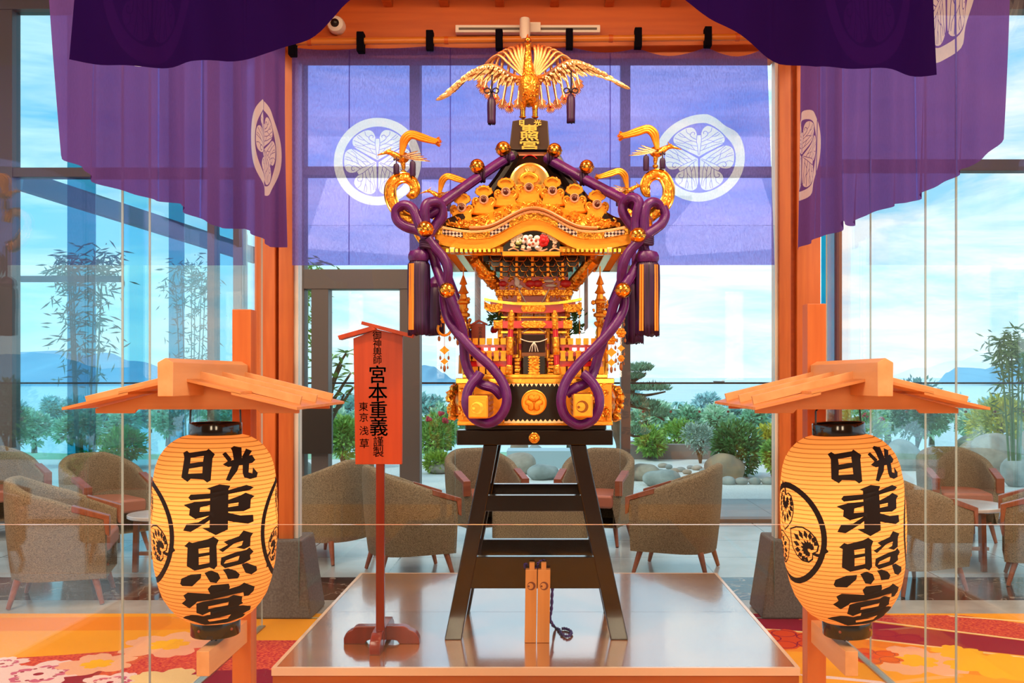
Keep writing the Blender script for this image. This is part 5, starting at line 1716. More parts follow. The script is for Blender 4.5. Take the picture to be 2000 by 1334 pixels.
# lattice plates set in the fascia
M_LATT = mat('lattice_plate', '#f0c8b4', .35, .2)
def lattice(m):
    t = m.node_tree; p = t.nodes['Principled BSDF']
    tcn = N(t, 'ShaderNodeTexCoord'); mpn = N(t, 'ShaderNodeMapping'); mpn.inputs['Rotation'].default_value = (0, radians(45), 0)
    ck = N(t, 'ShaderNodeTexChecker'); ck.inputs['Scale'].default_value = 95
    ck.inputs[1].default_value = c4('#f2cdb8'); ck.inputs[2].default_value = c4('#3a1420')
    t.links.new(tcn.outputs['Object'], mpn.inputs[0]); t.links.new(mpn.outputs[0], ck.inputs[0]); t.links.new(ck.outputs[0], p.inputs['Base Color'])
lattice(M_LATT)
for t0, t1 in ((-.90, -.70), (-.43, -.24), (.24, .43), (.70, .90)):
    mb = MB()
    mb.grid(lambda u, v: eave_pt(0, t0 + (t1 - t0) * u, -.003, -.009 - .021 * v), 10, 1)
    mb.grid(lambda u, v: eave_pt(0, t0 + (t1 - t0) * u, .0005, -.009 - .021 * v), 10, 1)
    mb.build('lattice_plate', M_LATT, ROOF)
# soffit in steps, with a row of rafter ends
def ring(mb, ins0, z0_, z1_, mi=0, w_=.06, front_gap=None):
    h = HW - ins0; i_ = h - w_
    for s in (-1, 1):
        mb.box2((RCX + s * h, RCY - h, z0_), (RCX + s * i_, RCY + h, z1_), mi)
        mb.box2((RCX - i_, RCY + s * h, z0_), (RCX + i_, RCY + s * i_, z1_), mi)
zl = ZE - .078
mb = MB()
for s in (-1, 1):
    xg = Xy(982, EY) if s < 0 else Xy(1093, EY)
    h = HW - .03
    mb.box2((RCX + s * h, RCY - h, zl - .012), (xg, RCY - h + .05, zl + .012))
    mb.box2((RCX + s * h, RCY - h + .05, zl - .012), (RCX + s * (h - .06), RCY + h, zl + .012))
mb.box2((RCX - h, RCY + h - .06, zl - .012), (RCX + h, RCY + h, zl + .012))
SOF = mb.build('soffit_board', M_GSOF, ROOF, bevel=.002)
mb = MB()
for i in range(38):
    t = -1 + 2 * (i + .5) / 38
    x = RCX + t * (HW - .05)
    if Xy(980, EY) < x < Xy(1095, EY): continue
    mb.box((x, RCY - HW + .025, zl - .008), (.011, .05, .014))
for s in (-1, 1):
    for i in range(38):
        t = -1 + 2 * (i + .5) / 38
        mb.box((RCX + s * (HW - .025), RCY + t * (HW - .05), zl - .008), (.05, .011, .014))
mb.build('rafter_row', M_GOLD, SOF)
mb = MB(); ring(mb, .085, zl - .016, zl + .004, w_=.035); mb.build('soffit_board', M_GOLD, ROOF, bevel=.003)
mb = MB(); ring(mb, .145, zl - .010, zl + .006, w_=.03); mb.build('soffit_board', M_GOLDC, ROOF, bevel=.003)
mb = MB(); mb.box2((RCX - HW + .05, RCY - HW + .06, zl - .002), (RCX + HW - .05, RCY + HW - .05, zl + .01)); mb.build('soffit_ceiling', M_GSOF, ROOF)
for s, pa in ((-1, (884, 490)), (1, (1190, 490))):
    c = P(pa[0], pa[1], EY + .03)
    MB().box(c, (.022, .05, .024)).build('corner_beam_end', mat('pale_beam_end_%d' % s, '#f5d9a6', .35, .2), ROOF, bevel=.003)

# gable opening with its painted carving
YG = EY + .035
mb = MB(); mb.prism([P(x, y, YG) for x, y in ((978, 497), (979, 485), (992, 472), (1003, 462), (1020, 456), (1043, 452), (1066, 456), (1083, 462), (1092, 472), (1096, 485), (1096, 497))][::-1], (0, .02, 0))
GB = mb.build('gable_panel', M_LACQB, ROOF)
mb = MB(); mb.box2(P(981, 500, YG - .012), P(1094, 493, YG + .02)); mb.build('gable_sill', M_GOLDF, GB, bevel=.002)
mb = MB()
for px, py, r in ((1002, 470, .009), (1008, 464, .009), (1016, 460, .010), (1013, 470, .011), (1072, 461, .009), (1079, 465, .010), (1084, 472, .009), (1062, 458, .008), (1000, 478, .007), (1022, 482, .008), (1055, 484, .008)):
    for k in range(5):
        a = k * 2 * pi / 5
        mb.ball(P(px, py, YG - .010) + Vector((cos(a) * r * .7, 0, sin(a) * r * .7)), r * .62, 8, sc=(1, .6, 1))
mb.build('pale_blossoms', mat('cream_paint', '#f3dfc4', .45), GB, smooth=True)
mb = MB()
for px, py, r in ((1012, 476, .008), (1018, 473, .007), (1009, 483, .006), (1023, 470, .006)):
    mb.ball(P(px, py, YG - .014), r, 8, sc=(1.5, .6, .7), jit=.3)
mb.build('green_leaves', mat('olive_paint', '#9aa05a', .5), GB, smooth=True)
mb = MB()
for (x, y, sx_, sz_) in ((1041, 474, .030, .019), (1027, 466, .015, .016), (1023, 472, .009, .010), (1049, 465, .014, .012), (1033, 484, .010, .009), (1049, 484, .011, .008), (1036, 462, .010, .008)):
    mb.ball(P(x, y, YG - .014), 1, 12, sc=(sx_, .013, sz_), jit=.25, freq=2)
ww = mb.build('white_lion', mat('white_paint', '#fbf3ee', .4), GB, smooth=True)
mb = MB()
for x, y in ((1026, 467), (1038, 469), (1041, 476), (1047, 470), (1034, 478)):
    mb.ball(P(x, y, YG - .027), .006, 8, sc=(1, .5, 1))
mb.build('lion_spots', mat('russet_paint', '#b0401c', .5), ww, smooth=True)
mb = MB()
for k in range(7):
    a = k * 2 * pi / 7
    mb.ball(P(1061, 470, YG - .014) + Vector((cos(a) * .013, 0, sin(a) * .015)), .013, 8, sc=(1, .6, 1))
mb.ball(P(1061, 470, YG - .018), .013, 8)
mb.build('red_peony', mat('peony_paint', '#d8121c', .4), GB, smooth=True)
mb = MB()
for s in (-1, 1):
    for (a, b_, c_) in (((1043 + s * 50, 489), (1043 + s * 40, 485), (1043 + s * 30, 490)), ((1043 + s * 44, 480), (1043 + s * 37, 482), (1043 + s * 40, 476)), ((1043 + s * 26, 486), (1043 + s * 15, 490), (1043 + s * 5, 487))):
        mb.tube(smooth_path([P(a[0], a[1], YG - .006), P(b_[0], b_[1], YG - .010), P(c_[0], c_[1], YG - .006)], 4), .0035, 6)
mb.build('gilt_scroll', mat('rose_paint', '#f0b898', .4, .2), GB, smooth=True)

# carved gilt cresting above the front fascia, with seven cloud-shaped finials
FIN = [(902, 406), (945, 391), (988, 376), (1033, 367), (1079, 374), (1122, 388), (1166, 400)]
YCR = EY + .05
def crest_top(px):
    pts = [(862, 440), (872, 428), (902, 428), (945, 415), (988, 400), (1033, 392), (1079, 398), (1122, 410), (1166, 422), (1200, 424), (1216, 438)]
    for (a, ya), (b_, yb_) in zip(pts, pts[1:]):
        if a <= px <= b_: return ya + (yb_ - ya) * (px - a) / (b_ - a)
    return 440
def crest_bot(px):
    t = (Xy(px, EY) - RCX) / HW
    return CY - (ZE + bumpf(t) + .012 - EYE) * F / EY
mb = MB()
def cr(u, v):
    px = 862 + 354 * u
    a, b_ = crest_bot(px) + 1, crest_top(px)
    py = a + (b_ - a) * v
    y = YCR - .02 - .03 * sin(v * pi) + .10 * v + .012 * noise.noise((px * .09, py * .12, 3)) 
    return P(px, py, y)
mb.grid(cr, 70, 8)
mb.grid(lambda u, v: cr(u, v) + Vector((0, .03, 0)), 70, 8)
CRS = mb.build('roof_cresting', M_GOLDF, ROOF, smooth=True)
mb = MB()
for i in range(150):
    u, v = rnd.random(), rnd.uniform(.05, .75)
    c = cr(u, v) + Vector((0, -.006, 0))
    kind = rnd.random()
    if kind < .45:
        for k in range(5):
            a = k * 2 * pi / 5
            mb.ball(c + Vector((cos(a) * .005, -.002, sin(a) * .005)), .0045, 6)
    elif kind < .8:
        d = rnd.uniform(.2, 2.9)
        mb.tube(smooth_path([c, c + Vector((cos(d) * .012, -.006, sin(d) * .012)), c + Vector((cos(d + .8) * .020, -.003, sin(d + .8) * .020))], 3), [.005, .0048, .0046, .0044, .004, .003, .002], 6)
    else:
        mb.ball(c, .009, 8, sc=(1.4, .7, .8), jit=.5, freq=2)
mb.build('cresting_flowers', M_GOLDC, CRS, smooth=True)
cl_ = [(-23, 28), (-20, 20), (-19, 13), (-22, 11), (-24, 3), (-21, -4), (-15, -6), (-12, -2), (-9, -4), (-9, -9), (-14, -11), (-17, -17), (-14, -23), (-7, -27)]
cloud = cl_ + [(0, -29)] + [(-x, y) for x, y in reversed(cl_)]
M_JEWEL = mat('amber_jewel', '#4e160a', .2)
for i, (px, py) in enumerate(FIN):
    yy = EY + .10 + .02 * (3 - abs(i - 3)) * .5
    c = P(px, py, yy)
    s_ = yy / F
    sc_ = 1.12 if i == 3 else 1.0
    mb = MB()
    ol = smooth_path([Vector((c.x + x * s_ * sc_, 0, c.z - y * s_ * sc_)) for x, y in cloud], 2, closed=True)
    n = len(ol)
    # pillow-shaped plate
    b = len(mb.v)
    cen = sum((p for p in ol), Vector()) / n
    for sc2, dy in ((1.0, 0.012), (1.0, -.001), (.95, -.005), (.85, -.0055)):
        mb.v += [Vector((cen.x + (p.x - cen.x) * sc2, c.y + dy, cen.z + (p.z - cen.z) * sc2)) for p in ol]
    for k in range(3):
        for q in range(n):
            q2 = (q + 1) % n
            mb.f.append([b + k * n + q, b + k * n + q2, b + (k + 1) * n + q2, b + (k + 1) * n + q]); mb.m.append(0)
    mb.f.append([b + q for q in range(n - 1, -1, -1)]); mb.m.append(0)
    mb.f.append([b + 3 * n + q for q in range(n)]); mb.m.append(0)
    fo = mb.build('roof_finial', M_GOLDF, ROOF, smooth=True, angle=50)
    mb = MB()
    mb.lathe([(9.2 * s_, -.004), (9.3 * s_, -.013), (7.9 * s_, -.016), (6.6 * s_, -.010)], c, 28, axis='y'); mb.build('jewel_ring', mat('rose_ring_%d' % i, '#f0b89a', .3, .4), fo, smooth=True)
    mb = MB(); mb.lathe([(5.4 * s_, -.006), (5.2 * s_, -.012), (3.4 * s_, -.016), (0.2 * s_, -.0175)], c, 24, axis='y'); mb.build('jewel', M_JEWEL, fo, smooth=True)
    mb = MB()
    for k in range(7):
        a = pi * (k + .0) / 6
        mb.ball(c + Vector((cos(a) * 14.5 * s_ * sc_, .003, (16 + 11 * sin(a)) * s_ * sc_)), 3.6 * s_, 8, sc=(1, .8, 1))
    mb.tube(smooth_path([c + Vector((q * 10.5 * s_, -.010, (19 + 5 * sin(pi * (q + 1) / 2)) * s_)) for q in (-1, -.5, 0, .5, 1)], 3), .0028, 6)
    for s in (-1, 1):
        mb.tube(smooth_path([c + Vector((s * 10 * s_, -.008, 0)), c + Vector((s * 15 * s_, -.013, 2 * s_)), c + Vector((s * 19 * s_, -.010, -3 * s_)), c + Vector((s * 15 * s_, -.010, -9 * s_))], 3), .003, 6)
    mb.build('finial_scroll', M_GOLD, fo, smooth=True)
# big crest disc behind the middle finial
yy = EY + .15
mb = MB(); cc = P(1035, 358, yy)
mb.lathe([(.088, .012), (.090, 0), (.088, -.010), (.080, -.014), (.072, -.008)], cc, 48, axis='y')
half = [(0, -.2), (.14, -.12), (.30, .05), (.36, .22), (.30, .36), (.16, .42), (.04, .36), (0, .28)]
for A, sc_ in ((0, .95), (2 * pi / 3, .95), (-2 * pi / 3, .95)):
    lc = cc + Vector((-sin(A) * .044, 0, cos(A) * .044))
    pts = half + [(-x, y) for x, y in reversed(half[1:-1])]
    def T(p, d): return lc + Vector((.078 * (p[0] * cos(A) - p[1] * sin(A)), -d, .078 * (p[0] * sin(A) + p[1] * cos(A))))
    b = len(mb.v); n = len(pts)
    mb.v += [T(p, .008) for p in pts] + [T((p[0] * .8, p[1] * .8), .016) for p in pts] + [T((0, .1), .018)]
    for q in range(n):
        q2 = (q + 1) % n
        mb.f.append([b + q, b + q2, b + n + q2, b + n + q]); mb.m.append(0); mb.f.append([b + n + q, b + n + q2, b + 2 * n]); mb.m.append(0)
    for s in (-1.0, -.5, 0, .5, 1.0):
        mb.tube([T((0, -.15), .017), T((s * .26, .30 - abs(s) * .12), .0175)], .0018, 5)
mb.build('crest_disc', mat('bright_gold', (1.0, .62, .16), .3, .9, bump=.2, bscale=40), ROOF, smooth=True, label='large round gold crest disc')

# ---- apex: ornamented neck and the black name block
yN = RCY
def Zn(py, y): return Zy(py, y)
mb = MB()
mb.box2((Xy(1000, yN - .08), yN - .08, Zn(338, yN - .08)), (Xy(1070, yN - .08), yN + .08, Zn(296, yN - .08)))
NK = mb.build('roof_neck', mat('rose_gold_plate', '#d98a66', .3, .5), SH, bevel=.004)
mb = MB()
for px in (1004, 1066):
    mb.box2((Xy(px - 3, yN - .09), yN - .09, Zn(338, yN - .09)), (Xy(px + 3, yN - .09), yN - .07, Zn(298, yN - .09)))
for s in (-1, 1):
    mb.tube(smooth_path([P(1035 + s * 40, 322, yN - .07), P(1035 + s * 34, 308, yN - .07), P(1035 + s * 27, 305, yN - .07), P(1035 + s * 24, 312, yN - .07)], 4), .010, 8)
mb.build('neck_fittings', M_GOLD, NK, smooth=True)
mb = MB()
mb.tube(smooth_path([P(1021, 322, yN - .088), P(1022, 309, yN - .088), P(1035, 303, yN - .088), P(1048, 309, yN - .088), P(1050, 322, yN - .088)], 4), .0022, 6)
mb.prism([P(x, y, yN - .082) for x, y in ((1023, 322), (1024, 310), (1035, 305), (1046, 310), (1048, 322))][::-1], (0, .004, 0))
mb.build('neck_niche', M_RED, NK)
for px in (1006, 1066):
    MB().lathe([(.010, 0), (.010, -.004)], P(px, 314, yN - .09), 16, axis='y').build('dark_roundel', M_BLACK, NK)
MB().box2((Xy(1002, yN), yN - .092, Zn(301, yN)), (Xy(1066, yN), yN + .092, Zn(297, yN))).build('neck_cap', M_LACQ, NK, bevel=.003)
yP = yN - .10
M_NAMEB = mat('name_block_lacquer', '#3a2820', .28, coat=.3)
fp = [(1003, 236), (1035, 230), (1069, 236), (1057, 292), (1015, 292)]
def O(px, py, dy): return P(px, py, yP + dy)
mb = MB()
front = [P(994, 292, yP), P(1074, 292, yP), P(1070, 236, yP + .03), P(1035, 230, yP + .03), P(1001, 236, yP + .03)]
D_ = .17
mb.add(front + [p + Vector((0, D_ if i < 2 else D_ - .05, 0)) for i, p in enumerate(front)], [(0, 1, 2, 3, 4), (9, 8, 7, 6, 5), (0, 5, 6, 1), (1, 6, 7, 2), (2, 7, 8, 3), (3, 8, 9, 4), (4, 9, 5, 0)])
NB = mb.build('name_block', M_NAMEB, SH, bevel=.004)
# raised gold characters
def brush_text(mb, box, glyphs, y0_, y1_, pz):
    pass
def gl_outline(ids, box, plane, mb, depth):
    """characters traced from the lantern writing, set in a px box, raised from a plane"""
    pol = [GLY[i][0] for i in ids if GLY[i][1] == 1]
    xs = [p[0] for q in pol for p in q]; ys_ = [p[1] for q in pol for p in q]
    x0_, x1_, y0_, y1_ = min(xs), max(xs), min(ys_), max(ys_)
    for q in pol:
        o = []
        for (u, v) in q:
            px = box[0] + (u - x0_) / (x1_ - x0_) * (box[2] - box[0]); py = box[1] + (v - y0_) / (y1_ - y0_) * (box[3] - box[1])
            o.append(plane(px, py))
        mb.prism(o, (0, depth, 0))
def npl(px, py):
    t = (292 - py) / 56
    return P(px, py, yP + .03 * t - .010)
mb = MB()
Kk = .018
for ch, cx_, cy_, sz, stch in (('日', 1019, 239.5, 10, 1.25), ('光', 1050, 239.5, 11, 1.25), ('東', 1034, 251.5, 17, 2.05), ('照', 1034, 266.5, 17, 2.1), ('宮', 1034, 283, 17, 2.3)):
    p = npl(cx_, cy_)
    tmp = MB()
    for ox, oz in ((0, 0), (-.0012, 0), (.0012, 0), (0, .001), (0, -.001)):
        text_mesh(ch, sz * yP / F * 1.1, p.x + ox, p.z + oz, 0, tmp, 0, stretch=stch)
    b = len(mb.v); n = len(tmp.v)
    tilt = .03 / (56 * yP / F)
    mb.v += [Vector((v.x, p.y + (v.z - p.z) * tilt - .001, v.z)) for v in tmp.v]
    for f in tmp.f: mb.f.append([b + i for i in f]); mb.m.append(0)
lo = mb.build('gold_lettering', mat('bright_gilt', (1.0, .60, .12), .4, .3), NB)

# ---- descending ridges, big fern scrolls at the corners
def roof_z(x, y):
    dx, dy = abs(x - RCX), abs(y - RCY)
    d = max(dx, dy)
    q = (1 - d / (HW - .015)) / (1 - .085 / HW)
    return ZE + (ZA - ZE) * max(0, min(1, q)) ** 1.75
for sx_ in (-1, 1):
    for sy_ in (-1, 1):
        pts = []
        for i in range(10):
            d = .09 + (HW - .11) * i / 9
            pts.append(Vector((RCX + sx_ * d, RCY + sy_ * d, roof_z(RCX + sx_ * d, RCY + sy_ * d) + .022)))
        mb = MB(); mb.tube(pts, .024, 8); mb.build('hip_ridge', M_LACQB, ROOF, smooth=True)
def scroll(name, pts, Y, w, parent):
    path = smooth_path([P(x, y, Y) for x, y in pts], 5)
    n = len(path)
    rs = [w * (1 - .42 * i / n) for i in range(n)]
    mb = MB(); mb.tube(path, rs, 12, flat=((0, 1, 0), 1.15))
    o = mb.build(name, M_GOLDC, parent, smooth=True)
    mb = MB()
    for s in (-1, 1):
        mb.tube([p + Vector((0, -rs[i] * .95, 0)) + Vector((0, 0, 0)) for i, p in enumerate(path)][::1], .004, 6)
        break
    for i in range(n):
        pass
    mb2 = MB()
    l, r = [], []
    for i, p in enumerate(path):
        t = (path[min(i + 1, n - 1)] - path[max(i - 1, 0)]).normalized(); nn = Vector((-t.z, 0, t.x))
        l.append(p + nn * rs[i] * .86 + Vector((0, -rs[i] * .75, 0))); r.append(p - nn * rs[i] * .86 + Vector((0, -rs[i] * .75, 0)))
    mb2.tube(l, .0055, 6); mb2.tube(r, .0055, 6)
    mb2.build('scroll_rim', M_GOLD, o, smooth=True)
    return o
ysc = EY - .015
scroll('corner_scroll', [(812, 438), (804, 432), (786, 422), (770, 402), (763, 380), (767, 361), (780, 350), (796, 349), (808, 358), (812, 372), (806, 381), (800, 377)], ysc, .0285, ROOF)
scroll('corner_scroll', [(1268, 423), (1277, 416), (1295, 404), (1304, 386), (1304, 364), (1294, 346), (1280, 342), (1266, 349), (1259, 363), (1262, 376), (1269, 377)], ysc, .0285, ROOF)
YRB = 2 * RCY - ysc - .03
def rb(pts, mx_):   # same scroll at the rear corner, seen smaller
    return [(CX + (x - CX) * ysc / YRB, CY + (y - CY) * ysc / YRB) for x, y in pts]
scroll('corner_scroll', rb([(804, 432), (786, 422), (770, 402), (763, 380), (767, 361), (780, 350), (796, 349), (808, 358), (812, 372)], -1), YRB, .0285, ROOF)
scroll('corner_scroll', rb([(1277, 416), (1295, 404), (1304, 386), (1304, 364), (1294, 346), (1280, 342), (1266, 349), (1259, 363)], 1), YRB, .0285, ROOF)

# ---- phoenixes
def feather(mb, a, b_, w, nrm, bend=0.0, mi=0, th=.0022):
    """a tapering blade with a mid-rib from a to b"""
    a, b_ = Vector(a), Vector(b_)
    t = (b_ - a); L = t.length; t.normalize()
    n = Vector(nrm); n = (n - t * n.dot(t)).normalized(); s = t.cross(n)
    base = len(mb.v); K = 7
    for i in range(K + 1):
        q = i / K
        wd = w * (.45 + .9 * q - 1.15 * q ** 3.2) if i < K else w * .04
        wd = max(wd, w * .05)
        c = a + t * (L * q) + n * (bend * sin(q * pi)) 
        mb.v += [c - s * wd, c + n * th, c + s * wd, c - n * th]
    for i in range(K):
        for j in range(4):
            j2 = (j + 1) % 4
            mb.f.append([base + i * 4 + j, base + i * 4 + j2, base + (i + 1) * 4 + j2, base + (i + 1) * 4 + j]); mb.m.append(mi)
YPH = RCY
def PP(px, py, dy=0): return P(px, py, YPH + dy)
PHX = MB()
PHX.tube(smooth_path([PP(1033, 205, .0), PP(1033, 196, -.02), PP(1034, 180, -.035), PP(1034, 160, -.045), PP(1033, 148, -.03), PP(1032, 132, -.02), PP(1031, 115, -.025), PP(1031, 98, -.03), PP(1031, 84, -.035)], 4),
         [.018, .022, .028, .034, .040, .044, .0465, .048, .049, .050, .049, .047, .045, .042, .038, .034, .031, .029, .0275, .026, .0245, .023, .0215, .020, .0185, .0175, .0165, .0155, .0145, .0145, .0145, .0145, .0145][:33], 16)
for s in (-1, 1):
    PHX.tube(smooth_path([PP(1033 + s * 9, 190, -.01), PP(1033 + s * 12, 203, -.01), PP(1033 + s * 12, 214, -.012)], 4), [.026, .026, .025, .023, .021, .0185, .016, .0145, .0135], 12)
ph = PHX.build('phoenix', M_GOLDC, SH, smooth=True, label='large gold phoenix with spread wings')
mb = MB()
mb.ball(PP(1031, 81, -.038), .0185, 12, sc=(.9, 1.15, 1)); mb.tube([PP(1031, 82, -.05), PP(1031, 84, -.085)], [.009, .001], 8)
mb.tube(smooth_path([PP(1031, 76, -.03), PP(1030, 71, -.02), PP(1031, 67, -.015)], 3), [.006, .0055, .005, .0045, .004, .003, .002], 6)
mb.build('head', M_GOLD, ph, smooth=True)
mb = MB()
for s in (-1, 1):
    mb.tube([PP(1033 + s * 12, 213, -.012), PP(1033 + s * 12, 231, -.012)], .0125, 10)
    for a in (-.5, 0, .5):
        p = PP(1033 + s * 12, 231, -.012); mb.tube([p, p + Vector((sin(a) * .03, -cos(a) * .03, .0))], [.006, .003], 6)
mb.build('leg', M_GOLD, ph, smooth=True)
mb = MB()
for i in range(70):     # breast feathers
    px, py = rnd.gauss(1034, 9), rnd.uniform(138, 190)
    if abs(px - 1034) > 20: continue
    off = -.05 - .035 * sqrt(max(0, 1 - ((px - 1034) / 24) ** 2))
    c = PP(px, py, off + .012)
    feather(mb, c, c + Vector((rnd.uniform(-.008, .008), -.010, -.018)), .0065, (0, -1, .3))
mb.build('breast_feathers', M_GOLD, ph)
M_WING = mat('burnished_feather', (.95, .52, .22), .3, .95, bump=.3, bscale=120)
LEAD = {1: [(1052, 152), (1066, 148), (1080, 139), (1094, 129), (1108, 122), (1122, 120), (1138, 124), (1155, 133), (1172, 142), (1190, 153), (1206, 163), (1220, 171)],
        -1: [(1014, 153), (1000, 149), (988, 143), (976, 134), (963, 129), (950, 129), (935, 134), (920, 145), (905, 160), (890, 175), (876, 185), (860, 193)]}
for s in (-1, 1):
    lead = smooth_path([PP(x, y, -.02 - .10 * sin(i / 11 * pi)) for i, (x, y) in enumerate(LEAD[s])], 3)
    n = len(lead)
    mb = MB()
    mb.tube(lead, [.012 * (1 - .75 * i / n) + .001 for i in range(n)], 8)
    for row, (cnt, ln, w, dyy) in enumerate(((20, 1.0, .0125, .012), (18, .58, .0125, -.002), (16, .30, .011, -.010))):
        for i in range(cnt):
            q = (i + .3) / cnt
            a = lead[min(int(q * (n - 1) * (.97 if row == 0 else .82)), n - 1)] + Vector((0, dyy, 0))
            out = Vector((s * (.35 + 1.0 * q), 0.02, -1.0 + .55 * q)).normalized()
            L = (.030 + .072 * sin(q * pi * .78)) * ln * (1.0 if q < .9 else .8)
            feather(mb, a, a + out * L, w, (0, -1, .1), bend=.003)
    mb.build('wing', M_WING, ph)
TAILS = []
for s in (-1, 1):
    specs = [(9, 93, 18, 150, 24, 205), (17, 92, 30, 145, 40, 212), (25, 94, 43, 145, 54, 205), (34, 97, 57, 142, 68, 196), (43, 101, 68, 143, 80, 186), (52, 106, 78, 138, 90, 176), (62, 112, 88, 133, 96, 166)]
    for i, (dx, py, dx2, py2, dx3, py3) in enumerate(specs):
        k = 1.0 if s > 0 else 1.0
        c0x = 1035
        path = smooth_path([PP(c0x + s * (4 + i * 1.5), 150, .01), PP(c0x + s * (6 + dx * .55), py + 20 - i, .05), PP(c0x + s * dx, py - 4, .09), PP(c0x + s * (dx + dx2) * .55, py + 10, .12), PP(c0x + s * dx2, py2, .13), PP(c0x + s * dx3, py3, .13)], 5)
        n = len(path)
        mb = MB()
        mb.tube(path, [.0052 + .003 * sin(j / n * pi) for j in range(n)], 8, flat=((0, 1, 0), .5))
        tip = path[-1]; d = (path[-1] - path[-4]).normalized()
        for a in (-1.1, -.75, -.4, 0, .4, .75, 1.1):
            for back in (0, .018):
                e = d.copy(); e = Vector((d.x * cos(a) - d.z * sin(a), 0, d.x * sin(a) + d.z * cos(a)))
                feather(mb, tip - d * (.012 + back * 1.2), tip - d * back + e * .026, .0042, (0, -1, 0))
        t = mb.build('tail_feather', M_WING, ph, smooth=True)
        if i in (1, 3, 5) :
            mb = MB(); mb.ball(tip + Vector((0, -.008, .006)), .0065, 8); mb.build('red_bead', M_RED, t, smooth=True) if False else TAILS.append(tip + Vector((0, -.008, .006)))
mb = MB()
for p in TAILS: mb.ball(p, .0062, 8)
mb.build('red_beads', M_RED, ph, smooth=True)

def tassel(name, c, r, L, parent, mt=None, cords=True, n=28, knot=True, level=0):
    """c: top of the skirt. strands, cap and cord"""
    c = Vector(c)
    prof = [(r * .55, .012), (r * .85, 0), (r, -.012)] + [(r * (1.0 + .03 * sin(k)), -.012 - (L - .012) * k / 6) for k in range(1, 7)]
    rr = random.Random(int(c.x * 1e4))
    rp = [1 + (.06 if j % 2 else -.06) + rr.uniform(-.03, .03) for j in range(n)]
    mb = MB(); mb.lathe(prof, c, n, ripple=lambda j: rp[j])
    # uneven ends
    k = len(prof) - 1
    for j in range(n):
        mb.v[k * n + j].z += rr.uniform(-.012, .006) * (L / .3 + .3)
    return mb.build(name, mt or M_TASSEL, parent, smooth=True, angle=180)
for s, px, py0, py1 in ((-1, 960, 195, 240), (1, 1115, 190, 237)):
    c = PP(px, py0, -.10)
    t = tassel('wing_tassel', c, .0185, (py1 - py0) * YPH / F, ph, n=22)
    mb = MB()
    top = PP(px + (0 if s > 0 else 1), 138, -.10)
    mb.tube(smooth_path([top, PP(px + 1, 160, -.105), PP(px, 178, -.10), c + Vector((0, 0, .01))], 4), .0042, 6)
    for q in (-1, 1):
        mb.tube(smooth_path([PP(px, 177, -.104), PP(px + q * 8, 172, -.108), PP(px + q * 14, 176, -.106), PP(px + q * 10, 182, -.106), PP(px, 178, -.104)], 4), .003, 6)
        mb.tube([PP(px, 178, -.104), PP(px + q * 3, 190, -.1)], .003, 6)
    mb.ball(PP(px, 177, -.106), .009, 8)
    mb.build('tassel_cord', mat('dark_purple_cord_%d' % s, '#1c0a26', .7), t, smooth=True)

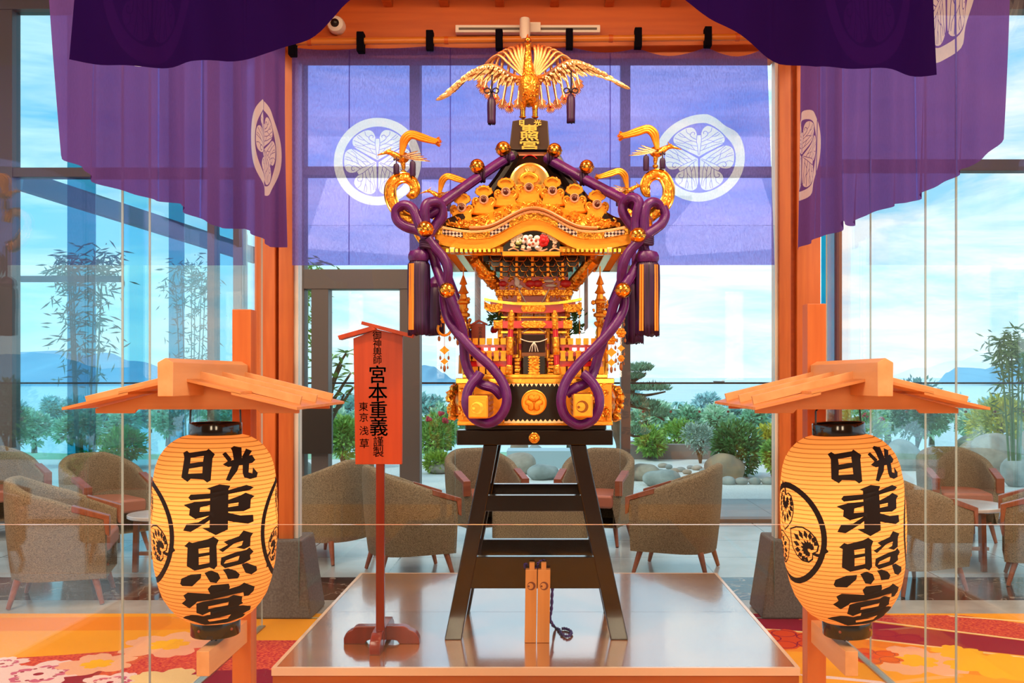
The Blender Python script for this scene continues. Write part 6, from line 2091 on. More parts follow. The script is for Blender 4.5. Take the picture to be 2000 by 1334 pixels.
def small_phoenix(px, py, Y, d, sc=1.0, label=None):
    """bird on a peg above a corner scroll; d: +1 faces right"""
    k = sc
    def B(x, y, dy=0): return P(px + d * x * k, py + y * k, Y + dy)
    mb = MB()
    mb.tube(smooth_path([B(-12, 2), B(-4, 4), B(6, 6), B(18, -1), B(26, -5), B(30, -6)], 4), [.006 * k, .010 * k, .015 * k, .019 * k, .021 * k, .022 * k, .022 * k, .021 * k, .019 * k, .017 * k, .0155 * k, .014 * k, .0125 * k, .0115 * k, .0105 * k, .010 * k, .0095 * k, .009 * k, .009 * k, .009 * k, .009 * k][:21], 12)
    mb.ball(B(29, -6), .0115 * k, 10)
    mb.tube([B(31, -6), B(51, 0)], [.008 * k, .0015 * k], 8)
    mb.tube([B(28, -8), B(24, -15)], [.004 * k, .001], 6)
    mb.tube(smooth_path([B(2, 8), B(0, 22), B(0, 28)], 3), [.012 * k, .011 * k, .010 * k, .009 * k, .008 * k, .007 * k, .007 * k], 10)
    mb.lathe([(.006, -.010), (.012 * k, -.006), (.012 * k, .002), (.006, .006)], B(0, 32), 12)
    mb.tube([B(0, 32), B(0, 46)], .0055 * k, 8)
    o = mb.build('corner_phoenix', M_GOLDC, SH, smooth=True, label=label)
    m2 = MB()
    for dy in (-.022, -.008, .007, .022):
        for e_ in (-1, 0, 1):
            path = smooth_path([B(4 + e_, 0, dy), B(1 + e_ * 3, -16, dy), B(-3 + e_ * 4.5, -31 - e_ * 2, dy * 1.3), B(-15 + e_ * 2, -40 - e_ * 4, dy * 1.6), B(-34, -35 - e_ * 4.5, dy * 1.8), B(-54, -29 - e_ * 3.5, dy * 2), B(-66 - e_ * 3, -26 - e_ * 2, dy * 2)], 4)
            n = len(path)
            m2.tube(path, [(.0065 + .003 * sin(min(1, i / n * 1.25) * pi)) * k for i in range(n)], 8)
    tp = B(-64, -26)
    for i in range(16):
        a = i / 16 * 2 * pi
        e = Vector((-d * (.5 + .3 * cos(a)), .5 * sin(a * 1.7), .6 * sin(a))).normalized()
        feather(m2, tp + Vector((d * .012, 0, 0)), tp + e * .026 * k, .004 * k, (0, -1, 0))
    m2.build('tail', M_GOLDF, o, smooth=True)
    m2 = MB()
    for dy in (-.024, .024):
        for i in range(5):
            feather(m2, B(2 - i * 2, 2 + i, dy), B(-28 - i * 6, -8 + i * 5, dy * 2), .007 * k, (0, -1, .6))
    m2.build('wing', M_WING, o)
    for (x, y, L) in ((-18, 13, 26), (14, 18, 17)):
        m2 = MB()
        c = B(x, y, -.03)
        m2.lathe([(.003, .004), (.010 * k, 0), (.0125 * k, -.01), (.0125 * k, -L * k * Y / F), (.011 * k, -L * k * Y / F - .004)], c, 14)
        m2.tube([c, B(x, y - 14, -.03)], .0025, 6)
        for q in (-1, 1): m2.ball(c + Vector((q * .008, 0, .02)), .005, 6)
        m2.build('tassel', M_TASSEL, o, smooth=True)
    return o
small_phoenix(788, 303, EY - .01, -1)
small_phoenix(1280, 292, EY - .01, 1)
kb = .84
small_phoenix(862, 378, YRB, -1, kb)
small_phoenix(1222, 368, YRB, 1, kb)

# ---- ropes, bells, knots and great tassels
YR = 4.045
def rope(name, pts, r, Y=YR, parent=SH, sub=6):
    """pts: (px, py[, depth offset])"""
    path = smooth_path([P(p[0], p[1], Y + (p[2] if len(p) > 2 else 0)) for p in pts], sub)
    mb = MB(); mb.tube(path, r, 14)
    o = mb.build(name, M_ROPE, parent, smooth=True)
    m2 = MB()
    for ph_ in range(5):
        a = ph_ * 2 * pi / 5 + .3
        q = []
        for i, p in enumerate(path):
            t = (path[min(i + 1, len(path) - 1)] - path[max(i - 1, 0)]).normalized()
            n = Vector((0, -1, 0)) - t * -t.y
            n = n.normalized() if n.length > .15 else t.orthogonal().normalized()
            b_ = t.cross(n)
            q.append(p + (n * cos(a) + b_ * sin(a)) * r * .965)
        m2.tube(q, r * .075, 5)
    m2.build('rope_piping', MATS.get('rope_piping') or mat('rope_piping', '#641a72', .4), o, smooth=True)
    return o
r1 = .0215
rope('ridge_rope', [(1000, 305, .35), (982, 314, .32), (932, 348, .22), (870, 392, .10), (838, 418, .03)], .0225)
rope('ridge_rope', [(1068, 308, .35), (1085, 318, .32), (1146, 352, .22), (1212, 387, .10), (1240, 402, .03)], .0225)
# left knot
rk = .0205
rope('knot_rope', [(842, 462, -.02), (815, 450, 0), (792, 443, .01), (776, 430, .02), (774, 412, .02), (786, 401, .01), (802, 404, 0), (812, 418, -.01), (820, 440, -.02), (832, 466, -.02)], rk)
rope('knot_rope', [(836, 470, .0), (832, 440, -.01), (829, 415, -.02), (833, 399, -.015), (846, 394, 0), (858, 398, .02), (864, 412, .03), (858, 430, .03), (846, 446, .02), (838, 460, .01)], rk)
rope('knot_rope', [(838, 420, .03), (852, 412, .03), (862, 410, .04), (864, 424, .05), (850, 442, .04)], rk)
# right knot
rope('knot_rope', [(1243, 462, -.01), (1241, 436, -.01), (1245, 412, -.02), (1248, 396, -.02), (1240, 387, -.01), (1228, 388, .01), (1218, 398, .03), (1217, 414, .03), (1226, 430, .03), (1240, 446, .02)], rk)
rope('knot_rope', [(1258, 468, -.01), (1258, 444, -.015), (1258, 420, -.02), (1262, 404, -.02), (1272, 395, -.01), (1283, 397, .01), (1289, 404, .02)], rk)
rope('knot_rope', [(1294, 404, .02), (1299, 420, .02), (1293, 436, .01), (1280, 447, 0), (1264, 458, -.02), (1250, 468, -.03)], rk)
# the two strands that wind down each side to loop around the pole stubs
ydn = lambda k: 0.0
L1 = [(836, 466, -.03), (848, 482, -.03), (865, 502, -.035), (875, 526, -.035), (873, 552, -.02), (867, 580, .01), (872, 612, .02), (886, 640, 0), (924, 684, -.03), (960, 717, -.04), (984, 751, -.045), (990, 786, -.05), (976, 815, -.05), (952, 827, -.05), (927, 818, -.05), (912, 796, -.05), (912, 770, -.045), (921, 750, -.04), (932, 738, -.035), (938, 728, -.03)]
L2 = [(834, 474, .0), (846, 500, .01), (853, 524, .01), (864, 552, -.02), (878, 580, -.03), (890, 609, -.025), (902, 640, -.01), (906, 672, .01), (909, 705, .02), (920, 734, .02), (940, 750, -.01), (964, 758, -.03), (980, 774, -.02)]
R1 = [(1264, 458, -.03), (1246, 474, -.035), (1228, 494, -.035), (1217, 518, -.03), (1214, 544, -.01), (1217, 566, .01), (1220, 590, .01), (1214, 614, -.01), (1194, 645, -.03), (1161, 681, -.035), (1129, 713, -.04), (1106, 745, -.045), (1096, 781, -.05), (1104, 812, -.05), (1128, 829, -.05), (1154, 822, -.05), (1168, 800, -.05), (1170, 775, -.045), (1160, 752, -.04), (1147, 737, -.035), (1138, 730, -.03)]
R2 = [(1260, 474, .0), (1254, 496, .01), (1242, 520, .0), (1230, 544, -.02), (1214, 568, -.03), (1201, 590, -.02), (1192, 622, 0), (1182, 655, .01), (1170, 690, .02), (1161, 722, .02), (1148, 746, 0), (1124, 758, -.02), (1106, 770, -.02)]
for p in (L1, L2, R1, R2):
    rope('side_rope', p, .0200)
mb = MB()
for (px, py, r_, hh) in ((838, 472, .034, 0), (1258, 464, .034, 0)):
    for k in range(4):
        c = P(px, py + k * 4, YR - .012)
        mb.tube([c + Vector((cos(a) * r_, sin(a) * r_ * .8, .004 * sin(a * 2))) for a in [2 * pi * q / 20 for q in range(20)]], .008, 8, closed=True)
for (px, py) in ((872, 562), (1216, 562)):
    for k in range(3):
        c = P(px, py + k * 4, YR - .012)
        mb.tube([c + Vector((cos(a) * .026, sin(a) * .026, 0)) for a in [2 * pi * q / 18 for q in range(18)]], .006, 8, closed=True)
for (px, py, dy) in ((990, 306, .33), (940, 343, .235), (1076, 308, .33), (1140, 349, .235)):
    a = P(px, py, YR + dy)
    for k in range(3):
        mb.tube([a + Vector(((k - 1) * .012, 0, 0)) + Vector((0, cos(t) * .0265, sin(t) * .0265)) for t in [2 * pi * q / 16 for q in range(16)]], .0065, 8, closed=True)
mb.build('rope_binding', mat('rope_binding_cord', '#33083a', .6), SH, smooth=True)
BELLS = [(983, 291, .31, 15), (932, 325, .21, 14.5), (831, 447, -.04, 16), (873, 567, -.045, 15.5), (1083, 294, .31, 14.5), (1146, 326, .21, 14), (1246, 460, -.04, 16), (1217, 567, -.045, 15.5)]
for (px, py, dy, rp_) in BELLS:
    Y = YR + dy; c = P(px, py, Y); r = rp_ * Y / F
    mb = MB()
    mb.ball(c, r, 24)
    b = mb.build('bell', M_GOLD, SH, smooth=True)
    m2 = MB()
    m2.tube([c + Vector((cos(a) * r * 1.0, sin(a) * r * 1.0, -.001)) for a in [2 * pi * q / 28 for q in range(28)]], r * .09, 8, closed=True)
    m2.tube([c + Vector((cos(a) * r * .9, sin(a) * r * .9, -r * .42)) for a in [2 * pi * q / 28 for q in range(28)]], r * .05, 6, closed=True)
    m2.build('bell_band', M_GOLD, b, smooth=True)
    m2 = MB(); m2.bar(c + Vector((-r * .5, -r * .84, -r * .25)), c + Vector((r * .5, -r * .84, -r * .25)), r * .12, r * .14); m2.build('bell_slot', M_BLACK, b)
for (px, pyc, py0, py1, w, Yt_) in ((818, 501, 512, 650, 20.5, 4.04), (1264, 503, 514, 652, 23, 4.04)):
    s = -1 if px < 1000 else 1
    k = Yt_ / F
    c = P(px, py0, Yt_)
    t = tassel('great_tassel', c, w * k, (py1 - py0) * k, SH, n=64)
    mb = MB(); mb.lathe([(w * k * .4, .040), (w * k * .85, .032), (w * k * 1.0, .018), (w * k * 1.02, .004), (w * k * .9, -.010), (w * k * .7, -.012)], P(px, pyc + 5, Yt_), 28)
    mb.build('tassel_cap', M_ROPE, t, smooth=True)
    mb = MB()
    for dx in (-.62, -.45, .55, .72) if s > 0 else (-.72, -.55, -.40):
        a = asin(dx)
        p0 = c + Vector((sin(a) * w * k * 1.03, -cos(a) * w * k * 1.03, -.01)); p1 = p0 + Vector((sin(a) * .003, -cos(a) * .003, -(py1 - py0) * k * .93))
        mb.tube([p0, p1], .0042, 8)
    mb.build('orange_cord', M_ORCORD, t, smooth=True)
    mb = MB(); mb.tube([P(px, pyc - 6, Yt_), P(px + (14 if s < 0 else -6), pyc - 28, Yt_)], .016, 10); mb.build('hanging_cord', M_ROPE, t, smooth=True)
for (px, py0, py1, w) in ((852, 562, 652, 13), (1238, 556, 668, 15)):
    Yb_ = YRB - .02
    k = Yb_ / F
    t = tassel('great_tassel', P(px, py0, Yb_), w * k * 1.25, (py1 - py0) * k, SH, n=52)
    mb = MB(); mb.lathe([(w * k * .5, .045), (w * k * 1.1, .03), (w * k * 1.3, .008), (w * k * 1.0, -.01)], P(px, py0 - 4, Yb_), 24); mb.tube([P(px, py0 - 10, Yb_), P(px, 480, Yb_)], .012, 8)
    mb.build('tassel_cap', M_ROPE, t, smooth=True)
# ridge ropes at the rear
for s in (-1, 1):
    mb = MB()
    mb.tube(smooth_path([Vector((RCX + s * d, RCY + d, roof_z(RCX + s * d, RCY + d) + .06)) for d in (.11, .2, .3, .39, HW - .02)], 4), .0215, 12)
    mb.tube(smooth_path([Vector((RCX + s * (HW - .02), RCY + HW - .02, ZE + .03)), Vector((RCX + s * (HW + .03), RCY + HW, ZE - .06)), Vector((RCX + s * (HW - .06), RCY + HW - .12, ZE - .3)), Vector((RCX + s * (HW - .14), RCY + HW - .22, bz1 + .05))], 6), .0188, 12)
    mb.build('rear_rope', M_ROPE, SH, smooth=True)

# ---- hanging gilt ornaments under the eaves
def yoraku(px, Y, rows):
    """rows: (py, kind, size)"""
    mb, m2 = MB(), MB()
    mb.tube([P(px, rows[0][0] - 6, Y), P(px, rows[-1][0] + 6, Y)], .0012, 5)
    for (py, kind, s) in rows:
        c = P(px, py, Y); s *= Y / F
        if kind == 'd':
            mb.prism([c + Vector((a * s, 0, b_ * s)) for a, b_ in ((-1, 0), (-.4, .45), (0, .9), (.4, .45), (1, 0), (.4, -.45), (0, -.9), (-.4, -.45))], (0, .003, 0))
        elif kind == 'f':
            for k in range(6):
                a = k * pi / 3
                mb.ball(c + Vector((cos(a) * s * .6, 0, sin(a) * s * .6)), s * .42, 8, sc=(1, .35, 1))
            mb.ball(c, s * .45, 8, sc=(1, .6, 1))
        elif kind == 'c':
            mb.tube(smooth_path([c + Vector((cos(a) * s, 0, sin(a) * s)) for a in [2.6 + 4.2 * q / 8 for q in range(9)]], 2), s * .2, 6)
        if kind in 'dfc':
            for q in (-1, 1):
                p = c + Vector((q * s * .8, 0, -s * .4))
                mb.tube([p, p + Vector((0, 0, -s * .7))], .0009, 5, 1)
                mb.ball(p + Vector((0, 0, -s * 1.1)), s * .32, 8, 1, sc=(.7, .5, 1.3))
        else:
            mb.ball(c, s, 8, 1, sc=(.6, .5, 1.4))
    mb.build('eave_pendant', [M_GOLDF, MATS.get('bronze_drop') or mat('bronze_drop', '#b0693a', .35, .6)], SH, smooth=True)
YQ = EY + .07
yoraku(868, YQ, [(560, 'c', 10), (586, 'f', 8), (606, 'f', 8), (624, 'f', 8), (642, 'c', 13), (684, 'd', 10), (706, 'd', 8), (720, 'b', 5)])
yoraku(1194, YQ, [(590, 'c', 8), (664, 'f', 10), (688, 'd', 11), (708, 'd', 9), (722, 'b', 5)])
yoraku(1213, YQ + .05, [(575, 'c', 8), (622, 'f', 8), (650, 'f', 10), (680, 'd', 8), (700, 'f', 7), (716, 'b', 6)])
yoraku(894, YRB - .1, [(600, 'f', 7), (625, 'f', 8), (648, 'd', 8), (668, 'b', 5)])
yoraku(1178, YRB - .1, [(585, 'f', 7), (600, 'd', 8), (625, 'f', 7), (655, 'b', 5)])
# hanging bell-shaped lamps between eave and deck corners, and small side gates
for px, s in ((905, -1), (1172, 1)):
    Yl_ = YF + .12
    mb = MB(); c = P(px, 600, Yl_); k = Yl_ / F
    mb.lathe([(1.5 * k, 62 * k), (3 * k, 58 * k), (6 * k, 50 * k), (8 * k, 45 * k), (4 * k, 43 * k), (7 * k, 34 * k), (11 * k, 28 * k), (6 * k, 25 * k), (8 * k, 16 * k), (13 * k, 11 * k), (13 * k, 8 * k), (8 * k, 5 * k), (8 * k, -10 * k), (13 * k, -13 * k), (13 * k, -18 * k), (7 * k, -21 * k), (6 * k, -90 * k), (9 * k, -95 * k), (10 * k, -130 * k)], c, 8)
    mb.tube([c + Vector((0, 0, 60 * k)), P(px, 520, Yl_)], .003, 6)
    mb.build('corner_pagoda_lamp', M_GOLDF, SH, smooth=True, angle=30)
    mb = MB()
    for i in range(16):
        mb.ball(P(px + rnd.uniform(-14, 14), rnd.uniform(585, 650), Yl_ - .02), rnd.uniform(.006, .011), 8, jit=.5)
    mb.build('pagoda_carving', M_GOLDC, SH, smooth=True)
# mesh screens at the sides of the body
M_MESH = mat('silvered_mesh', '#cfc4bc', .35, .5)
for s, px in ((-1, 928), (1, 1148)):
    mb = MB()
    ya_, yb_ = YF + .13, YBK - .13
    xx = Xy(px, YF + .13)
    z0_, z1_ = Zy(640, YF + .13), Zy(520, YF + .13)
    for i in range(9):
        z = z0_ + (z1_ - z0_) * i / 8
        mb.tube([(xx, ya_, z), (xx, yb_, z)], .0016, 5)
    for i in range(10):
        y = ya_ + (yb_ - ya_) * i / 9
        mb.tube([(xx, y, z0_), (xx, y, z1_)], .0016, 5)
    mb.build('mesh_screen', M_MESH, SH)
# little red signboard and greenery on the deck
ys_ = YF + .08
mb = MB(); mb.box2((Xy(921, ys_), ys_, Zy(672, ys_)), (Xy(948, ys_), ys_ + .012, Zy(632, ys_))); mb.box2((Xy(930, ys_), ys_ + .002, DZ), (Xy(939, ys_), ys_ + .010, Zy(672, ys_)))
mb.prism([P(x, y, ys_ - .01) for x, y in ((917, 634), (935, 624), (952, 632), (952, 636), (935, 628), (917, 638))][::-1], (0, .03, 0))
mss = mb.build('small_signboard', M_SIGN, SH, bevel=.001)
mb = MB()
for ch, py in (('宮', 642), ('本', 650), ('重', 658), ('義', 666)):
    p = P(938, py, ys_ - .0006); text_mesh(ch, 8.5 * ys_ / F, p.x, p.z, 0, mb, p.y)
mb.build('lettering', M_INK, mss)
for px, py, r_ in ((966, 622, 14), (1124, 614, 16), (1127, 640, 13)):
    mb = MB()
    for i in range(60):
        c = P(px, py, YB - .02) + Vector((rnd.gauss(0, 1), rnd.gauss(0, .8), rnd.gauss(0, 1.2))) * r_ * .4 * YB / F
        d = Vector((rnd.uniform(-1, 1), rnd.uniform(-1, .3), rnd.uniform(-.5, 1))).normalized()
        feather(mb, c, c + d * .022, .006, (rnd.uniform(-1, 1), -1, .5))
    mb.build('sakaki_sprig', MATS.get('sakaki_leaf') or mat('sakaki_leaf', '#3c6a2e', .5), SH)
mb = MB(); mb.ball(P(965, 644, YB - .03), .017, 10, jit=.4, freq=2); mb.build('red_flower', M_RED, SH, smooth=True)
for px in (1132,):
    mb = MB(); mb.tube([P(px, 560, YF + .1), P(px, 680, YF + .1)], .0015, 5)
    for py in (594, 611): mb.lathe([(.009, -.002), (.009, .002)], P(px, py, YF + .1), 16, axis='y')
    mb.ball(P(px, 650, YF + .1), .006, 8, sc=(.6, .6, 1.4)); mb.build('coin_pendant', M_GOLDF, SH)
# ================================================================== THE GARDEN OUTSIDE
M_TERR = mat('terrace_slabs', '#8b9396', .5, c2='#7b8487', scale=2)
tile_lines(M_TERR, 1.2, '#5a6265')
M_GRAV = mat('white_gravel', '#dcdcd6', .9, c2='#bfc0ba', scale=60, bump=.6, bscale=90)
M_SOIL = mat('garden_soil', '#6f7a4c', .95, c2='#5a6438', scale=6, bump=.3)
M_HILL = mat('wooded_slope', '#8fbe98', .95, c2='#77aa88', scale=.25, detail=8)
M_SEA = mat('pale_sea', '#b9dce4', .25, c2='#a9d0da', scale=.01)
M_FAR = mat('haze_blue_hills', '#7fb4cc', 1.0, c2='#70a8c4', scale=.004, spec=0)  # blue air haze of distance put into the hill colour
MB().box2((-30, 9.8, -.3), (30, 11.6, -.01)).build('floor', M_TERR, kind='structure')
MB().box2((-40, 11.6, -.3), (40, 17.2, -.02)).build('ground', M_GRAV, kind='structure')
rg = random.Random(11)
def slope(u, v):
    y = 17.2 + (v ** 2) * 180
    x = (-1 + 2 * u) * (45 + y * 1.2)
    z = -.04 - 14 * (v ** 1.15) * min(1, (y - 17.2) / 40 + .02) + .8 * noise.noise((x * .03, y * .03, 0)) * v
    return (x, y, z)
MB().grid(slope, 60, 40).build('ground', M_HILL, kind='structure', smooth=True)
MB().box2((-9000, 150, -22), (9000, 12000, -20)).build('sea', M_SEA, kind='structure')
def far_hill(name, label, Y, pts, dep):
    def f(u, v):
        q = u * (len(pts) - 1); i = min(int(q), len(pts) - 2); t = q - i
        px = pts[i][0] + (pts[i + 1][0] - pts[i][0]) * t; py = pts[i][1] + (pts[i + 1][1] - pts[i][1]) * (3 * t * t - 2 * t ** 3)
        p = P(px, py, Y)
        h = p.z + 20
        rise = sin(min(v * 1.0, 1) * pi / 2)
        z = -20 + h * rise * (1 + .10 * noise.noise((px * .03, v * 4, 1))) + (.0)
        return (p.x, Y - dep * (1 - v), z)
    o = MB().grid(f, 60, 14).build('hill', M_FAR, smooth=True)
    return tag(o, label, 'hill', kind='thing')
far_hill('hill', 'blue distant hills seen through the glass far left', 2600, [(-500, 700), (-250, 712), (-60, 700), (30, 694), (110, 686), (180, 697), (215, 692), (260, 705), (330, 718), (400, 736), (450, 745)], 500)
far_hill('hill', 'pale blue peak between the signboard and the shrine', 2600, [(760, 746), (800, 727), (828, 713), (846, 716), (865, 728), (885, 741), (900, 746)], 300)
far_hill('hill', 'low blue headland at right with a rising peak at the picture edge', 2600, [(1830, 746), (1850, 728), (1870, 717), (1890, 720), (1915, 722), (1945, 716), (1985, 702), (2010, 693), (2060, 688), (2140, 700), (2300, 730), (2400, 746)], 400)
# ship
sp = P(1405, 737, 2400); shp = thing('ship', 'tiny cargo ship on the sea horizon between shrine and right post', 'ship', (sp.x, 2400, -20))
q = 2400 / F
MB().prism([(sp.x + a * q, 2400, -20 + b_ * q) for a, b_ in ((-11, 7.8), (11, 7.2), (10, 5.5), (-10, 5.5))], (0, 12, 0)).build('hull', M_DARKFR, shp)
MB().box2((sp.x + 6 * q, 2402, -20 + 7 * q), (sp.x + 10 * q, 2410, -20 + 10 * q)).build('bridge', M_WHITE, shp)
# glass balustrade with dark rail and point fixings
BLY = 10.6
bal = thing('glass_balustrade', 'frameless glass balustrade with a thin dark top rail between terrace and window', 'balustrade', (0, BLY, 0))
MB().box2((-8, BLY - .006, .0), (8, BLY + .006, Zy(750, BLY))).build('glass_sheet', glass('balustrade_glass', (.93, .985, .985), .6), bal)
MB().box2((-8, BLY - .015, Zy(750, BLY)), (8, BLY + .015, Zy(746.5, BLY))).build('top_rail', M_BLACK, bal)
mb = MB()
for px in (-60, 40, 130, 220, 310, 700, 760, 1256, 1310, 1366, 1422, 1770, 1886, 1943, 2000):
    mb.lathe([(.014, -.012), (.014, .012)], P(px, 804, BLY), 12, axis='y')
mb.build('point_fixing', mat('fixing_bronze', '#7a4c44', .4, .4), bal)

# rocks
M_ROCK = mat('garden_rock', '#8f8374', .85, c2='#aca292', scale=5, bump=.6, bscale=14, bdist=.02)
M_ROCKD = mat('grey_green_rock', '#7b8480', .85, c2='#98a09c', scale=5, bump=.6, bscale=14, bdist=.02)
M_ROCKT = mat('tan_boulder', '#a58a6c', .85, c2='#8a7a68', scale=4, bump=.6, bscale=10, bdist=.02)
def rock(label, px, py_base, w, h, m, group=None, seed=0, z=-.02):
    """w, h in px as seen; stands on the gravel"""
    Y = F * (EYE - z) / (py_base - CY); k = Y / F
    c = P(px, py_base - h * .42, Y)
    mb = MB(); mb.ball((c.x, Y, c.z), 1, 30, sc=(w / 2 * k, w * .42 * k, h * .56 * k), jit=.42, freq=1.25 + seed * .13)
    o = mb.build('rock', m, smooth=True)
    return tag(o, label, 'rock', group, 'thing')
rock('largest tan boulder, round, beside the shrub behind the single armchair at right', 1412, 936, 82, 58, M_ROCKT, seed=1)
rock('big pale rock behind the back armchairs, seen under the trestle beam at left', 1010, 925, 62, 40, M_ROCK, seed=2)
rock('pointed tan rock behind the left gap of the trestle', 1016, 897, 36, 38, M_ROCKT, seed=3)
rock('upright grey rock leaning beside the pointed tan one', 1044, 906, 34, 34, M_ROCKD, seed=4)
rock('smooth blue grey rock in front of the others between the trestle legs', 1064, 936, 62, 32, M_ROCKD, seed=5)
rock('low pale rock with moss right of the upright grey rock', 1072, 903, 30, 16, M_ROCK, seed=6)
rock('pale flat rock left of the single armchair', 1262, 938, 60, 34, M_ROCK, seed=7)
rock('low grey rock beside the single armchair back', 1290, 948, 70, 30, M_ROCKD, seed=8)
for i, px in enumerate((1422, 1448, 1474, 1500, 1520)):
    rock('small rounded grey rock edging the gravel, %s of five right of the boulder' % ['first', 'second', 'third', 'fourth', 'last'][i], px, 946, 25 + (i % 2) * 2, 15, M_ROCKD, 'kerb rocks beside the gravel', seed=i)
for i in range(16):
    px = 1245 + i * 10.5 + rg.uniform(-3, 3); py = 917 + rg.uniform(-4, 9)
    rock('small pale cobble in the strip of stones beyond the gravel right of the shrine', px, py, rg.uniform(14, 22), rg.uniform(8, 12), M_ROCK if i % 2 else M_ROCKD, 'cobble strip beyond the gravel', seed=i)
for i, (px, py, w_, h_) in enumerate(((1762, 918, 76, 62), (1905, 925, 60, 60), (1950, 930, 90, 80), (1990, 950, 70, 60), (1905, 880, 70, 40), (2040, 925, 80, 90))):
    rock(['large grey boulder behind the lantern at right', 'tan rock behind the armchair across the round table', 'pale boulder at the right edge above the armchairs', 'grey rock low at the right edge', 'flat topped rock below the yellow bush', 'boulder just past the right edge'][i], px, py, w_, h_, (M_ROCKD, M_ROCKT, M_ROCK, M_ROCKD, M_ROCK, M_ROCKT)[i], seed=i)
rock('grey stone basin beside the door frame', 596, 930, 34, 30, M_ROCKD, seed=3)
rock('pale flat stone seen between the signboard pole and the back armchair', 860, 925, 46, 22, M_ROCK, seed=9)
# low dark garden wall
gw = MB(); gw.box2((Xy(1225, 17.3), 17.2, -.1), (Xy(1400, 17.3), 17.5, Zy(868, 17.3))); gw.box2((Xy(1230, 18.8), 18.7, -.1), (Xy(1400, 18.8), 19, Zy(862, 18.8)))
tag(gw.build('garden_wall', mat('wall_slate', '#77706c', .8)), 'low dark stepped garden wall behind the gravel, right of the shrine', 'wall', kind='thing')
gw = MB(); gw.box2((Xy(990, 15.6), 15.5, -.1), (Xy(1120, 15.6), 16.2, Zy(880, 15.6)))
tag(gw.build('garden_wall', mat('pool_edge', '#9fb6bc', .5)), 'pale stone pool edge seen between the trestle legs', 'wall', kind='thing')

# plants: every one with leaves and stems of its own
GREENS = {}
def leafmat(name, c, c2):
    if name not in GREENS:
        m = mat('leaf_' + name, c, .55, c2=c2, scale=3.0, lo=.3, hi=.7)
        p = m.node_tree.nodes['Principled BSDF']
        p.inputs['Subsurface Weight'].default_value = 0
        GREENS[name] = m
    return GREENS[name]
M_BARK = mat('bark', '#6a5440', .9, c2='#4e3c2c', scale=20, stretch=(1, 1, .3))
def leaf(mb, c, d, L, w_, up):
    d = d.normalized(); s = d.cross(up)
    s = s.normalized() if s.length > .05 else d.orthogonal().normalized()
    n = s.cross(d)
    c = Vector(c)
    mb.add([c, c + d * L * .45 + s * w_ + n * L * .05, c + d * L - n * L * .06, c + d * L * .45 - s * w_ + n * L * .05], [(0, 1, 2, 3)])
def shrub(name, label, px, py_base, w, h, m, n=900, Y=None, leafL=.07, group=None, z=-.02, blobs=6, cat='shrub', seed=0):
    r = random.Random(seed * 31 + int(px))
    if Y is None: Y = F * (EYE - z) / (py_base - CY)
    k = Y / F
    b = P(px, py_base, Y)
    root = thing(name, label, cat, b, group)
    cs = []
    for i in range(blobs):
        a = r.uniform(0, 2 * pi); q = r.uniform(.1, .62)
        cs.append((b + Vector((cos(a) * q * w / 2 * k, sin(a) * q * w / 2 * k, h * k * r.uniform(.35, .72))), r.uniform(.32, .5) * min(w, h * 1.2) * k * .75))
    cs.append((b + Vector((0, 0, h * k * .62)), .46 * min(w, h) * k))
    mb = MB()
    for i in range(n):
        c, rad = r.choice(cs)
        d = Vector((r.gauss(0, 1), r.gauss(0, 1), r.gauss(.25, 1))).normalized()
        p = c + d * rad * r.uniform(.75, 1.08)
        if p.z < b.z + .03: p.z = b.z + r.uniform(.03, .2) * h * k
        dd = (d + Vector((r.uniform(-.6, .6), r.uniform(-.6, .6), r.uniform(-.3, .8)))).normalized()
        leaf(mb, p, dd, leafL * r.uniform(.7, 1.3), leafL * .24, Vector((r.uniform(-1, 1), r.uniform(-1, 1), 1)))
    mb.build('foliage', m, root)
    mb = MB()
    for c, rad in cs[:7]:
        mb.tube(smooth_path([b, b.lerp(c, .5) + Vector((r.uniform(-.05, .05), 0, .05)), c], 3), [.022, .008], 6)
    mb.build('stems', M_BARK, root)
    return root
G1, G2, G3, G4, G5 = leafmat('fresh', '#8fbe58', '#6ba044'), leafmat('deep', '#5c9450', '#467c42'), leafmat('yellow', '#dccb4c', '#a8b843'), leafmat('grey', '#a8c0b2', '#86a698'), leafmat('bluegreen', '#4d8f8a', '#3f7a6c')
shrub('shrub', 'round dense green shrub beside the tan boulder, left of the orange post at right', 1443, 932, 96, 100, G2, 2600, leafL=.09, blobs=9)
shrub('shrub', 'bright green low shrub next to the orange post at right', 1512, 944, 44, 90, G1, 1300, leafL=.09, seed=2)
shrub('shrub', 'yellowing shrub behind the bright green one by the orange post', 1500, 905, 50, 80, G3, 900, Y=17.5, leafL=.10, seed=3)
shrub('shrub', 'silvery grey feathery shrub left of the round green one', 1368, 905, 62, 80, G4, 1500, leafL=.06, seed=4)
shrub('shrub', 'loose bright green shrub right of the pine', 1325, 890, 62, 66, G1, 1100, Y=18.2, leafL=.09, seed=5)
shrub('shrub', 'small leafy green plant under the pine', 1268, 895, 56, 58, G1, 800, Y=17.0, leafL=.11, seed=6)
SB1 = shrub('shrub', 'green shrub with red flowers between the signboard and the shrine', 855, 905, 72, 100, G1, 1700, leafL=.09, seed=7)
shrub('shrub', 'low yellow green clump behind the back armchair at left of the shrine', 850, 925, 46, 34, leafmat('lime', '#9ab83a', '#7fa030'), 500, leafL=.09, seed=8)
shrub('shrub', 'leafy green shrub seen through the door left of the signboard', 670, 915, 64, 108, G1, 1500, leafL=.10, seed=9)
shrub('shrub', 'dark green shrub behind the lantern at left', 425, 920, 80, 90, G2, 1200, leafL=.10, seed=10)
shrub('shrub', 'broad green shrub behind the armchairs far left', 235, 915, 130, 70, G1, 1500, leafL=.10, seed=11)
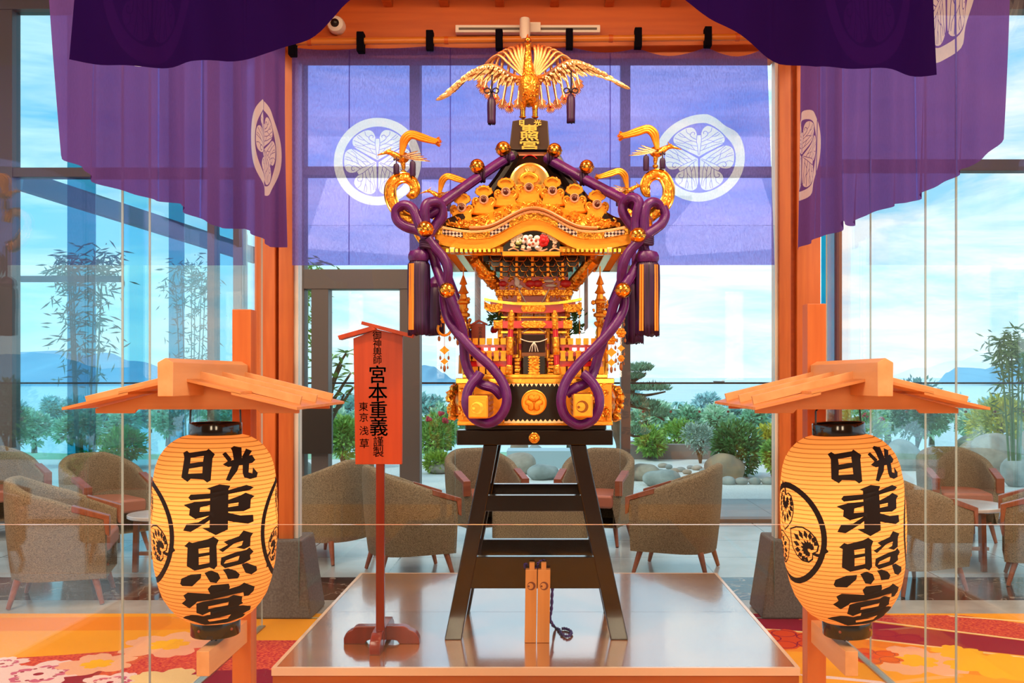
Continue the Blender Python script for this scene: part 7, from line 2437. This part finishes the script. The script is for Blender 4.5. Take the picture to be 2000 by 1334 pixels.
shrub('shrub', 'dark shrub at the far left edge', 15, 915, 90, 130, G2, 1200, leafL=.10, seed=12)
shrub('shrub', 'dark green bush behind the lantern roof at right', 1790, 880, 110, 140, leafmat('dark', '#4c8264', '#3b6b52'), 2600, leafL=.12, seed=13, blobs=10)
shrub('shrub', 'yellow leafed bush at the right edge beyond the window', 1955, 900, 130, 110, G3, 2000, leafL=.11, seed=14)
SB2 = shrub('shrub', 'tall green plant with red blooms at right above the round table', 1684, 890, 90, 100, G1, 1300, Y=17.5, leafL=.10, seed=15)
shrub('shrub', 'green shrub between the yellow bush and the right edge', 2085, 910, 100, 140, G1, 1300, leafL=.1, seed=16)
for (px, py, par) in ((838, 818, SB1), (862, 808, SB1), (870, 822, SB1), (1722, 820, SB2), (1690, 812, SB2), (1676, 828, SB2)):
    mb = MB(); c = P(px, py, par.location.y - .25)
    for k in range(6):
        mb.ball(c + Vector((cos(k) * .03, sin(k) * .03, rg.uniform(-.02, .03))), .03, 8, jit=.3)
    mb.build('red_blossom', MATS.get('red_blossom') or mat('red_blossom', '#b8283a', .6), par, smooth=True)
# pine with cloud-shaped pads
pr = thing('pine_tree', 'trained pine with flat pads of needles just right of the shrine', 'tree', P(1215, 905, 13.6))
YPN = 13.6
mb = MB()
trunk = smooth_path([P(1212, 908, YPN), P(1216, 870, YPN), P(1205, 830, YPN), P(1222, 790, YPN), P(1232, 770, YPN), P(1236, 745, YPN), P(1250, 728, YPN)], 4)
mb.tube(trunk, [.10, .09, .07, .05, .03], 10)
for br in (((1222, 790), (1262, 800), (1298, 822)), ((1232, 770), (1262, 772), (1300, 765)), ((1236, 745), (1252, 735), (1262, 728)), ((1205, 830), (1232, 850), (1250, 852))):
    mb.tube(smooth_path([P(x, y, YPN) for x, y in br], 4), [.03, .01], 8)
mb.build('trunk', M_BARK, pr, smooth=True)
mb = MB(); r = random.Random(5)
for (px, py, w_, h_) in ((1250, 724, 44, 26), (1240, 740, 30, 16), (1275, 762, 62, 22), (1240, 762, 40, 18), (1262, 795, 44, 22), (1285, 812, 44, 24), (1240, 785, 40, 18), (1245, 848, 40, 24), (1215, 820, 40, 26)):
    for i in range(170):
        a = r.uniform(0, 2 * pi); q = sqrt(r.random())
        c = P(px + cos(a) * q * w_ / 2, py + r.uniform(-.5, .2) * h_ * .8 * (1 - q * .6), YPN + sin(a) * q * w_ / 2 * YPN / F)
        for _ in range(2):
            d = Vector((r.gauss(0, .7), r.gauss(0, .7), 1)).normalized()
            leaf(mb, c, d, .10, .010, Vector((0, 1, 0)))
mb.build('needle_pads', leafmat('pine', '#6a9c7c', '#518468'), pr)
# leafy plumeria by the door
pl = thing('plumeria', 'plumeria with whorls of long green leaves behind the signboard', 'tree', P(632, 970, 11.9))
YPL = 11.9; r = random.Random(9)
mb, ml = MB(), MB()
tips = [(668, 712), (686, 728), (655, 740), (690, 756), (672, 770), (648, 700), (676, 690), (640, 765), (662, 782)]
for (x, y) in tips:
    mb.tube(smooth_path([P(632, 970, YPL), P(636, 820, YPL), P((x + 634) / 2, y + 40, YPL), P(x, y, YPL)], 4), [.04, .03, .02, .012], 8)
    for k in range(9):
        a = k * 2 * pi / 9 + r.random()
        d = Vector((cos(a), .6 * sin(a), r.uniform(-.15, .55))).normalized()
        leaf(ml, P(x, y, YPL), d, r.uniform(.14, .2), .028, Vector((0, 0, 1)))
mb.build('branches', M_BARK, pl, smooth=True); ml.build('leaves', G1, pl)
def bamboo(label, px, py0, py1, Y, w_, m, seed, n=420):
    r = random.Random(seed)
    root = thing('bamboo_clump', label, 'bamboo', P(px, py0, Y), None)
    mb, ml = MB(), MB()
    for i in range(6):
        dx = r.uniform(-.25, .25) * w_
        top = P(px + dx * 2.2, py1 + r.uniform(0, 40), Y)
        base = P(px + dx, py0, Y)
        path = smooth_path([base, base.lerp(top, .55) + Vector((0, 0, .1)), top, top + Vector(((dx + .01) * .006, 0, -.05))], 4)
        mb.tube(path, [.015, .004], 6)
        for j in range(n // 6):
            c = path[int(r.uniform(.3, 1) * (len(path) - 1))] + Vector((r.gauss(0, .12), r.gauss(0, .12), r.gauss(0, .08)))
            d = Vector((r.gauss(0, 1), r.gauss(0, .5), r.uniform(-1.2, .2))).normalized()
            leaf(ml, c, d, r.uniform(.12, .2), .012, Vector((0, 1, .2)))
    mb.build('canes', m, root, smooth=True); ml.build('leaves', m, root)
bamboo('bamboo clump with drooping leaves behind the dark teal panes at left', 165, 890, 505, 13.0, 70, G5, 1, 700)
bamboo('bamboo clump left of the lantern post behind the glass', 372, 899, 520, 17.0, 60, G5, 2, 520)
bamboo('bamboo at the right edge of the picture beyond the window', 1985, 900, 650, 12.2, 60, leafmat('bamboo', '#6f8a4e', '#56743c'), 3, 420)
bamboo('bamboo seen in the narrow slot between the orange post and the door', 592, 905, 520, 11.4, 22, G1, 4, 420)
# trees down the slope
def crown(label, px, py_top, py_base, Y, w, m, seed, n=520, kind='tree', L=.55):
    r = random.Random(seed)
    b = P(px, py_base, Y); k = Y / F
    root = thing('broadleaf_tree', label, 'tree', b, 'hillside trees beyond the garden')
    mb = MB(); h = (py_base - py_top) * k
    cs = [(b + Vector((r.uniform(-.35, .35) * w * k, r.uniform(-.3, .3) * w * k, h * r.uniform(.45, .82))), w * k * r.uniform(.2, .32)) for _ in range(6)]
    for i in range(n):
        c, rad = r.choice(cs)
        d = Vector((r.gauss(0, 1), r.gauss(0, 1), r.gauss(.2, 1))).normalized()
        leaf(mb, c + d * rad * r.uniform(.7, 1.05), (d + Vector((r.uniform(-1, 1), r.uniform(-1, 1), .2))), L * r.uniform(.7, 1.3), L * .3, Vector((r.uniform(-1, 1), r.uniform(-1, 1), 1)))
    mb.build('foliage', m, root)
    MB().tube([b, b + Vector((0, 0, h * .6))], [.12, .05], 6).build('trunk', M_BARK, root)
HAZE = [leafmat('haze_green', '#b2dcc4', '#9cceb0'), leafmat('haze_teal', '#b0dcdc', '#9acdce'), leafmat('haze_light', '#c2e2c8', '#aed4b8'), leafmat('haze_blue', '#bce2e6', '#abd6dc')]  # distance haze mixed into the leaf colours
xs_ = list(range(-60, 560, 44)) + list(range(640, 900, 38)) + list(range(960, 1120, 50)) + list(range(1225, 1560, 36)) + list(range(1600, 2040, 44))
for i, px in enumerate(xs_):
    near = i % 2
    Y = (34 if near else 62) + rg.uniform(-5, 8)
    top = rg.uniform(788, 806) if near else rg.uniform(770, 788)
    where = 'far left behind the teal panes' if px < 560 else 'behind the signboard' if px < 900 else 'seen under the shrine' if px < 1150 else 'between the shrine and the right post' if px < 1570 else 'at right beyond the lantern'
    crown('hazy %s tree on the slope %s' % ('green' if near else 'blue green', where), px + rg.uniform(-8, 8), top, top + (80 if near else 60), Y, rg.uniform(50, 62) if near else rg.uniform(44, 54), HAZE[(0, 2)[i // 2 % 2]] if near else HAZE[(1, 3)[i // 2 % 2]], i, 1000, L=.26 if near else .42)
# palms
def palm(label, px, py_top, py_base, Y, seed):
    r = random.Random(seed)
    top = P(px, py_top, Y); k = Y / F
    base = P(px + 3, py_base, Y)
    root = thing('palm_tree', label, 'palm', base, 'palms on the slope')
    MB().tube([base, base.lerp(top, .5) + Vector((.2, 0, 0)), top], [.2, .14, .1], 8).build('trunk', M_BARK, root, smooth=True)
    mb = MB()
    for i in range(14):
        a = i * 2 * pi / 14 + r.random() * .3
        el = r.uniform(-.1, .9)
        d = Vector((cos(a), sin(a), el)).normalized()
        L = 17 * k
        pts = [top + d * L * q + Vector((0, 0, -L * .55 * q * q)) for q in (0, .25, .5, .75, 1)]
        mb.tube(pts, .04, 4)
        for q in range(1, 16):
            t = q / 16
            j = min(int(t * 4), 3); c = pts[j].lerp(pts[j + 1], t * 4 - j)
            for s in (-1, 1):
                leaf(mb, c, Vector((-d.y * s, d.x * s, -.5)) + d * .5, L * .3 * (1.1 - t * .6), L * .03, Vector((0, 0, 1)))
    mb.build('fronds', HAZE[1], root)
for i, (px, py) in enumerate(((1298, 792), (1326, 788), (1347, 793), (1408, 795), (1655, 800))):
    palm('hazy coconut palm above the slope, ' + ['leftmost of the four right of the pine', 'tallest of the four right of the pine', 'third from the pine', 'alone above the round shrub', 'behind the lantern roof at right'][i], px, py, 850, 46 + i * 3.5, i)
# pergola beams outside the left panes
pg = thing('pergola', 'dark steel pergola with sloping beams outside the panes at left', 'pergola', P(430, 900, 12.5))
mb = MB(); mb.bar(P(40, 352, 10.9), P(500, 500, 14.2), .10, .22); mb.bar(P(40, 545, 11.3), P(240, 545, 11.3), .06, .07)
mb.build('beam', mat('pergola_steel', '#3f7186', .5), pg)
mb = MB(); 
for px, Yp_ in ((415, 12.2), (470, 13.0)):
    mb.box2((Xy(px - 7, Yp_), Yp_, -.02), (Xy(px + 7, Yp_), Yp_ + .15, Zy(455, Yp_)))
mb.build('post', MATS['pergola_steel'], pg)
